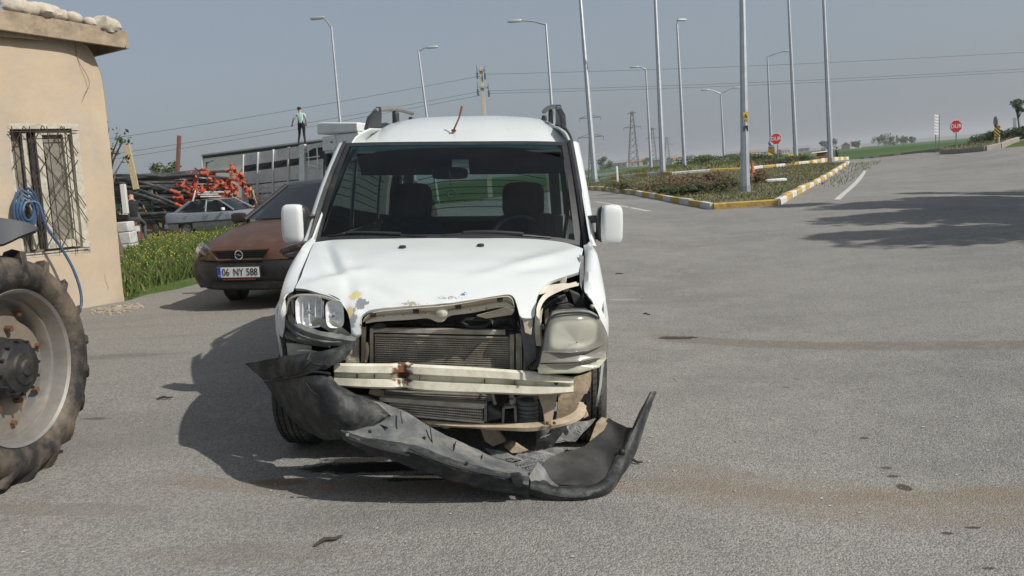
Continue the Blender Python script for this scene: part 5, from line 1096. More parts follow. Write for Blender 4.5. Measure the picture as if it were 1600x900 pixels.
def car_wheel(parent, c, r, w, steer=0., rimm='rim_steel', spokes=6):
    e = bpy.data.objects.new('wheel', None); COL.objects.link(e); e.parent = parent; e.location = c; e.rotation_euler = (0, 0, steer); hw = w/2
    b = MB(); b.lathe([(r*.62, -hw*.9), (r*.68, -hw), (r*.9, -hw*1.02), (r, -hw*.72), (r, hw*.72), (r*.9, hw*1.02), (r*.68, hw), (r*.62, hw*.9)], (0, 0, 0), (1, 0, 0), 36); b.build('tyre', 'tyre', e)
    b = MB(); b.lathe([(r*.63, -hw*.9), (r*.58, -hw*.5), (.001, -hw*.35)], (0, 0, 0), (1, 0, 0), 28); b.lathe([(r*.63, hw*.9), (r*.58, hw*.5), (.001, hw*.35)], (0, 0, 0), (1, 0, 0), 28)
    for k in range(spokes):
        a = 2*math.pi*k/spokes
        for sg in (-1, 1): b.beam((sg*hw*.72, .02*math.cos(a), .02*math.sin(a)), (sg*hw*.82, r*.6*math.cos(a), r*.6*math.sin(a)), .05, .02, (1, 0, 0))
    b.build('rim', rimm, e); return e
def make_car(name, label, st, green, mats, loc, rz, wheels, L, tilt=(0, 0)):
    """st: stations (y, halfwidth, z_sill, z_shoulder, z_top); green: side profile of the glasshouse; y runs from nose (0) to tail (L)"""
    root = thing(name, label, 'car', loc, rz); root.rotation_euler = (tilt[0], tilt[1], rz)
    b = MB(); rows = []
    for (y, w, zb, zs, zt) in st:
        half = [(w*.90, zb), (w*.975, zb+.10), (w, zb+(zs-zb)*.45), (w*.985, zs-.10), (w*.95, zs-.02), (w*.88, zs+(zt-zs)*.45), (w*.62, zs+(zt-zs)*.82), (w*.3, zt-.004), (0, zt)]
        rows.append([Vector((x, y, z)) for x, z in half]+[Vector((-x, y, z)) for x, z in half[-2::-1]])
    cols = [crom([r[j] for r in rows], 70) for j in range(len(rows[0]))]
    grid_ = [[cols[j][i] for j in range(len(cols))] for i in range(70)]
    # cut wheel arches
    b.grid(grid_); b.add(grid_[0], [tuple(range(len(cols)))]); b.add(grid_[-1], [tuple(range(len(cols)))])
    keep = []
    for f in b.f:
        c = sum((Vector(b.v[i]) for i in f), Vector())/len(f)
        if any(abs(c.x) > .5 and (c.y-wy)**2+(c.z-wr)**2 < (wr+.055)**2 for wy, wr in wheels): continue
        keep.append(f)
    b.f = keep; b.m = [1 if 'low' in mats and sum(b.v[i][1] for i in f)/len(f) < mats['low'][0] and sum(b.v[i][2] for i in f)/len(f) < mats['low'][1] else 0 for f in keep]; body = b.build('body', [mats['body'], 'car_black'], root, smooth=40)
    for wy, wr in wheels:
        for sg in (-1, 1):
            a_ = MB(); rr = []
            for x in (.42, .70): rr.append([Vector((sg*x, wy+(wr+.06)*math.cos(math.pi*i/12), wr+(wr+.06)*math.sin(math.pi*i/12))) for i in range(13)])
            a_.grid(rr); a_.add(rr[0], [tuple(range(13))]); a_.build('wheel_arch', 'car_black', root)
    # glasshouse
    prof = green['prof']; hwb, hwt = green['hw']; zb_, zt_ = green['belt'], max(p[1] for p in prof)
    def gx(z): return hwb+(hwt-hwb)*(z-zb_)/(zt_-zb_)
    rp_ = [p for p in prof if p[1] > zt_-.12]
    b = MB(); b.grid([[Vector((gx(z)*u, y, z+.02*(1-u*u))) for u in [i/8-1 for i in range(17)]] for y, z in crom2(prof_top(prof), 18)]); rf_ = b.build('roof', mats['roof'], root, smooth=60, solid=.01)
    (y0, z0), (y1, z1) = green['ws']
    b = MB(); b.grid([[Vector((gx(z0+(z1-z0)*t)*u*.965, y0+(y1-y0)*t-.10*(1-u*u)*(1-.5*t), z0+(z1-z0)*t+.012)) for u in [i/8-1 for i in range(17)]] for t in [i/8 for i in range(9)]]); b.build('windscreen', green.get('glass', 'car_glass'), root, smooth=80)
    (y2, z2), (y3, z3) = green['rw']
    b = MB(); b.grid([[Vector((gx(z2+(z3-z2)*t)*u*.955, y2+(y3-y2)*t+.06*(1-u*u), z2+(z3-z2)*t+.01)) for u in [i/8-1 for i in range(17)]] for t in [i/6 for i in range(7)]]); b.build('rear_window', green.get('glass', 'car_glass'), root, smooth=80)
    for sg in (-1, 1):
        for poly in green['side']:
            b = MB(); b.add([Vector((sg*(gx(z)+.002), y, z)) for y, z in poly], [tuple(range(len(poly)))]); b.build('side_window', green.get('glass', 'car_glass'), root, smooth=0)
        for pl, w_ in green['pillars']:
            b = MB(); b.tube([Vector((sg*(gx(z)-.002), y, z)) for y, z in crom2(pl, 10)], w_, 6); b.build('pillar', mats['roof'], root)
    b = MB(); b.box((0, (y0+y3)/2, zb_-.05), (hwb*1.7, abs(y3-y0)*.95, .05)); b.build('cabin_deck', 'headliner', root)
    for X in (-.36, .36):
        b = MB(); b.ball((X, y1+.28, zb_+.02), (.44, .16, .5), .5, 12); b.ball((X, y1+.32, zb_+.33), (.26, .1, .2), .5, 12); b.build('seat', 'headliner', root)
    return root
def prof_top(p): return p
def crom2(p, n): return [(v.x, v.y) for v in crom([Vector((a, c, 0)) for a, c in p], n)]
# ---- brown hatchback, seen from the front
CD = 9.0; cp0 = gd(352, 470, CD); cyaw = R(-16)
def slope_at(p): return math.atan(G(p.x+.7, p.y)-G(p.x-.7, p.y))/1.4
bc = make_car('hatchback_car', 'brown car with black bumper standing behind the wrecked van', [(.0, .60, .32, .52, .56), (.05, .74, .28, .60, .64), (.18, .80, .26, .66, .73), (.45, .835, .25, .74, .84), (.8, .845, .24, .82, .93), (1.15, .85, .23, .88, .985), (1.6, .855, .22, .92, .99), (2.6, .855, .22, .95, .97), (3.4, .85, .2, .96, .98), (3.9, .82, .25, .95, .97), (4.1, .74, .3, .88, .9)],
   dict(belt=.95, prof=[(1.93, 1.36), (2.1, 1.41), (2.6, 1.435), (3.1, 1.40), (3.5, 1.33)], hw=(.74, .58), ws=((1.12, .97), (1.96, 1.37)), rw=((4.0, .98), (3.5, 1.33)), side=[[(1.35, .96), (2.0, 1.33), (2.45, 1.36), (2.45, .96)], [(2.5, .96), (2.5, 1.36), (3.2, 1.34), (3.5, .98)]], pillars=[([(1.12, .97), (1.96, 1.37)], .035), ([(2.48, .95), (2.48, 1.4)], .035), ([(4.0, .97), (3.4, 1.36)], .05)]),
   dict(body='car_brown', roof='car_dark_roof', low=(.62, .56)), (0, 0, 0), 0, [(.80, .30), (3.35, .30)], 4.1)
cx = Vector((math.cos(cyaw), math.sin(cyaw), 0)); cy = Vector((-math.sin(cyaw), math.cos(cyaw), 0))
base = at(380, 395, CD-.45); base = Vector((base.x, base.y, G(base.x, base.y)))
bc.location = base; tl_ = math.atan((G(base.x+.8, base.y)-G(base.x-.8, base.y))/1.6); bc.rotation_euler = (0, -tl_, cyaw)
bc.location.z = G(base.x+cy.x*.8, base.y+cy.y*.8)-.01
def grow(g, m, nm, par, **k): b = MB(); b.grid(g); return b.build(nm, m, par, **k)
# bumper: black skirt wrapping the nose
def wrap(zs, out, n=25, hw=.80, depth=.34):
    rows = []
    for z, o in zip(zs, out):
        row = []
        for i in range(n):
            u = -1.25+2.5*i/(n-1); k = min(1, abs(u)); x = (hw+o*.35)*math.copysign(k, u); y = -o+depth*k**3.2+.02+max(0, abs(u)-1)*1.0; row.append(Vector((x, y, z)))
        rows.append(row)
    return rows
bp_ = grow(wrap([.255, .285, .33, .38, .45, .51, .565, .60], [.02, .07, .10, .105, .13, .135, .12, .05], hw=.825, n=33), 'car_black', 'bumper', bc, smooth=40, solid=.01)
b = MB(); [b.beam((-.40, -.085+.0, z), (.40, -.085, z), .02, .03) for z in (.30, .325, .35)]; b.build('lower_grille', 'car_black', bp_)
grow([[Vector((x, -.118+.1*abs(x/.8)**3, z)) for x in [-.5+.05*i for i in range(21)]] for z in (.335, .36)], 'black_rubber', 'bumper_slot', bp_)
# grille
gz0, gz1 = .615, .70
b = MB(); b.prism([(-.34, -.075, gz1), (.34, -.075, gz1), (.27, -.085, gz0), (-.27, -.085, gz0)], (0, .03, 0)); gr = b.build('grille', 'black_rubber', bc)
b = MB(); b.tube([(-.36, -.085, gz1+.012), (.36, -.085, gz1+.012), (.285, -.095, gz0-.010), (-.285, -.095, gz0-.010)], .016, 6, closed=True); b.build('grille_surround', 'car_brown', gr)
for k in range(4): z = gz0+.012+k*.021; w_ = .27+.07*(z-gz0)/(gz1-gz0); b = MB(); b.beam((-w_, -.095, z), (w_, -.095, z), .010, .006); b.build('slat', 'car_black', gr)
b = MB(); c = Vector((0, -.112, .66)); b.tube([c+Vector((.048*math.cos(a), 0, .048*math.sin(a))) for a in [2*math.pi*i/24 for i in range(24)]], .007, 6, closed=True); b.prism([c+Vector(p) for p in ((-.055, 0, .004), (.012, 0, .012), (-.004, 0, .002), (.055, 0, -.004), (-.012, 0, -.012), (.004, 0, -.002))], (0, .008, 0)); b.build('badge', 'chrome', gr)
# bonnet shut line strip + nose panel
grow([[Vector((x, y-.02+.20*abs(x/.72)**3, z)) for x in [-.72+.06*i for i in range(25)]] for y, z in ((-.055, .595), (-.045, .65), (.0, .70), (.06, .735))], 'car_brown', 'nose_panel', bc, smooth=50, solid=.01)
for sg in (-1, 1):
    o = [Vector((sg*x, y, z)) for x, y, z in ((.43, -.015, .60), (.46, .0, .70), (.60, .09, .755), (.76, .26, .775), (.80, .34, .70), (.78, .20, .62), (.62, .04, .585))]; o = crom(o+[o[0]], 31)[:-1]; b = MB(); b.pillow(o, (sg*.015, -.035, .01), 5, 0, (0, .05, 0), .4); hl_ = b.build('headlight', 'clear_lens', bc, smooth=50)
    cc = sum(o, Vector())/len(o); b = MB(); b.grid([[cc+(p-cc)*.93+Vector((0, .01, 0)) for p in o], [cc+(p-cc)*.55+Vector((0, .06, 0)) for p in o], [cc+Vector((0, .07, 0)) for p in o]], 0, True); b.ball(cc+Vector((-sg*.06, .02, .0)), (.12, .09, .12), .9, 12); b.ball(cc+Vector((sg*.07, .06, .02)), (.11, .09, .10), .9, 12); b.build('reflector', 'reflector', hl_, smooth=15)
# plate
pz = .475; b = MB(); b.box((0, -.150, pz), (.55, .012, .135)); pl_ = b.build('licence_plate', 'plate_base', bc, bevel=.004)
b = MB(); b.box((0, -.158, pz), (.525, .006, .112)); b.build('plate_face', 'plate_white', pl_); b = MB(); b.box((-.24, -.1625, pz), (.044, .004, .112)); b.build('plate_band', 'plate_blue', pl_)
FR = frame((0, 0, 0), (1, 0, 0), (0, 0, 1)); TM = lambda x, y, z: frame((x, y, z), (1, 0, 0), (0, 0, 1))
[text_obj('plate_text', t_, .112, 'print_black', pl_, TM(x_, -.1625, pz-.002), .0015, .86) for t_, x_ in (('06', -.155), ('NY', .005), ('588', .175))]; text_obj('plate_text', 'TR', .022, 'plate_white', pl_, TM(-.24, -.1655, pz-.036), .001)
b = MB(); b.box((0, -.152, pz-.078), (.42, .008, .014)); b.build('dealer_strip', 'print_red', pl_)
for sg in (-1, 1):
    b = MB(); b.ball((sg*.92, 1.28, 1.0), (.20, .10, .13), .5, 14); b.beam((sg*.80, 1.32, .96), (sg*.88, 1.3, .98), .06, .05); b.build('door_mirror', 'car_dark_roof', bc)
    b = MB(); b.box((sg*.45, -.10+.03, .32), (.16, .02, .05)); b.build('fog_lamp', 'car_black', bp_, bevel=.01)
b = MB(); b.tube(crom([(-.5, 1.02, .985), (-.1, .96, .99), (.15, .97, .995)], 8), .008, 5); b.build('wiper', 'black_rubber', bc)
b = MB(); b.tube([(.16, 1.78, 1.30), (.17, 1.74, 1.22)], .004, 5); b.prism([(.12, 1.74, 1.22), (.22, 1.74, 1.235), (.18, 1.74, 1.1), (.14, 1.74, 1.12)], (0, .01, 0)); b.build('dangling_charm', 'seat_beige', bc)
for x, y, s_ in ((-.72, .80, R(18)), (.72, .80, R(18)), (-.72, 3.35, 0), (.72, 3.35, 0)): car_wheel(bc, (x, y, .30), .30, .19, s_)
# ---- silver saloon further back, seen from its right side
sp_ = gd(340, 362, 32.0); dirc = None
sc = make_car('saloon_car', 'silver saloon car parked side-on in front of the pipe trailer', [(.0, .62, .30, .55, .58), (.08, .76, .22, .62, .66), (.5, .83, .18, .74, .80), (1.2, .85, .18, .84, .90), (2.0, .86, .18, .88, .90), (3.3, .86, .18, .92, .94), (3.9, .85, .2, .96, .99), (4.3, .80, .26, .96, .98), (4.42, .70, .32, .86, .88)],
   dict(belt=.93, prof=[(1.86, 1.34), (2.1, 1.39), (2.6, 1.41), (3.0, 1.39), (3.3, 1.34)], hw=(.74, .56), ws=((1.15, .90), (1.88, 1.36)), rw=((3.86, .99), (3.25, 1.36)), side=[[(1.45, .93), (1.98, 1.31), (2.42, 1.345), (2.42, .93)], [(2.48, .93), (2.48, 1.345), (3.0, 1.33), (3.25, 1.26), (3.52, 1.03), (3.3, .95)]], pillars=[([(1.15, .92), (1.88, 1.36)], .035), ([(2.45, .92), (2.45, 1.38)], .035), ([(3.86, .97), (3.25, 1.36)], .06)]),
   dict(body='car_silver', roof='car_silver'), (0, 0, 0), 0, [(.80, .30), (3.36, .30)], 4.42)

sc.location = Vector(gd(424, 352, 31.5)); sc.rotation_euler = (0, 0, R(76)); yv = Vector((-math.sin(R(76)), math.cos(R(76)), 0)); sc.location.z = G(*(sc.location+yv*2.2)[:2])
for sg in (-1, 1):
    for y0, y1 in ((1.35, 2.44), (2.46, 3.45)):
        b = MB(); b.tube([(sg*.868, y0, .86), (sg*.878, y0, .55), (sg*.868, y0, .26)], .006, 4); b.build('door_gap', 'black_rubber', sc)
        b = MB(); b.ball((sg*.875, y1-.16, .80), (.03, .16, .035), .6, 8); b.build('door_handle', 'car_silver', sc)
    b = MB(); b.beam((sg*.872, .3, .52), (sg*.872, 4.2, .54), .015, .05); b.build('side_molding', 'car_black', sc)
    b = MB(); b.ball((sg*.93, 1.5, .98), (.18, .10, .12), .5, 12); b.build('door_mirror', 'plate_white', sc)
    b = MB(); b.ball((sg*.66, 4.33, .78), (.24, .14, .16), .5, 12); b.build('tail_lamp', 'print_red', sc)
    b = MB(); b.ball((sg*.66, .09, .60), (.28, .16, .14), .5, 12); b.build('headlight', 'chrome', sc)
b = MB(); b.ball((0, 4.33, .42), (1.62, .28, .24), .3, 18); b.build('bumper', 'car_silver', sc)
b = MB(); b.ball((0, .06, .40), (1.62, .26, .26), .3, 18); b.build('bumper', 'car_silver', sc)
for x, y in ((-.74, .80), (.74, .80), (-.74, 3.36), (.74, 3.36)): car_wheel(sc, (x, y, .30), .30, .19, 0, 'wheel_silver', 5)
# ================================================================== YARD BEHIND: lorry, trailers, pipes, people
mat('skin', (.42, .24, .16), .6, var=.08); mat('hair', (.018, .013, .010), .8, var=.2); mat('cloth_mint', (.34, .52, .47), .9, var=.08); mat('cloth_black', (.012, .012, .014), .9, var=.2); mat('cloth_beige', (.30, .26, .21), .9, var=.1); mat('cloth_grey', (.07, .08, .08), .9, var=.2); mat('shoe', (.30, .30, .30), .7)
def person(label, J, mats, loc, rz, scale=1.):
    """J: joint -> (pos, radius); one skinned body; mats: joint-name prefix -> material"""
    E = [('pelvis', 'spine'), ('spine', 'chest'), ('chest', 'neck'), ('neck', 'head'), ('head', 'crown')]
    for s in 'LR':
        E += [('chest', 'sho'+s), ('sho'+s, 'elb'+s), ('elb'+s, 'wri'+s), ('wri'+s, 'han'+s), ('pelvis', 'hip'+s), ('hip'+s, 'kne'+s), ('kne'+s, 'ank'+s), ('ank'+s, 'toe'+s)]
        p, q = Vector(J['wri'+s][0]), Vector(J['han'+s][0]); d = (q-p); side = d.cross(Vector((0, 1, 0))).normalized() if d.length else Vector((1, 0, 0))
        for k in range(5):
            o = side*(-.028+.018*k); L = (.8, 1.0, 1.08, 1.0, .55)[k]; nm = 'fin%s%d' % (s, k)
            J[nm] = (tuple(q+o+d*.75*L+(side*.02 if k == 4 else Vector())), .009); E.append(('han'+s, nm))
    names = list(J); me = bpy.data.meshes.new('body'); me.from_pydata([J[k][0] for k in names], [(names.index(a), names.index(c)) for a, c in E], [])
    o = bpy.data.objects.new('tmp_body', me); COL.objects.link(o); md = o.modifiers.new('skin', 'SKIN'); md.use_smooth_shade = True
    for i, k in enumerate(names): r = J[k][1]; me.skin_vertices[0].data[i].radius = (r, r) if not isinstance(r, tuple) else r
    me.skin_vertices[0].data[names.index('pelvis')].use_root = True
    sb = o.modifiers.new('sub', 'SUBSURF'); sb.levels = sb.render_levels = 1
    dg = bpy.context.evaluated_depsgraph_get(); m2 = bpy.data.meshes.new_from_object(o.evaluated_get(dg)); bpy.data.objects.remove(o)
    keys = list(dict.fromkeys(mats.values())); 
    for k in keys: m2.materials.append(MATS[k])
    def which(p):
        best = min(names, key=lambda n: (Vector(J[n][0])-p).length-(.5*(J[n][1] if not isinstance(J[n][1], tuple) else J[n][1][0])))
        for pre, m in mats.items():
            if best.startswith(pre): return keys.index(m)
        return 0
    for f in m2.polygons: f.material_index = which(f.center); f.use_smooth = True
    root = thing('person', label, 'person', loc, rz); root.scale = (scale,)*3
    b = bpy.data.objects.new('body', m2); COL.objects.link(b); b.parent = root
    h = Vector(J['head'][0]); c = Vector(J['crown'][0]); hb = MB(); hb.ball((h+c)/2+Vector((0, .018, .02)), (.185, .20, .17), .9, 14); hb.build('hair', 'hair', root)
    return root
def standing(**ov):
    J = dict(pelvis=((0, 0, .95), .13), spine=((0, 0, 1.13), .125), chest=((0, 0, 1.34), (.15, .12)), neck=((0, 0, 1.50), .055), head=((0, -.015, 1.60), .085), crown=((0, -.01, 1.70), .075))
    for s, g in (('L', 1), ('R', -1)):
        J.update({'sho'+s: ((g*.19, 0, 1.42), .065), 'elb'+s: ((g*.25, .02, 1.14), .042), 'wri'+s: ((g*.27, -.04, .90), .030), 'han'+s: ((g*.27, -.06, .83), .030), 'hip'+s: ((g*.10, 0, .88), .095), 'kne'+s: ((g*.11, -.01, .50), .062), 'ank'+s: ((g*.12, .02, .09), .042), 'toe'+s: ((g*.13, -.13, .04), .035)})
    for k, v in ov.items(): J[k] = (v, J[k][1])
    return J
# ---- grey slatted lorry with a white cab
mat('lorry_grey', (.58, .58, .56), .6, var=.12, vs=3, dirt=(.40, .37, .33), dscale=2, damt=.5); mat('lorry_post', (.70, .70, .68), .55, var=.1, vs=4, dirt=(.25, .23, .2), dscale=3, damt=.4)
mat('cab_white', (.66, .68, .68), .35, var=.05, dirt=(.40, .38, .34), dscale=1.5, damt=.35); mat('lorry_dark', (.03, .03, .032), .7, var=.3)
PD = lambda px: 37.0-4.0*(px-378)/127
lor = gd(450, 345, 34.5); lorry = thing('lorry', 'grey slatted cargo lorry with a white cab and roof spoiler', 'lorry', lor); LT = Matrix.Translation(-lor)
def Lp(px, py, back=0.): return at(px, py, PD(px))+Vector((back*.28, back*.96, 0))
def lput(b, n, m, par=None, **k): o = b.build(n, m, par or lorry, **k); o.data.transform(LT); return o
def top_y(px): return 243-21*(px-378)/125
def rowy(px, f): return top_y(px)+f*(352-top_y(px))
def lq(name, x0, x1, f0, f1, m, th, off=0., par=None):
    b = MB(); b.prism([Lp(x0, rowy(x0, f0), off), Lp(x1, rowy(x1, f0), off), Lp(x1, rowy(x1, f1), off), Lp(x0, rowy(x0, f1), off)], Vector((.28, .96, 0))*th); return lput(b, name, m, par, bevel=.006)
lq('cargo_wall', 379, 505, .02, .98, 'lorry_dark', .05, .14)
bays = [378, 401, 425, 449, 470, 505]
for x0, x1 in zip(bays, bays[1:]):
    last = x0 == 470
    for f0, f1 in (((0, .15), (.24, .42), (.435, .56), (.575, .70), (.715, .84), (.855, .98)) if not last else ((.0, .06), (.20, .45), (.46, .60), (.61, .80), (.81, .98))): lq('side_board', x0+1.2, x1-1.2, f0, f1, 'lorry_grey', .04, .06)
    for f in (.47, .53, .61, .66, .75, .80): lq('board_ribs', x0+4, x1-4, f, f+.012, 'lorry_post', .03, .03)
    lq('stake', x0+.1, x0+2.2, -.01, .99, 'lorry_grey', .14, -.04)
    if not last: [lq('upright', x0+(x1-x0)*t, x0+(x1-x0)*t+1.2, .44, .98, 'lorry_grey', .05, .02) for t in (.33, .66)]
lq('corner_post', 469, 477, -.01, .99, 'lorry_post', .2, -.1)
for a, c in (((482, 231), (484, 262)), ((496, 228), (498, 265)), ((480, 247), (500, 244)), ((478, 238), (500, 226)), ((484, 258), (500, 262))): b = MB(); b.tube([Lp(*a, -.05), Lp(*c, -.05)], .03, 6); lput(b, 'ladder_bar', 'lorry_post')
for px in (382, 405, 428, 452): b = MB(); b.tube([Lp(px+4, rowy(px+4, .21), .05), Lp(px+18, rowy(px+18, .17), .05)], .04, 6); lput(b, 'tarp_roll', 'lorry_dark')
b = MB(); b.prism([Lp(378, 243, 2.4), Lp(505, 222, 2.4), Lp(505, 345, 2.4), Lp(378, 352, 2.4)], Vector((.02, .06, 0))); b.prism([Lp(378, 350), Lp(505, 345), Lp(505, 345, 2.4), Lp(378, 350, 2.4)], (0, 0, -.2)); b.prism([Lp(379, 245), Lp(379, 245, 2.4), Lp(379, 350, 2.4), Lp(379, 350)], (.05, 0, 0)); lput(b, 'cargo_wall', 'lorry_grey')
for px in (395, 440, 490, 545):
    c = Lp(px, 362, .15); c.z = G(c.x, c.y)+.5; b = MB(); b.lathe([(.25, -.14), (.45, -.15), (.5, -.08), (.5, .08), (.45, .15), (.25, .14)], c, (.28, .96, 0), 24); w = lput(b, 'wheel', 'tyre')
b = MB(); A = [(507, 214), (524, 210), (560, 206), (575, 250), (575, 335), (507, 345)]; b.prism([Lp(x, y) for x, y in A], Vector((.6, 2.2, 0))); cab = lput(b, 'cab', 'cab_white', bevel=.05)
b = MB(); b.prism([Lp(497, 193, -.1), (Lp(505, 191, -.1)), Lp(560, 191, -.1), Lp(560, 206, -.1), Lp(520, 209, -.1), Lp(497, 210, -.1)], Vector((.6, 2.3, 0))); lput(b, 'roof_spoiler', 'cab_white', bevel=.06)
b = MB(); b.prism([Lp(x, y, -.06) for x, y in ((505, 214), (524, 211), (527, 228), (521, 235), (505, 236))], Vector((.02, .06, 0))); lput(b, 'sleeper_panel', 'lorry_post', cab, bevel=.02)
b = MB(); b.prism([Lp(x, y, -.05) for x, y in ((508, 240), (520, 238), (517, 262), (509, 266))], Vector((.02, .05, 0))); lput(b, 'cab_window', 'glass_dark', cab)
b = MB(); b.ball(Lp(520, 222, -.12), (.12, .06, .06), .7, 8); lput(b, 'cab_handle', 'lorry_dark', cab); b = MB(); b.prism([Lp(x, y, -.2) for x, y in ((509, 241), (514, 240), (514, 258), (509, 259))], Vector((.05, .1, 0))); lput(b, 'wing_mirror', 'lorry_dark', cab)
# man standing on top of the lorry
pm = Lp(472, 226, .15); H1 = .0
mp_ = person('person in mint T-shirt and black trousers standing on the lorry', standing(elbL=(.34, .05, 1.18), wriL=(.44, -.06, .99), hanL=(.46, -.1, .93), elbR=(-.24, .06, 1.16), wriR=(-.20, -.08, .95), hanR=(-.19, -.12, .9), kneL=(.17, -.14, .56), ankL=(.23, -.02, .17), toeL=(.27, -.16, .13), kneR=(-.06, -.03, .5), ankR=(-.08, .02, .09), toeR=(-.09, -.13, .04), head=(.02, -.04, 1.60), crown=(.03, -.05, 1.70), hipL=(.11, -.02, .89)),
    dict(pelvis='cloth_black', hip='cloth_black', kne='cloth_black', ank='cloth_black', toe='shoe', spine='cloth_mint', chest='cloth_mint', sho='cloth_mint', neck='skin', head='skin', crown='skin', elb='skin', wri='skin', han='skin', fin='skin'), (pm.x, pm.y, pm.z-.02), R(180), .96)
# ---- white box trailer behind, dark-blue emblem
mat('trailer_white', (.74, .72, .64), .5, var=.06, vs=1, dirt=(.45, .40, .32), dscale=.8, damt=.4); mat('emblem_blue', (.02, .07, .19), .5, var=.1); mat('emblem_gold', (.50, .36, .12), .5, var=.1); mat('trailer_rail', (.60, .62, .63), .4, .3, var=.1)
tb = gd(400, 345, 43); TD = lambda px: 46.0-4.5*(px-317)/180; trl = thing('box_trailer', 'white box trailer with dark blue emblem behind the pipe stack', 'trailer', tb); TT = Matrix.Translation(-tb)
def Tp(px, py, back=0.): return at(px, py, TD(px))+Vector((back*.2, back*.98, 0))
def tput(b, n, m, par=None, **k): o = b.build(n, m, par or trl, **k); o.data.transform(TT); return o
ty = lambda px: 243-23*(px-317)/180
b = MB(); b.prism([Tp(317, ty(317)), Tp(520, ty(520)), Tp(520, 330), Tp(322, 342)], Vector((.5, 2.45, 0))); box = tput(b, 'trailer_box', 'trailer_white', bevel=.02)
b = MB(); b.beam(Tp(316, ty(316)-.8, -.05), Tp(520, ty(520)-.8, -.05), .10, .08); tput(b, 'top_rail', 'trailer_rail', box)
b = MB(); b.beam(Tp(318, ty(318)+3, -.03), Tp(520, ty(520)+3.5, -.03), .03, .14); tput(b, 'gutter', 'lorry_dark', box)
b = MB(); b.beam(Tp(316.5, ty(317), -.04), Tp(321, 342, -.04), .08, .08); tput(b, 'corner_post', 'trailer_rail', box)
for px in range(330, 400, 9): b = MB(); b.beam(Tp(px, ty(px)+7, -.012), Tp(px+2, 335, -.012), .02, .02); tput(b, 'panel_seam', 'trailer_rail', box)
c0 = (390, 279); b = MB(); P = [Tp(c0[0]+15*math.cos(a), c0[1]+26*math.sin(a), -.05) for a in [2*math.pi*i/28 for i in range(28)]]; b.prism(P, Vector((.01, .04, 0))); em = tput(b, 'emblem', 'emblem_blue', box)
b = MB(); b.tube([Tp(c0[0]-1+11*math.cos(a), c0[1]-2+19*math.sin(a), -.07) for a in [R(150+160*i/14) for i in range(15)]], [.02+.09*math.sin(math.pi*i/14) for i in range(15)], 6); tput(b, 'emblem_arc', 'emblem_gold', em)
for k, (a, c) in enumerate((((323, 255), (328, 253)), ((330, 252), (334, 251)), ((323, 253), (323, 262)))): b = MB(); b.beam(Tp(*a, -.03), Tp(*c, -.03), .06, .03); tput(b, 'marking', 'lorry_dark', box)
for px in (340, 370): 
    c = Tp(px, 350, .3); c.z = G(c.x, c.y)+.5; b = MB(); b.lathe([(.25, -.14), (.45, -.15), (.5, -.08), (.5, .08), (.45, .15), (.25, .14)], c, (.2, .98, 0), 20); tput(b, 'wheel', 'tyre')
# ---- farm trailer under the pipes
mat('trailer_green', (.055, .19, .11), .65, var=.2, vs=4, dirt=(.22, .17, .11), dscale=4, damt=.55); mat('rust_red', (.17, .07, .045), .8, var=.3, vs=5, dirt=(.12, .09, .07), dscale=4, damt=.5)
mat('pipe_black', (.055, .058, .062), .45, var=.25, vs=3, dirt=(.20, .19, .17), dscale=2, damt=.45); mat('coupling_orange', (.40, .075, .035), .6, var=.25, vs=5, dirt=(.22, .11, .07), dscale=6, damt=.5); mat('white_pvc', (.58, .57, .53), .6, var=.1, dirt=(.3, .28, .24), dscale=4, damt=.4)
FD = 34.5; fb = gd(245, 358, FD); ftr = thing('farm_trailer', 'green and rust farm trailer carrying the pipe stack', 'trailer', fb); FT = Matrix.Translation(-fb)
def Fp(px, py, back=0.): return at(px, py, FD)+Vector((back*.1, back, 0))
def fput(b, n, m, par=None, **k): o = b.build(n, m, par or ftr, **k); o.data.transform(FT); return o
for q in ([(180, 295), (238, 290), (238, 307), (180, 309)], [(180, 318), (236, 314), (237, 324), (180, 327)], [(180, 327.5), (237, 324.5), (237, 336), (180, 338)]): b = MB(); b.prism([Fp(x, y) for x, y in q], (0, .06, 0)); fput(b, 'side_board', 'trailer_green', bevel=.008)
for a, c, w, m in (((238, 286), (240, 338), .10, 'trailer_green'), ((234, 292), (236, 330), .06, 'rust_red'), ((244, 300), (262, 336), .05, 'rust_red')): b = MB(); b.beam(Fp(*a, -.06), Fp(*c, -.06), w, .08); fput(b, 'stake', m, bevel=.006)
b = MB(); b.prism([Fp(180, 337), Fp(330, 345), Fp(330, 349), Fp(180, 342)], (0, 2.2, 0)); fput(b, 'bed', 'rust_red', bevel=.01)
for a, c in (((225, 344), (240, 362)), ((240, 344), (262, 350)), ((252, 346), (266, 360)), ((238, 356), (268, 362))): b = MB(); b.beam(Fp(*a, .2), Fp(*c, .2), .16, .14); fput(b, 'chassis_beam', 'rust_red', bevel=.01)
for px, bk in ((232, .1), (232, 1.9), (320, .1)):
    c = Fp(px, 352, bk); c.z = G(c.x, c.y)+.42; b = MB(); b.lathe([(.20, -.1), (.35, -.11), (.42, -.07), (.42, .07), (.35, .11), (.20, .1)], c, (.1, 1, 0), 22); w = fput(b, 'wheel', 'tyre'); b = MB(); b.lathe([(.001, -.06), (.10, -.05), (.18, -.09)], c, (.1, 1, 0), 18); fput(b, 'rim', 'rust_red', w)
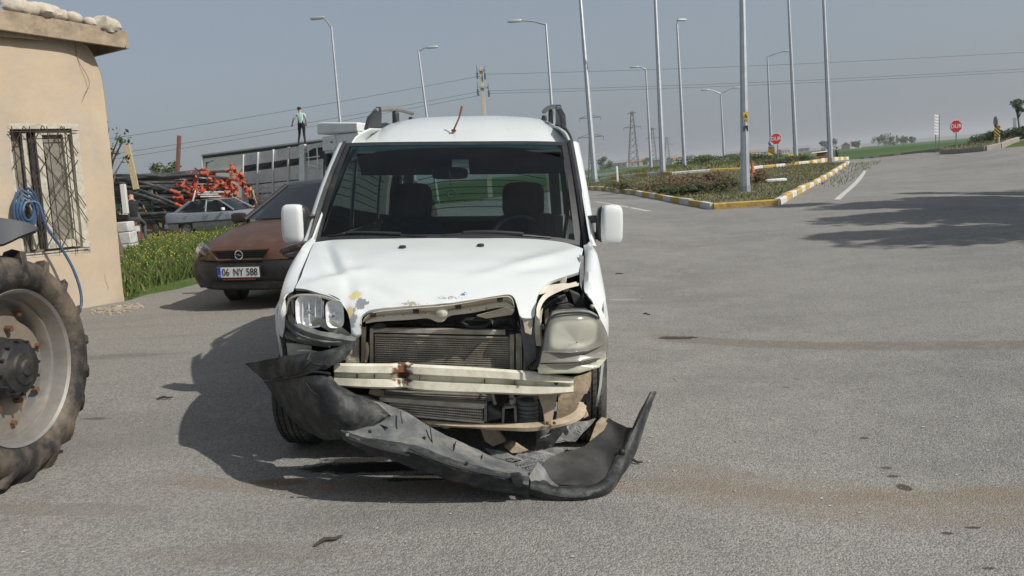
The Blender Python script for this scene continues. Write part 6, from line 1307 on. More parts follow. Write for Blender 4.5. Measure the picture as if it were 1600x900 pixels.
# ---- the pipes: single pipes with an orange coupling each
random.seed(21)
def pipe(x0, y0, x1, y1, back, bow, rad=.062, tier='lower'):
    pts = [];  n = 14
    for i in range(n): t = i/(n-1); px = x0+(x1-x0)*t; py = y0+(y1-y0)*t+bow*math.sin(math.pi*t)+random.uniform(-.3, .3); pts.append(Fp(px, py, back+.35*math.sin(t*3+y0)))
    o0 = pts[0].copy(); b = MB(); b.tube([p-o0 for p in pts], rad, 7); o = b.build('pipe', 'pipe_black', None); o.location = o0
    tag(o, 'black pipe with orange end coupling, %s part of the pipe stack' % tier, 'pipe', 'black pipes stacked on the farm trailer')
    d = (pts[-1]-pts[-2]).normalized(); e_ = pts[-1]-o0; b = MB(); b.tube([e_-d*.30, e_-d*.28, e_-d*.22, e_-d*.20, e_+d*.06, e_+d*.08, e_+d*.16], [rad*1.15, rad*1.5, rad*1.5, rad*1.2, rad*1.25, rad*1.7, rad*1.7], 8)
    s_ = Vector((random.uniform(-.4, .4), random.uniform(-1, -.3), random.uniform(-.6, 1))).normalized(); b.tube([e_-d*.06, e_-d*.06+s_*.11], [rad*.75, rad*.8], 7); b.build('coupling', 'coupling_orange', o)
k = 0
for r in range(15):
    for layer in range(4):
        y0 = 273+r*4.9+random.uniform(-1, 1); f = r/14
        x1 = random.choice([random.uniform(278, 300), random.uniform(298, 336), random.uniform(320, 362)]) if f < .35 else (random.uniform(276, 300) if f > .6 else random.uniform(280, 330))
        y1 = 268+r*5.0+random.uniform(-3, 3) if f > .35 else 268+r*7.5+random.uniform(-4, 3)
        pipe(150, y0+4+(2 if layer else 0), x1, y1, layer*.22+random.uniform(0, .1), random.uniform(-4, 3), tier='upper front upper back middle front middle back lower front lower back'.split()[0] and ['upper', 'middle', 'lower'][min(2, r//5)]+(' front' if layer < 2 else ' rear'))
for x1, y1, y0 in ((292, 322, 285), (283, 300, 279), (300, 330, 292), (345, 286, 275), (372, 280, 277), (296, 308, 282)): pipe(165, y0, x1, y1, -.15, -6, tier='sagging outermost')
for i in range(44):    # loose couplings heaped at the end of the stack
    t = random.random(); px = 296+78*t+random.uniform(-8, 8); py = 284+random.uniform(-14, 26)*(1-.35*t)+t*14
    if i < 10: px, py = 366+i*2.6+random.uniform(-2, 2), 263+i*4.2+random.uniform(-2, 2)
    c = Fp(px, py, -.15+random.uniform(-.2, .3)); d = Vector((random.uniform(-1, 1), random.uniform(-1, .3), random.uniform(-1, 1))).normalized(); b = MB(); rr = .06
    b.tube([-d*.16, -d*.12, -d*.11, d*.11, d*.12, d*.18], [rr*1.5, rr*1.5, rr*1.1, rr*1.1, rr*1.55, rr*1.55], 8); u = d.orthogonal().normalized(); b.tube([Vector(), u*.13], [rr*.8, rr*.9], 7)
    o = b.build('pipe_coupling', 'coupling_orange', None); o.location = c; tag(o, 'loose orange pipe coupling heaped at the right end of the pipe stack', 'coupling', 'loose orange couplings')
for i in range(7):
    c = Fp(318+i*4.2, 300+(i % 3)*3.4, -.25); b = MB(); b.tube([(-.25, 0, .01), (.28, .03, -.02)], .035, 7); o = b.build('short_pipe', 'white_pvc', None); o.location = c; tag(o, 'short white plastic pipe lying among the orange couplings', 'pipe', 'short white pipes')
# push scooter leaning on the stack
s0_, s1_ = Fp(303, 342, -.5), Fp(321, 268, -.5); b = MB(); b.tube([s0_, s0_.lerp(s1_, .8)], .035, 8); b.box(s0_, (.12, .3, .06)); sct = b.build('push_scooter', 'white_pvc', None); tag(sct, 'white push scooter stem with black handlebar leaning on the pipes', 'scooter')
b = MB(); b.tube([s0_.lerp(s1_, .8), s1_], .03, 8); b.tube([Fp(313, 262.5, -.5), Fp(319, 267, -.5), Fp(325, 264, -.5)], .035, 7); b.build('handlebar', 'lorry_dark', sct); b = MB(); b.tube([s0_.lerp(s1_, .62), s0_.lerp(s1_, .8)], .045, 8); b.build('clamp', 'coupling_orange', sct)
# posts and planks
def post(name, a, c, w, d, h, m, label, cat):
    p, q = at(*a, d), at(*c, d); o0 = p.copy(); b = MB(); b.beam(p-o0, q-o0, w, h); o = b.build(name, m, None, bevel=.008); o.location = o0; return tag(o, label, cat)
post('plank', (213, 296), (198, 227), .26, 33.5, .07, 'pale_wood', 'pale wooden plank leaning upright on the pipe stack near the hut', 'plank')
post('iron_post', (276, 300), (280, 212), .16, 38, .16, 'rust_red', 'rust-brown upright post rising above the pipe stack', 'post')
post('white_post', (197, 334), (192, 288), .13, 20.5, .10, 'white_pvc', 'slim white post standing on the block pillar beside the hut', 'post')
mat('limewash', (.52, .52, .49), .9, var=.15, vs=7, bump=.5, bs=30, dirt=(.28, .25, .20), dscale=5, damt=.5)
pb = gd(199, 378, 19.5); pil = thing('block_pillar', 'whitewashed block pillar at the corner of the hut', 'pillar', pb); z = -.35
for i, (w, h) in enumerate(((.42, .34), (.38, .30), (.36, .30), (.34, .26))): b = MB(); b.box((random.uniform(-.02, .02), 0, z+h/2), (w, .4, h-.012)); b.build('block', 'limewash', pil, bevel=.02); z += h
# motorcycle and its rider, seen from behind
mb_ = gd(213, 362, 21.5); moto = thing('motorcycle', 'motorcycle with a white number plate beside the white pillar', 'motorcycle', mb_, R(26))
for y in (0, 1.25):
    b = MB(); b.lathe([(.20, -.05), (.28, -.06), (.31, 0), (.28, .06), (.20, .05)], (0, y, .30), (1, 0, 0), 24); w = b.build('wheel', 'tyre', moto); b = MB(); [b.tube([(0, y, .30), (0, y+.21*math.cos(a), .30+.21*math.sin(a))], .008, 4) for a in [R(30*i) for i in range(12)]]; b.build('spokes', 'rim_steel', w)
b = MB(); b.ball((0, .2, .78), (.26, .75, .12), .5, 14); b.build('saddle', 'black_rubber', moto); b = MB(); b.ball((0, .75, .84), (.28, .45, .22), .6, 14); b.ball((0, .6, .45), (.3, .45, .35), .5, 12); b.build('tank', 'print_red', moto)
b = MB(); b.box((0, -.30, .62), (.20, .01, .15), Matrix.Rotation(R(12), 3, 'X')); b.build('number_plate', 'plate_white', moto); b = MB(); b.ball((0, -.27, .76), (.12, .06, .07), .6, 8); b.build('tail_lamp', 'print_red', moto)
b = MB(); b.tube([(-.36, 1.0, 1.05), (-.1, 1.1, 1.02), (.1, 1.1, 1.02), (.36, 1.0, 1.05)], .014, 6); b.tube([(0, 1.1, 1.0), (0, 1.25, .3)], .03, 6); b.build('handlebar', 'rim_steel', moto)
for sg in (-1, 1): b = MB(); b.tube([(sg*.12, -.1, .72), (sg*.12, 0, .30)], .022, 6); b.build('shock_absorber', 'rim_steel', moto)
rd = person('person in black T-shirt sitting on the motorcycle, back turned', standing(pelvis=(0, .1, .90), spine=(0, .12, 1.08), chest=(0, .18, 1.28), neck=(0, .22, 1.44), head=(0, .26, 1.54), crown=(0, .27, 1.63), shoL=(.19, .2, 1.36), shoR=(-.19, .2, 1.36), elbL=(.28, .42, 1.16), elbR=(-.28, .42, 1.16), wriL=(.3, .68, 1.08), wriR=(-.3, .68, 1.08), hanL=(.3, .76, 1.07), hanR=(-.3, .76, 1.07), hipL=(.11, .12, .86), hipR=(-.11, .12, .86), kneL=(.24, .5, .72), kneR=(-.24, .5, .72), ankL=(.22, .42, .32), ankR=(-.22, .42, .32), toeL=(.22, .54, .26), toeR=(-.22, .54, .26)),
    dict(pelvis='cloth_grey', hip='cloth_grey', kne='cloth_grey', ank='cloth_grey', toe='shoe', spine='cloth_black', chest='cloth_black', sho='cloth_black', neck='skin', head='skin', crown='skin', elb='skin', wri='skin', han='skin', fin='skin'), mb_, R(26))
pq = gd(390, 350, 36); person('person in beige shirt behind the silver car, only head and shoulders showing', standing(head=(.03, -.02, 1.60)), dict(pelvis='cloth_black', hip='cloth_black', kne='cloth_black', ank='cloth_black', toe='shoe', spine='cloth_beige', chest='cloth_beige', sho='cloth_beige', neck='skin', head='skin', crown='skin', elb='skin', wri='skin', han='skin', fin='skin'), at(390, 287, 35.5)-Vector((0, 0, 1.74)), R(140))
# ================================================================== VEGETATION
def leafmat(name, c, var=.35): return mat(name, c, .75, var=var, vs=3, spec=.25)
leafmat('grass_green', (.085, .125, .030)); leafmat('grass_dry', (.20, .17, .085)); leafmat('flower_yellow', (.45, .40, .06), .15); leafmat('shrub_green', (.05, .07, .026)); leafmat('shrub_brown', (.13, .085, .05)); leafmat('tree_green', (.045, .075, .022)); leafmat('hedge_green', (.035, .055, .02)); mat('bark', (.12, .09, .065), .9, var=.3, vs=9, bump=.5, bs=30)
rnd = random.Random(5)
def grass(name, label, poly, n, h, w, mats, share, zoff=0., lean=.5, dens_f=None):
    xs = [p[0] for p in poly]; ys = [p[1] for p in poly]; P = []
    while len(P) < n:
        q = (rnd.uniform(min(xs), max(xs)), rnd.uniform(min(ys), max(ys)))
        if inside(q, poly) and rnd.random() < (dens_f(*q) if dens_f else 1): P.append(q)
    z = GA([p[0] for p in P], [p[1] for p in P]); b = MB()
    for (x, y), zz in zip(P, z):
        a = rnd.uniform(0, 6.3); hh = h*rnd.uniform(.4, 1.2); ww = w*rnd.uniform(.6, 1.2); d = Vector((math.cos(a), math.sin(a), 0)); l = Vector((rnd.gauss(0, lean), rnd.gauss(0, lean), 0))*hh; p = Vector((x, y, zz+zoff))
        mi = 0; r = rnd.random()
        for i, s in enumerate(share):
            if r < s: mi = i; break
            r -= s
        b.add([p-d*ww, p+d*ww, p+l*.5+d*ww*.6+Vector((0, 0, hh*.6)), p+l+Vector((0, 0, hh))], [(0, 1, 2), (0, 2, 3)], mi)
    o = b.build(name, mats, None, smooth=0, merge=False); return tag(o, label, 'grass', kind='stuff')
# weeds between the hut and the cars
gp = [tuple(gd(203, 474, 10.5)[:2]), tuple(gd(232, 462, 11.6)[:2]), tuple(gd(290, 452, 12.4)[:2]), (-4.3, 14.5), (-4.8, 21), (-8, 25.5), (-12.5, 25.5), (-9.5, 17)]
grass('weeds', 'tall green weeds with yellow flowers between the hut and the brown car', gp, 26000, .29, .011, ['grass_green', 'grass_dry'], (.9, .1), 0, .35)
b = MB(); P = []
while len(P) < 800:
    q = (rnd.uniform(-13, -4), rnd.uniform(11, 25))
    if inside(q, gp) and mnoise.noise(Vector((q[0]*.5, q[1]*.5, 2))) > -.12 and math.hypot(*q) > 13: P.append(q)
for (x, y), zz in zip(P, GA([p[0] for p in P], [p[1] for p in P])): b.ball((x, y, zz+rnd.uniform(.22, .42)), (.028, .028, .024), 1, 4)
tag(b.build('weed_flowers', 'flower_yellow', None, smooth=0, merge=False), 'yellow flower heads scattered over the tall weeds', 'flowers', kind='stuff')
grass('yard_grass', 'sparse grass of the yard under the parked vehicles', [(-30, 24), (-2.6, 26), (-1, 40), (-30, 45)], 9000, .22, .016, ['grass_green', 'grass_dry'], (.7, .3))
grass('island_grass', 'short half-dry grass covering the traffic island', isl1, 30000, .10, .012, ['grass_green', 'grass_dry'], (.42, .58), .10, .6)
grass('raised_island_grass', 'green and dry grass on the raised island behind', isl2, 14000, .20, .03, ['grass_green', 'grass_dry'], (.55, .45), .18, .5)
grass('verge_grass', 'low grass on the verge in the far right corner', isl3, 5000, .12, .02, ['grass_green', 'grass_dry'], (.6, .4), .1)
kg = [tuple((right[1]+Vector((.1, 0, 0)))[:2]), tuple((right[1]+Vector((1.0, -.2, 0)))[:2]), tuple((right[3]+Vector((1.4, -1, 0)))[:2]), tuple(right[3][:2])]
grass('kerb_weeds', 'green weeds growing along the outer foot of the right kerb', kg, 500, .13, .014, ['grass_green', 'grass_dry'], (.8, .2), .01)
def shrub(label, c, dims, n, leaf, mats, group=None, name='shrub', seed=0, sprays=10):
    r = random.Random(seed); root = thing(name, label, 'shrub', c, 0, group); b = MB()
    lobes = [(Vector((r.uniform(-.42, .42)*dims[0], r.uniform(-.4, .4)*dims[1], r.uniform(.15, .62)*dims[2])), r.uniform(.16, .3)) for _ in range(12)]
    for i in range(n):
        lc, lr = r.choice(lobes); d = Vector((r.gauss(0, 1), r.gauss(0, 1), r.gauss(0, 1))).normalized()*r.random()**.4; p = lc+Vector((d.x*lr*dims[0], d.y*lr*dims[1], abs(d.z)*lr*dims[2]*1.5-.05)); p.z = max(.02, p.z)
        u = Vector((r.gauss(0, 1), r.gauss(0, 1), r.gauss(0, .6))).normalized(); w = u.orthogonal().normalized(); s = leaf*r.uniform(.6, 1.4)
        b.add([p-u*s, p+w*s*.4, p+u*s, p-w*s*.4], [(0, 1, 2, 3)], 0 if r.random() < .7 else 1)
    b.build('foliage', mats, root, smooth=0, merge=False); b = MB()
    for lc, lr in lobes: b.tube([(lc.x*.25, lc.y*.25, -.05), lc*.6, lc], [.02, .014, .006], 5)
    b.build('stems', 'bark', root); return root
for i, (px, py, d, dm, mt, lb) in enumerate([(1000, 285, 31, (2.6, 1.2, .6), ('shrub_green', 'shrub_brown'), 'low mixed shrub at the left end of the island hedge'), (1045, 287, 29, (2.6, 1.3, .75), ('shrub_brown', 'shrub_green'), 'brownish shrub left of the middle of the island hedge'), (1090, 289, 27.5, (2.4, 1.3, .8), ('shrub_brown', 'shrub_brown'), 'dry brown shrub in the middle of the island hedge'), (1128, 294, 26, (2.2, 1.2, .62), ('shrub_green', 'shrub_brown'), 'dark green shrub just left of the nearest lamp post'), (1070, 296, 26, (1.8, .9, .42), ('shrub_green', 'shrub_green'), 'small low green shrub in front of the island hedge'),
        (1180, 285, 30, (1.0, .8, .65), ('shrub_brown', 'shrub_brown'), 'tiny brown shrub beside the traffic cone'), (1218, 262, 44, (1.7, 1.0, .7), ('shrub_green', 'shrub_brown'), 'round shrub behind the kerb right of the cone'), (1252, 255, 50, (1.4, 1.0, .6), ('shrub_green', 'shrub_green'), 'little shrub beneath the yellow machine')]):
    c = gd(px, py, d); c.z += .11; shrub(lb, c, dm, 1500, .055, list(mt), 'shrubs on the traffic islands', seed=i+40)
for i, (px, d, lb) in enumerate([(1085, 62, 'green shrub row piece right of the far lamp on the raised island'), (1110, 64, 'green shrub row piece left of the double-armed lamp'), (1165, 60, 'green shrub row piece behind the nearest lamp post'), (1192, 58, 'green shrub row piece below the left stop sign')]):
    c = gd(px, 262, d); c.z += .2; shrub(lb, c, (3.2, 1.6, .8), 900, .09, ['shrub_green', 'grass_green'], 'green shrubs on the raised island', seed=i+70)
for i, (px, d) in enumerate([(1530, 47), (1562, 45), (1592, 44), (1620, 43)]):
    c = gd(px, 227, d); shrub(['leftmost dark hedge bush at the far right corner', 'dark hedge bush behind the striped post', 'dark hedge bush at the right photo edge', 'dark hedge bush just beyond the right photo edge'][i], c, (2.0, 1.4, .85), 1300, .07, ['hedge_green', 'shrub_green'], 'hedge at the far right corner', seed=i+90, name='hedge_bush')
def tree(label, c, H, cr, seed, n=5000, leaf=.1, trunk=.3, shape=1.0, name='tree', group=None, lm='tree_green'):
    r = random.Random(seed); root = thing(name, label, 'tree', c, 0, group); b = MB(); top = Vector((r.uniform(-.3, .3), r.uniform(-.3, .3), H*.85)); b.tube(crom([(0, 0, -.2), (r.uniform(-.1, .1), 0, H*.3), tuple(top)], 8), [H*.028*(1-.1*i) for i in range(8)], 8); lobes = []
    for i in range(16):
        t = r.uniform(trunk, .92); a = r.uniform(0, 6.3); rad = cr*(.35+.65*math.sin(math.pi*min(1, (t-trunk)/(1-trunk)*.8+.15)))*r.uniform(.5, 1)*shape; e_ = Vector((rad*math.cos(a), rad*math.sin(a), H*t+rad*.3)); b.tube([top*(t*.8), (top*(t*.8)+e_)*.5+Vector((0, 0, .1)), e_], [H*.01, H*.006, H*.002], 5); lobes.append((e_, cr*r.uniform(.28, .48)))
    lobes.append((top, cr*.5)); b.build('trunk', 'bark', root); b = MB()
    for i in range(n):
        lc, lr = r.choice(lobes); d = Vector((r.gauss(0, 1), r.gauss(0, 1), r.gauss(0, 1))).normalized()*lr*r.random()**.45; p = lc+d; u = Vector((r.gauss(0, 1), r.gauss(0, 1), r.gauss(0, 1))).normalized(); w = u.orthogonal().normalized(); s = leaf*r.uniform(.6, 1.4)
        b.add([p-u*s, p+w*s*.5, p+u*s, p-w*s*.5], [(0, 1, 2, 3)])
    b.build('crown', lm, root, smooth=0, merge=False); return root
# roadside trees right of the picture; their shadows lie across the road
for i, (x, y, H, cr) in enumerate([(15.8, 14.2, 9, 1.8), (16.4, 11.2, 9, 2.0), (14.9, 8.4, 8.5, 1.9), (19.2, 12.4, 9.5, 2.0), (20.2, 16.0, 9, 1.6), (24, 14.4, 10, 2.0), (17.5, 6.6, 9.5, 2.2)]):
    tree('roadside tree beyond the right photo edge, %s nearest of seven shading the road' % ['fourth', 'third', 'first', 'fifth', 'sixth', 'seventh', 'second'][i], (x, y, G(x, y)-.05), H, cr, 200+i, 6000, .15, .2, name='roadside_tree', group='trees shading the road from the right')
tree('small round clipped tree at the right photo edge', gd(1592, 228, 50), 2.6, .42, 301, 1800, .05, .68, name='clipped_tree')
tree('bush top showing behind the pipe stack beside the rust-brown post', gd(268, 350, 41), 3.5, .9, 302, 1800, .07, .55, name='yard_tree', lm='shrub_green')
tree('sapling with few leaves at the corner of the hut', gd(190, 400, 15), 2.9, .42, 303, 130, .045, .5, name='sapling')
# ================================================================== LAMPS, SIGNS, PYLONS
mat('galvanised', (.36, .39, .42), .45, .55, var=.12, vs=4, dirt=(.30, .30, .29), dscale=2.5, damt=.4); mat('lamp_head', (.50, .53, .55), .4, .3, var=.05); mat('concrete', (.42, .38, .32), .9, var=.12, vs=5); mat('insulator', (.05, .10, .10), .3, var=.1); mat('steel_far', (.16, .17, .18), .6, .3, var=.1); mat('sticker_yellow', (.60, .42, .03), .5, var=.05)
mat('sign_red', (.42, .02, .025), .45, var=.05); mat('sign_white', (.74, .74, .73), .5, var=.04); mat('sign_blue', (.02, .09, .33), .45, var=.05); mat('sign_yellow', (.60, .40, .03), .5, var=.05); mat('sign_grey', (.20, .20, .20), .5, .4, var=.1); mat('cone_orange', (.52, .11, .03), .6, var=.1)
def lamp_post(base, top_px, d, label, arms=(), r0=.13, H=None, name='street_lamp', sticker=False):
    B = gd(*base, d); T = at(top_px[0], top_px[1], d*1.0); dv = T-B; L = dv.length
    if H: dv = dv*(H/L)
    root = thing(name, label, 'lamp post', B, 0, 'street lamps'); b = MB(); n = 10
    b.tube([dv*(i/n)-Vector((0, 0, .1 if i == 0 else 0)) for i in range(n+1)], [r0*(1-.55*i/n) for i in range(n+1)], 8); pole = b.build('pole', 'galvanised', root, smooth=20)
    b = MB(); b.box((0, 0, .12), (r0*2.8, r0*2.8, .04)); b.tube([(0, 0, -.1), (0, 0, .34)], r0*1.12, 8); b.build('base_plate', 'galvanised', root, smooth=20)
    arms_ = []
    for (ax_, ay_) in arms:   # pixel of the lamp head
        E_ = at(ax_, ay_, d)-B; E_ = dv+(E_-dv); arms_.append(E_)
    if not arms: arms_ = [dv+Vector((1.6, -.5, .35))]
    for E_ in arms_:
        b = MB(); u = (E_-dv); b.tube([dv*.995, dv+u*.5+Vector((0, 0, .05)), E_], [r0*.42, r0*.36, r0*.3], 7); am = b.build('arm', 'galvanised', root)
        b = MB(); uh = Vector((u.x, u.y, 0)).normalized() if Vector((u.x, u.y, 0)).length > .01 else Vector((1, 0, 0)); b.ball(E_+uh*.3+Vector((0, 0, -.01)), (.85, .30, .16), .6, 12, rot=Matrix.Rotation(math.atan2(uh.y, uh.x), 3, 'Z')); b.build('lamp_head', 'lamp_head', am)
    if sticker:
        for py, h, mt in ((185, .19, 'sticker_yellow'), (201, .09, 'lorry_dark')):
            t = (at(1164, py, d)-B).dot(dv)/dv.length_squared; p = dv*t+Vector((0, -r0*.88, 0)); b = MB(); b.prism([p+Vector((x, 0, z)) for x, z in ((-.075, -h/1), (.075, -h/1), (.075, h/1), (-.075, h/1))], (0, .012, 0)); s_ = b.build('warning_sticker', mt, pole)
            if mt == 'sticker_yellow':
                b = MB(); b.tube([p+Vector((x, -.006, z)) for x, z in ((-.055, .02), (.055, .02), (0, .13))], .008, 4, closed=True); b.prism([p+Vector((x, -.006, z)) for x, z in ((-.008, .09), (.012, .065), (.002, .065), (.008, .035), (-.012, .06), (0, .06))], (0, .004, 0)); b.box(p+Vector((0, -.004, -.06)), (.10, .004, .02)); b.box(p+Vector((0, -.004, -.1)), (.10, .004, .02)); b.build('sticker_print', 'print_black', s_)
    return root
lamp_post((1165, 307), (1160, 0), 25, 'nearest tall lamp post on the island corner with a yellow warning sticker', (), .155, 9.5, sticker=True)
lamp_post((1298, 260), (1287, 0), 46, 'tall lamp post at the right end of the island beside the red box', (), .17, 12)
lamp_post((1244, 253), (1232, 0), 52, 'tall lamp post rising beside the yellow machine', (), .165, 12.5)
lamp_post((1036, 272), (1024, 0), 43, 'tall lamp post at the left end of the yellow and white kerb', (), .165, 12)
lamp_post((930, 288), (907, 0), 46, 'tall lamp post just right of the van roof', (), .19, 13)
lamp_post((1070, 265), (1058, 38), 56, 'lamp post with a short arm, right of the kerb-end lamp', ((1060, 31),), .15)
lamp_post((1018, 269), (1009, 108), 72, 'distant lamp post with arm pointing left, near the far pylons', ((996, 104),), .15)
lamp_post((1132, 255), (1126, 146), 80, 'double-armed lamp post on the raised island', ((1106, 140), (1147, 137)), .15)
lamp_post((1206, 250), (1199, 88), 72, 'lamp post with arm pointing right behind the left stop sign', ((1226, 80),), .15)
lamp_post((872, 302), (853, 37), 45, 'lamp post with arm pointing left above the right end of the van roof', ((812, 32),), .13)
lamp_post((545, 333), (518, 42), 42, 'lamp post with bent arm above the white lorry cab', ((504, 27),), .13)
lamp_post((684, 311), (654, 80), 52, 'lamp post with arm pointing right above the van roof rail', ((668, 74),), .13)
def sign_post(label, base, top_py, d, cat='sign', name='road_sign', w=.035):
    B = gd(*base, d); root = thing(name, label, cat, B); t = at(base[0], top_py, d)-B; b = MB(); b.tube([(0, 0, -.1), tuple(t)], w, 8); b.build('post', 'sign_grey', root); return root, B
def octagon(root, B, px, py, d, r):
    c = at(px, py, d)-B+Vector((0, -.06, 0)); P = lambda rr, y: [c+Vector((rr*math.cos(R(22.5+45*i)), y, rr*math.sin(R(22.5+45*i)))) for i in range(8)]
    b = MB(); b.prism(P(r, 0), (0, .02, 0)); o = b.build('board', 'sign_white', root); b = MB(); b.prism(P(r*.93, -.006), (0, .005, 0)); b.build('face', 'sign_red', o); text_obj('lettering', 'DUR', r*.86, 'sign_white', o, frame(c+Vector((0, -.012, 0)), (1, 0, 0), (0, 0, 1)), .003, .92)
rt1, B1 = sign_post('red octagonal stop sign with white letters in front of the lamp posts', (1215, 248), 209, 55); octagon(rt1, B1, 1212, 217, 55, .43)
rt2, B2 = sign_post('red octagonal stop sign with white letters standing alone on the far right', (1494, 229), 189, 47); octagon(rt2, B2, 1493, 197.5, 47, .41)
rt3, B3 = sign_post('blue arrow disc above a yellow and black striped panel', (1207, 249), 219, 57, name='marker_sign'); c = at(1205, 224, 57)-B3+Vector((0, -.06, 0))
b = MB(); b.prism([c+Vector((.24*math.cos(R(15*i)), 0, .24*math.sin(R(15*i)))) for i in range(24)], (0, .02, 0)); o = b.build('disc', 'sign_blue', rt3); b = MB(); b.beam(c+Vector((-.12, -.008, .12)), c+Vector((.06, -.008, -.06)), .06, .006, (0, 1, 0)); b.prism([c+Vector((x, -.01, z)) for x, z in ((.14, -.14), (.13, .04), (-.04, -.13))], (0, .006, 0)); b.build('arrow', 'sign_white', o)
c = at(1205, 235.5, 57)-B3+Vector((0, -.06, 0)); hw, hh = .235, .32
def striped(c, hw, hh, root, n=4, m='sign_yellow'):
    b = MB(); b.prism([c+Vector((x, 0, z)) for x, z in ((-hw, -hh), (hw, -hh), (hw, hh), (-hw, hh))], (0, .02, 0)); o = b.build('panel', m, root)
    for k in range(-1, n):   # diagonal stripes clipped to the panel
        z0 = -hh+2*hh*k/n; s = hh/n; P = []
        for (x, z) in ((-hw, z0+2*hw*.9), (hw, z0), (hw, z0+s), (-hw, z0+s+2*hw*.9)): P.append(Vector((x, 0, max(-hh, min(hh, z)))))
        if P[1].z < P[2].z or P[0].z < P[3].z: b = MB(); b.prism([c+Vector((0, -.008, 0))+p for p in P], (0, .006, 0)); b.build('stripe', 'print_black', o)
striped(c, hw, hh, rt3)
rt4, B4 = sign_post('post with striped black panel and edge-on disc near the right photo edge', (1558, 230), 186, 38, name='marker_sign', w=.05); c = at(1557, 206, 38)-B4+Vector((0, -.07, 0)); striped(c, .14, .33, rt4, 4); cc_ = at(1555.5, 190, 38)-B4; b = MB(); b.lathe([(.001, -.012), (.26, -.012), (.26, .012), (.001, .012)], cc_, (1, -.25, 0), 24); b.build('disc', 'sign_grey', rt4)
b = MB(); b.tube([(.02, -.05, .1), tuple(at(1559, 214, 38)-B4+Vector((0, -.06, 0)))], .06, 8); b.build('sleeve', 'pale_wood', rt4)
rt5, B5 = sign_post('dark sign plate on a thin post beside the clipped tree', (1586, 228), 186, 49, w=.03); b = MB(); b.prism([at(x, y, 48.9)-B5 for x, y in ((1583.5, 184), (1588, 184), (1588, 200), (1583.5, 200))], (0, .03, 0)); b.build('plate', 'sign_grey', rt5)
# white sign on two legs with saw-toothed marks
Bs = gd(1464, 236, 43); ws_ = thing('white_sign', 'tall narrow white sign with toothed marks on two legs', 'sign', Bs)
for x in (1462, 1467.5): b = MB(); b.tube([gd(x, 236, 43)-Bs-Vector((0, 0, .1)), at(x, 179, 43)-Bs], .022, 6); b.build('leg', 'sign_grey', ws_)
for k in range(7): y = 178.5+k*4.7; b = MB(); b.prism([at(x, y+dy, 42.9)-Bs for x, dy in ((1460, 1.2), (1462.5, 0), (1464, 2.0), (1466.5, .2), (1466.8, 3.4), (1464, 4.6), (1462.6, 3.0), (1460.2, 4.3))], (0, .03, 0)); b.build('tooth', 'sign_white', ws_)
# traffic cone
cb = gd(1176, 266.5, 37); cb.z += .1; con = thing('traffic_cone', 'orange traffic cone on the kerb behind the nearest lamp post', 'traffic cone', cb); b = MB(); b.lathe([(.14, .02), (.12, .06), (.03, .55), (.025, .57), (.001, .57)], (0, 0, 0), (0, 0, 1), 20); b.build('body', 'cone_orange', con); b = MB(); b.box((0, 0, .012), (.34, .34, .03)); b.build('foot', 'cone_orange', con, bevel=.01)
# red-and-white box and yellow machine by the far road
bx = gd(1280, 254, 66); rbx = thing('red_box', 'maroon and white box cart with a wooden end by the far lamp post', 'cart', bx); 
def farbox(root, B, q, d, m, nm, th=.6, off=0.): b = MB(); b.prism([at(x, y, d+off)-B for x, y in q], (th*.3, th, 0)); return b.build(nm, m, root, bevel=.02)
farbox(rbx, bx, [(1276, 238), (1294, 236), (1294, 247), (1276, 248)], 66, 'rust_red', 'upper_panel', 1.0); farbox(rbx, bx, [(1276, 248.2), (1294, 247.2), (1294, 253), (1276, 254.5)], 66, 'sign_white', 'lower_panel', 1.0)
for k in range(5): farbox(rbx, bx, [(1266+k*2, 240-.3*k), (1267.6+k*2, 239.7-.3*k), (1267.6+k*2, 254), (1266+k*2, 253.6)], 65.5, 'old_wood', 'end_plank', .2)
farbox(rbx, bx, [(1268, 238.5), (1294, 235.5), (1294, 237), (1268, 240)], 65.8, 'sign_white', 'rail', .3)
ym = gd(1243, 252, 58); ymc = thing('yellow_machine', 'yellow wheeled machine beside the tall lamp post', 'machine', ym)
for q, m in (([(1231, 241), (1240, 240), (1240, 250), (1231, 251)], 'sign_yellow'), ([(1241, 244), (1254, 240), (1257, 249), (1241, 250)], 'sign_yellow'), ([(1238, 246), (1248, 245), (1248, 252), (1238, 252)], 'sticker_yellow')): farbox(ymc, ym, q, 58, m, 'body_panel', .9)
for x in (1236, 1252): c = at(x, 251, 58)-ym; b = MB(); b.lathe([(.001, -.1), (.14, -.1), (.18, -.06), (.18, .06), (.14, .1), (.001, .1)], (c.x, c.y, .18), (0, 1, 0), 16); b.build('wheel', 'tyre', ymc)
pf = at(1308, 252.5, 84); person('person in dark clothes standing at the far road beside the lamp post', standing(), dict(pelvis='cloth_black', hip='cloth_black', kne='cloth_black', ank='cloth_black', toe='cloth_black', spine='cloth_grey', chest='cloth_grey', sho='cloth_grey', neck='skin', head='skin', crown='skin', elb='cloth_grey', wri='skin', han='skin', fin='skin'), pf, R(200), .9)
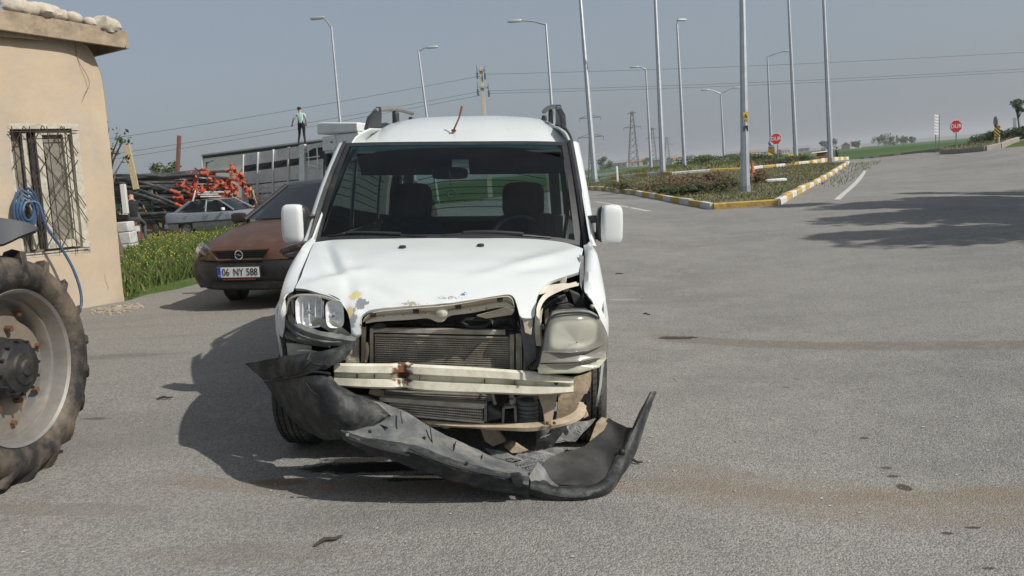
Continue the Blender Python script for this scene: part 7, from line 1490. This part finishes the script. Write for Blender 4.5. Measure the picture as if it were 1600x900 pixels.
# marker post, concrete lump, guard rail
mk = gd(965, 284, 40); mk.z += .1; b = MB(); b.box((0, 0, .4), (.12, .1, .9), None, 0, .8); o = b.build('marker_post', 'sign_white', None, bevel=.02); o.location = mk; tag(o, 'short white marker post on the left part of the island', 'post')
wl_ = gd(1212, 276, 30); wl_.z += .14; b = MB(); b.ball((0, 0, .03), (.9, .4, .14), .6, 10); o = b.build('concrete_slab', 'sign_white', None, smooth=20); o.location = wl_; tag(o, 'broken white concrete slab lying in the island grass', 'slab')
gr0 = gd(925, 277, 85); grl = thing('guard_rail', 'long grey guard rail far behind the left end of the island', 'guard rail', gr0); P0, P1 = at(860, 280, 85)-gr0, at(1002, 267, 85)-gr0
b = MB(); b.beam(P0+Vector((0, 0, .0)), P1, .06, .30); b.build('rail', 'galvanised', grl)
for i in range(9): p = P0.lerp(P1, i/8); b = MB(); b.beam(p-Vector((0, -.06, 1.0)), p+Vector((0, .06, .1)), .1, .1); b.build('rail_post', 'galvanised', grl)
# ---- power lines
ub = gd(766, 306, 64); up_ = thing('utility_pole', 'beige concrete utility pole with short crossarms behind the van roof', 'utility pole', ub); ut = at(751, 105, 64)-ub; b = MB(); b.beam((0, 0, -.2), tuple(ut), .42, .42, (0, 1, 0), 0, .62); b.build('pole', 'concrete', up_, bevel=.02)
for (a, c) in (((745, 109), (757, 110)), ((746, 135), (763, 137))):
    b = MB(); b.beam(at(*a, 63.8)-ub, at(*c, 63.8)-ub, .14, .16); cr_ = b.build('crossarm', 'concrete', up_)
    for x, y in (a, c): p = at(x, y, 63.7)-ub; b = MB(); [b.lathe([(.05, -.05), (.11, 0), (.05, .05)], p+Vector((0, 0, -.28-.13*k)), (0, 0, 1), 10) for k in range(4)]; b.tube([p, p-Vector((0, 0, .75))], .025, 5); b.tube([p, p+Vector((0, 0, .35))], .02, 5); b.build('insulator', 'insulator', cr_)
mat('wire', (.06, .065, .07), .5, var=0)
for k, (a, da, c, dc, sag, lb) in enumerate([((750, 119), 64, (120, 224), 50, 3, 'topmost power line running left from the concrete pole'), ((750, 143), 64, (120, 249), 50, 3, 'middle power line running left from the concrete pole'), ((750, 149), 64, (120, 257), 50, 3, 'lowest power line running left from the concrete pole'), ((760, 116), 64, (1650, 79), 75, 4, 'topmost power line running right across the sky'), ((763, 142), 64, (1650, 105), 75, 4, 'middle power line running right across the sky'), ((763, 146), 64, (1650, 109), 75, 4, 'lowest power line running right across the sky')]):
    pts = [Vector((0, 0, -sag*.06*math.sin(math.pi*i/16)))+at(a[0]+(c[0]-a[0])*i/16, a[1]+(c[1]-a[1])*i/16, da+(dc-da)*i/16) for i in range(17)]; b = MB(); b.tube(pts, .014, 5); tag(b.build('power_line', 'wire', None), lb, 'wire', 'power lines')
def pylon(label, base, top_py, d, arms, w, name='pylon'):
    B = gd(*base, d); T = at(base[0]-(base[1]-top_py)*.03, top_py, d)-B; root = thing(name, label, 'pylon', B, 0, 'lattice pylons'); H = T.length; b = MB(); r = H*.0045
    def cor(t, i): s = w*(1-.82*t); return T*t+Vector((s*(1 if i in (1, 2) else -1), s*(1 if i > 1 else -1), 0))
    for i in range(4): b.tube([cor(0, i)-Vector((0, 0, .3)), cor(1, i)], r, 4)
    n = 9
    for k in range(n):
        for i in range(4): b.tube([cor(k/n, i), cor((k+1)/n, (i+1) % 4)], r*.7, 4); b.tube([cor(k/n, (i+1) % 4), cor((k+1)/n, i)], r*.7, 4)
    b.build('tower', 'steel_far', root, smooth=0)
    for t, hw in arms:
        b = MB(); c = T*t; b.tube([c+Vector((-hw, 0, 0)), c+Vector((hw, 0, 0))], r*1.1, 4); b.tube([c+Vector((-hw, 0, 0)), c+Vector((0, 0, hw*.28)), c+Vector((hw, 0, 0))], r*.8, 4); [b.tube([c+Vector((s*hw, 0, 0)), c+Vector((s*hw, 0, -hw*.3))], r*.8, 4) for s in (-1, 1)]; b.build('crossarm', 'steel_far', root)
    return root
pylon('tallest lattice pylon left of the distant lamp post', (990, 262), 174, 300, ((.97, 1.6), (.72, 3.4)), 2.0); pylon('middle lattice pylon between two lamp posts', (1021, 260), 199, 400, ((.95, 2.0), (.72, 3.6)), 2.0); pylon('farthest lattice pylon of the row', (1043, 259), 214, 500, ((.95, 2.2), (.72, 4)), 2.2)
pylon('braced iron power pole with insulators beside the van mirror', (925, 284), 180, 75, ((.96, 1.05), (.66, 1.25)), .32, 'iron_power_pole')
# ---- far village and trees on the plain
mat('house_wall', (.40, .37, .33), .9, var=.15); mat('house_roof', (.26, .15, .11), .9, var=.2); mat('roof_grey', (.24, .24, .25), .8, var=.15)
rh = random.Random(8); spots = ['far left of the village', 'below the tallest pylon', 'next to the second pylon', 'behind the kerb-end lamp', 'between two lamps', 'left of the double-armed lamp', 'right of the double-armed lamp', 'behind the nearest lamp post', 'left of the first stop sign', 'behind the striped panel', 'above the yellow machine', 'above the red box']
for i, px in enumerate([968, 996, 1028, 1052, 1076, 1102, 1142, 1172, 1194, 1224, 1252, 1330]):
    hz = 274-.0842*(px-800); d = rh.uniform(520, 700); p = at(px, hz, d); p.z = .45; w, l, h = rh.uniform(7, 13), rh.uniform(6, 9), rh.uniform(2.8, 4.2); hs_ = thing('village_house', 'tiny pale village house on the horizon, %s' % spots[i], 'house', p, rh.uniform(-.5, .5), 'village on the horizon'); b = MB(); b.box((0, 0, h/2), (w, l, h)); wa = b.build('wall', 'house_wall', hs_); b = MB()
    b.prism([(-w/2-.4, -l/2-.4, h), (-w/2-.4, l/2+.4, h), (-w/2-.4, 0, h+1.9)], (w+.8, 0, 0)); b.build('roof', 'house_roof' if i % 2 else 'roof_grey', hs_)
    for k in range(3): b = MB(); b.box((-w/3+k*w/3, -l/2-.03, h*.55), (1.1, .1, 1.2)); b.build('window', 'glass_dark', wa)
for i, (px, d, H) in enumerate([(1288, 420, 5), (1300, 430, 6), (1338, 400, 4), (1372, 420, 5), (1384, 430, 6.2), (1397, 420, 5), (1412, 410, 4.2), (1010, 500, 5), (1160, 520, 5), (1425, 430, 3.6), (945, 300, 5)]):
    p = at(px, 274-.0842*(px-800), d); p.z = .4; tree(['dark far tree left of the tree row on the right horizon', 'taller far tree beside the dark one above the red box', 'low lone far tree right of the tall lamp post', 'first tree of the far row on the right horizon', 'tallest tree of the far row on the right horizon', 'third tree of the far row on the right horizon', 'fourth tree of the far row on the right horizon', 'far tree beside the pylons', 'far tree behind the nearest lamp post', 'last low tree of the far row on the right horizon', 'far tree left of the tallest pylon'][i], p, H, H*.55, 400+i, 700, .35, .15, name='far_tree', group='trees on the horizon')
# far low hills
mat('hill_soil', (.13, .14, .08), .95, var=.25, vs=.02)
b = MB(); n = 60; rows = [[], [], []]
for i in range(n+1):
    a = R(-55+115*i/n); r = 1900; hgt = 4+8*(.5+.5*mnoise.noise(Vector((i*.13, 0, 0))))*sstep(5, 32, math.degrees(a))+3*mnoise.noise(Vector((i*.4, 3, 0)))
    for k, (rr, z) in enumerate(((r, -1), (r*1.15, max(1, hgt)), (r*1.6, -2))): rows[k].append((rr*math.sin(a), rr*math.cos(a), z))
tag(b.grid(rows).build('hills', 'hill_soil', None, smooth=80), kind='structure')
# ================================================================== LITTER ON THE ROAD
mat('twig', (.05, .04, .032), .9, var=.3); mat('pebble', (.36, .345, .31), .9, var=.6, vs=3); mat('mud_dark', (.05, .038, .026), .95, var=.4, vs=14, bump=.8, bs=50)
rg = random.Random(17)
for px, py, L, a, lb in ((968, 430, .12, .1, 'flat dark scrap on the road below the right mirror'), (1010, 494, .09, -.9, 'small dark stick on the road right of the van'), (515, 853, .12, .6, 'curled dark twig on the asphalt at the bottom of the picture'), (258, 627, .10, .15, 'dark scrap inside the van shadow'), (990, 728, .09, -.4, 'dark splinter next to the bumper tip'), (905, 455, .02, .2, None)):
    if lb is None: continue
    p = gpt(px, py); b = MB(); b.tube(crom([(-L/2, 0, .02), (-L*.1, L*.12, .026), (L*.2, 0, .02), (L/2, L*.1, .018)], 9), [.004, .006, .007, .008, .007, .007, .006, .005, .003], 6); o = b.build('road_debris', 'twig', None); o.location = p+Vector((0, 0, .002)); o.rotation_euler = (0, 0, a); tag(o, lb, 'debris', 'scraps on the road')
b = MB()
for i in range(620):
    if i < 340: px, py = rg.uniform(20, 1590), rg.uniform(430, 895)
    elif i < 440: px, py = rg.uniform(960, 1500), rg.uniform(640, 800)
    else: px, py = rg.uniform(1030, 1600), rg.uniform(340, 480)
    p = gpt(px, py); s = rg.choice((.003, .004, .005, .006, .009))*(1+.12*p.y); b.ball(p+Vector((0, 0, .013+s*.2)), (s*rg.uniform(1, 1.7), s, s*.7), .8, 5)
tag(b.build('road_grit', 'pebble', None, smooth=0, merge=False), 'small pale stones and grit scattered over the asphalt', 'grit', kind='stuff')
pc = gpt(1058, 530); pts = [(pc.x+(.12+.09*rg.random())*math.cos(a), pc.y+(.03+.05*rg.random())*math.sin(a)) for a in [2*math.pi*i/26 for i in range(26)]]; tag(cdt_mesh(pts, lambda x, y: GA(x, y)+.016, name='pothole', m='mud_dark'), kind='structure')
# ================================================================== HAZE: dusty air over the plain
hm = bpy.data.materials.new('haze'); hm.use_nodes = True; hn = hm.node_tree.nodes; hn.remove(hn['Principled BSDF']); pv = hn.new('ShaderNodeVolumePrincipled'); pv.inputs['Color'].default_value = (.86, .88, .92, 1); pv.inputs['Density'].default_value = .00045; pv.inputs['Anisotropy'].default_value = .2
hm.node_tree.links.new(pv.outputs[0], hn['Material Output'].inputs['Volume']); MATS['haze'] = hm
b = MB(); b.box((0, 900, 17), (6400, 5600, 40)); tag(b.build('haze', 'haze', None, smooth=0), 'thin dusty haze over the plain', 'haze', kind='stuff')
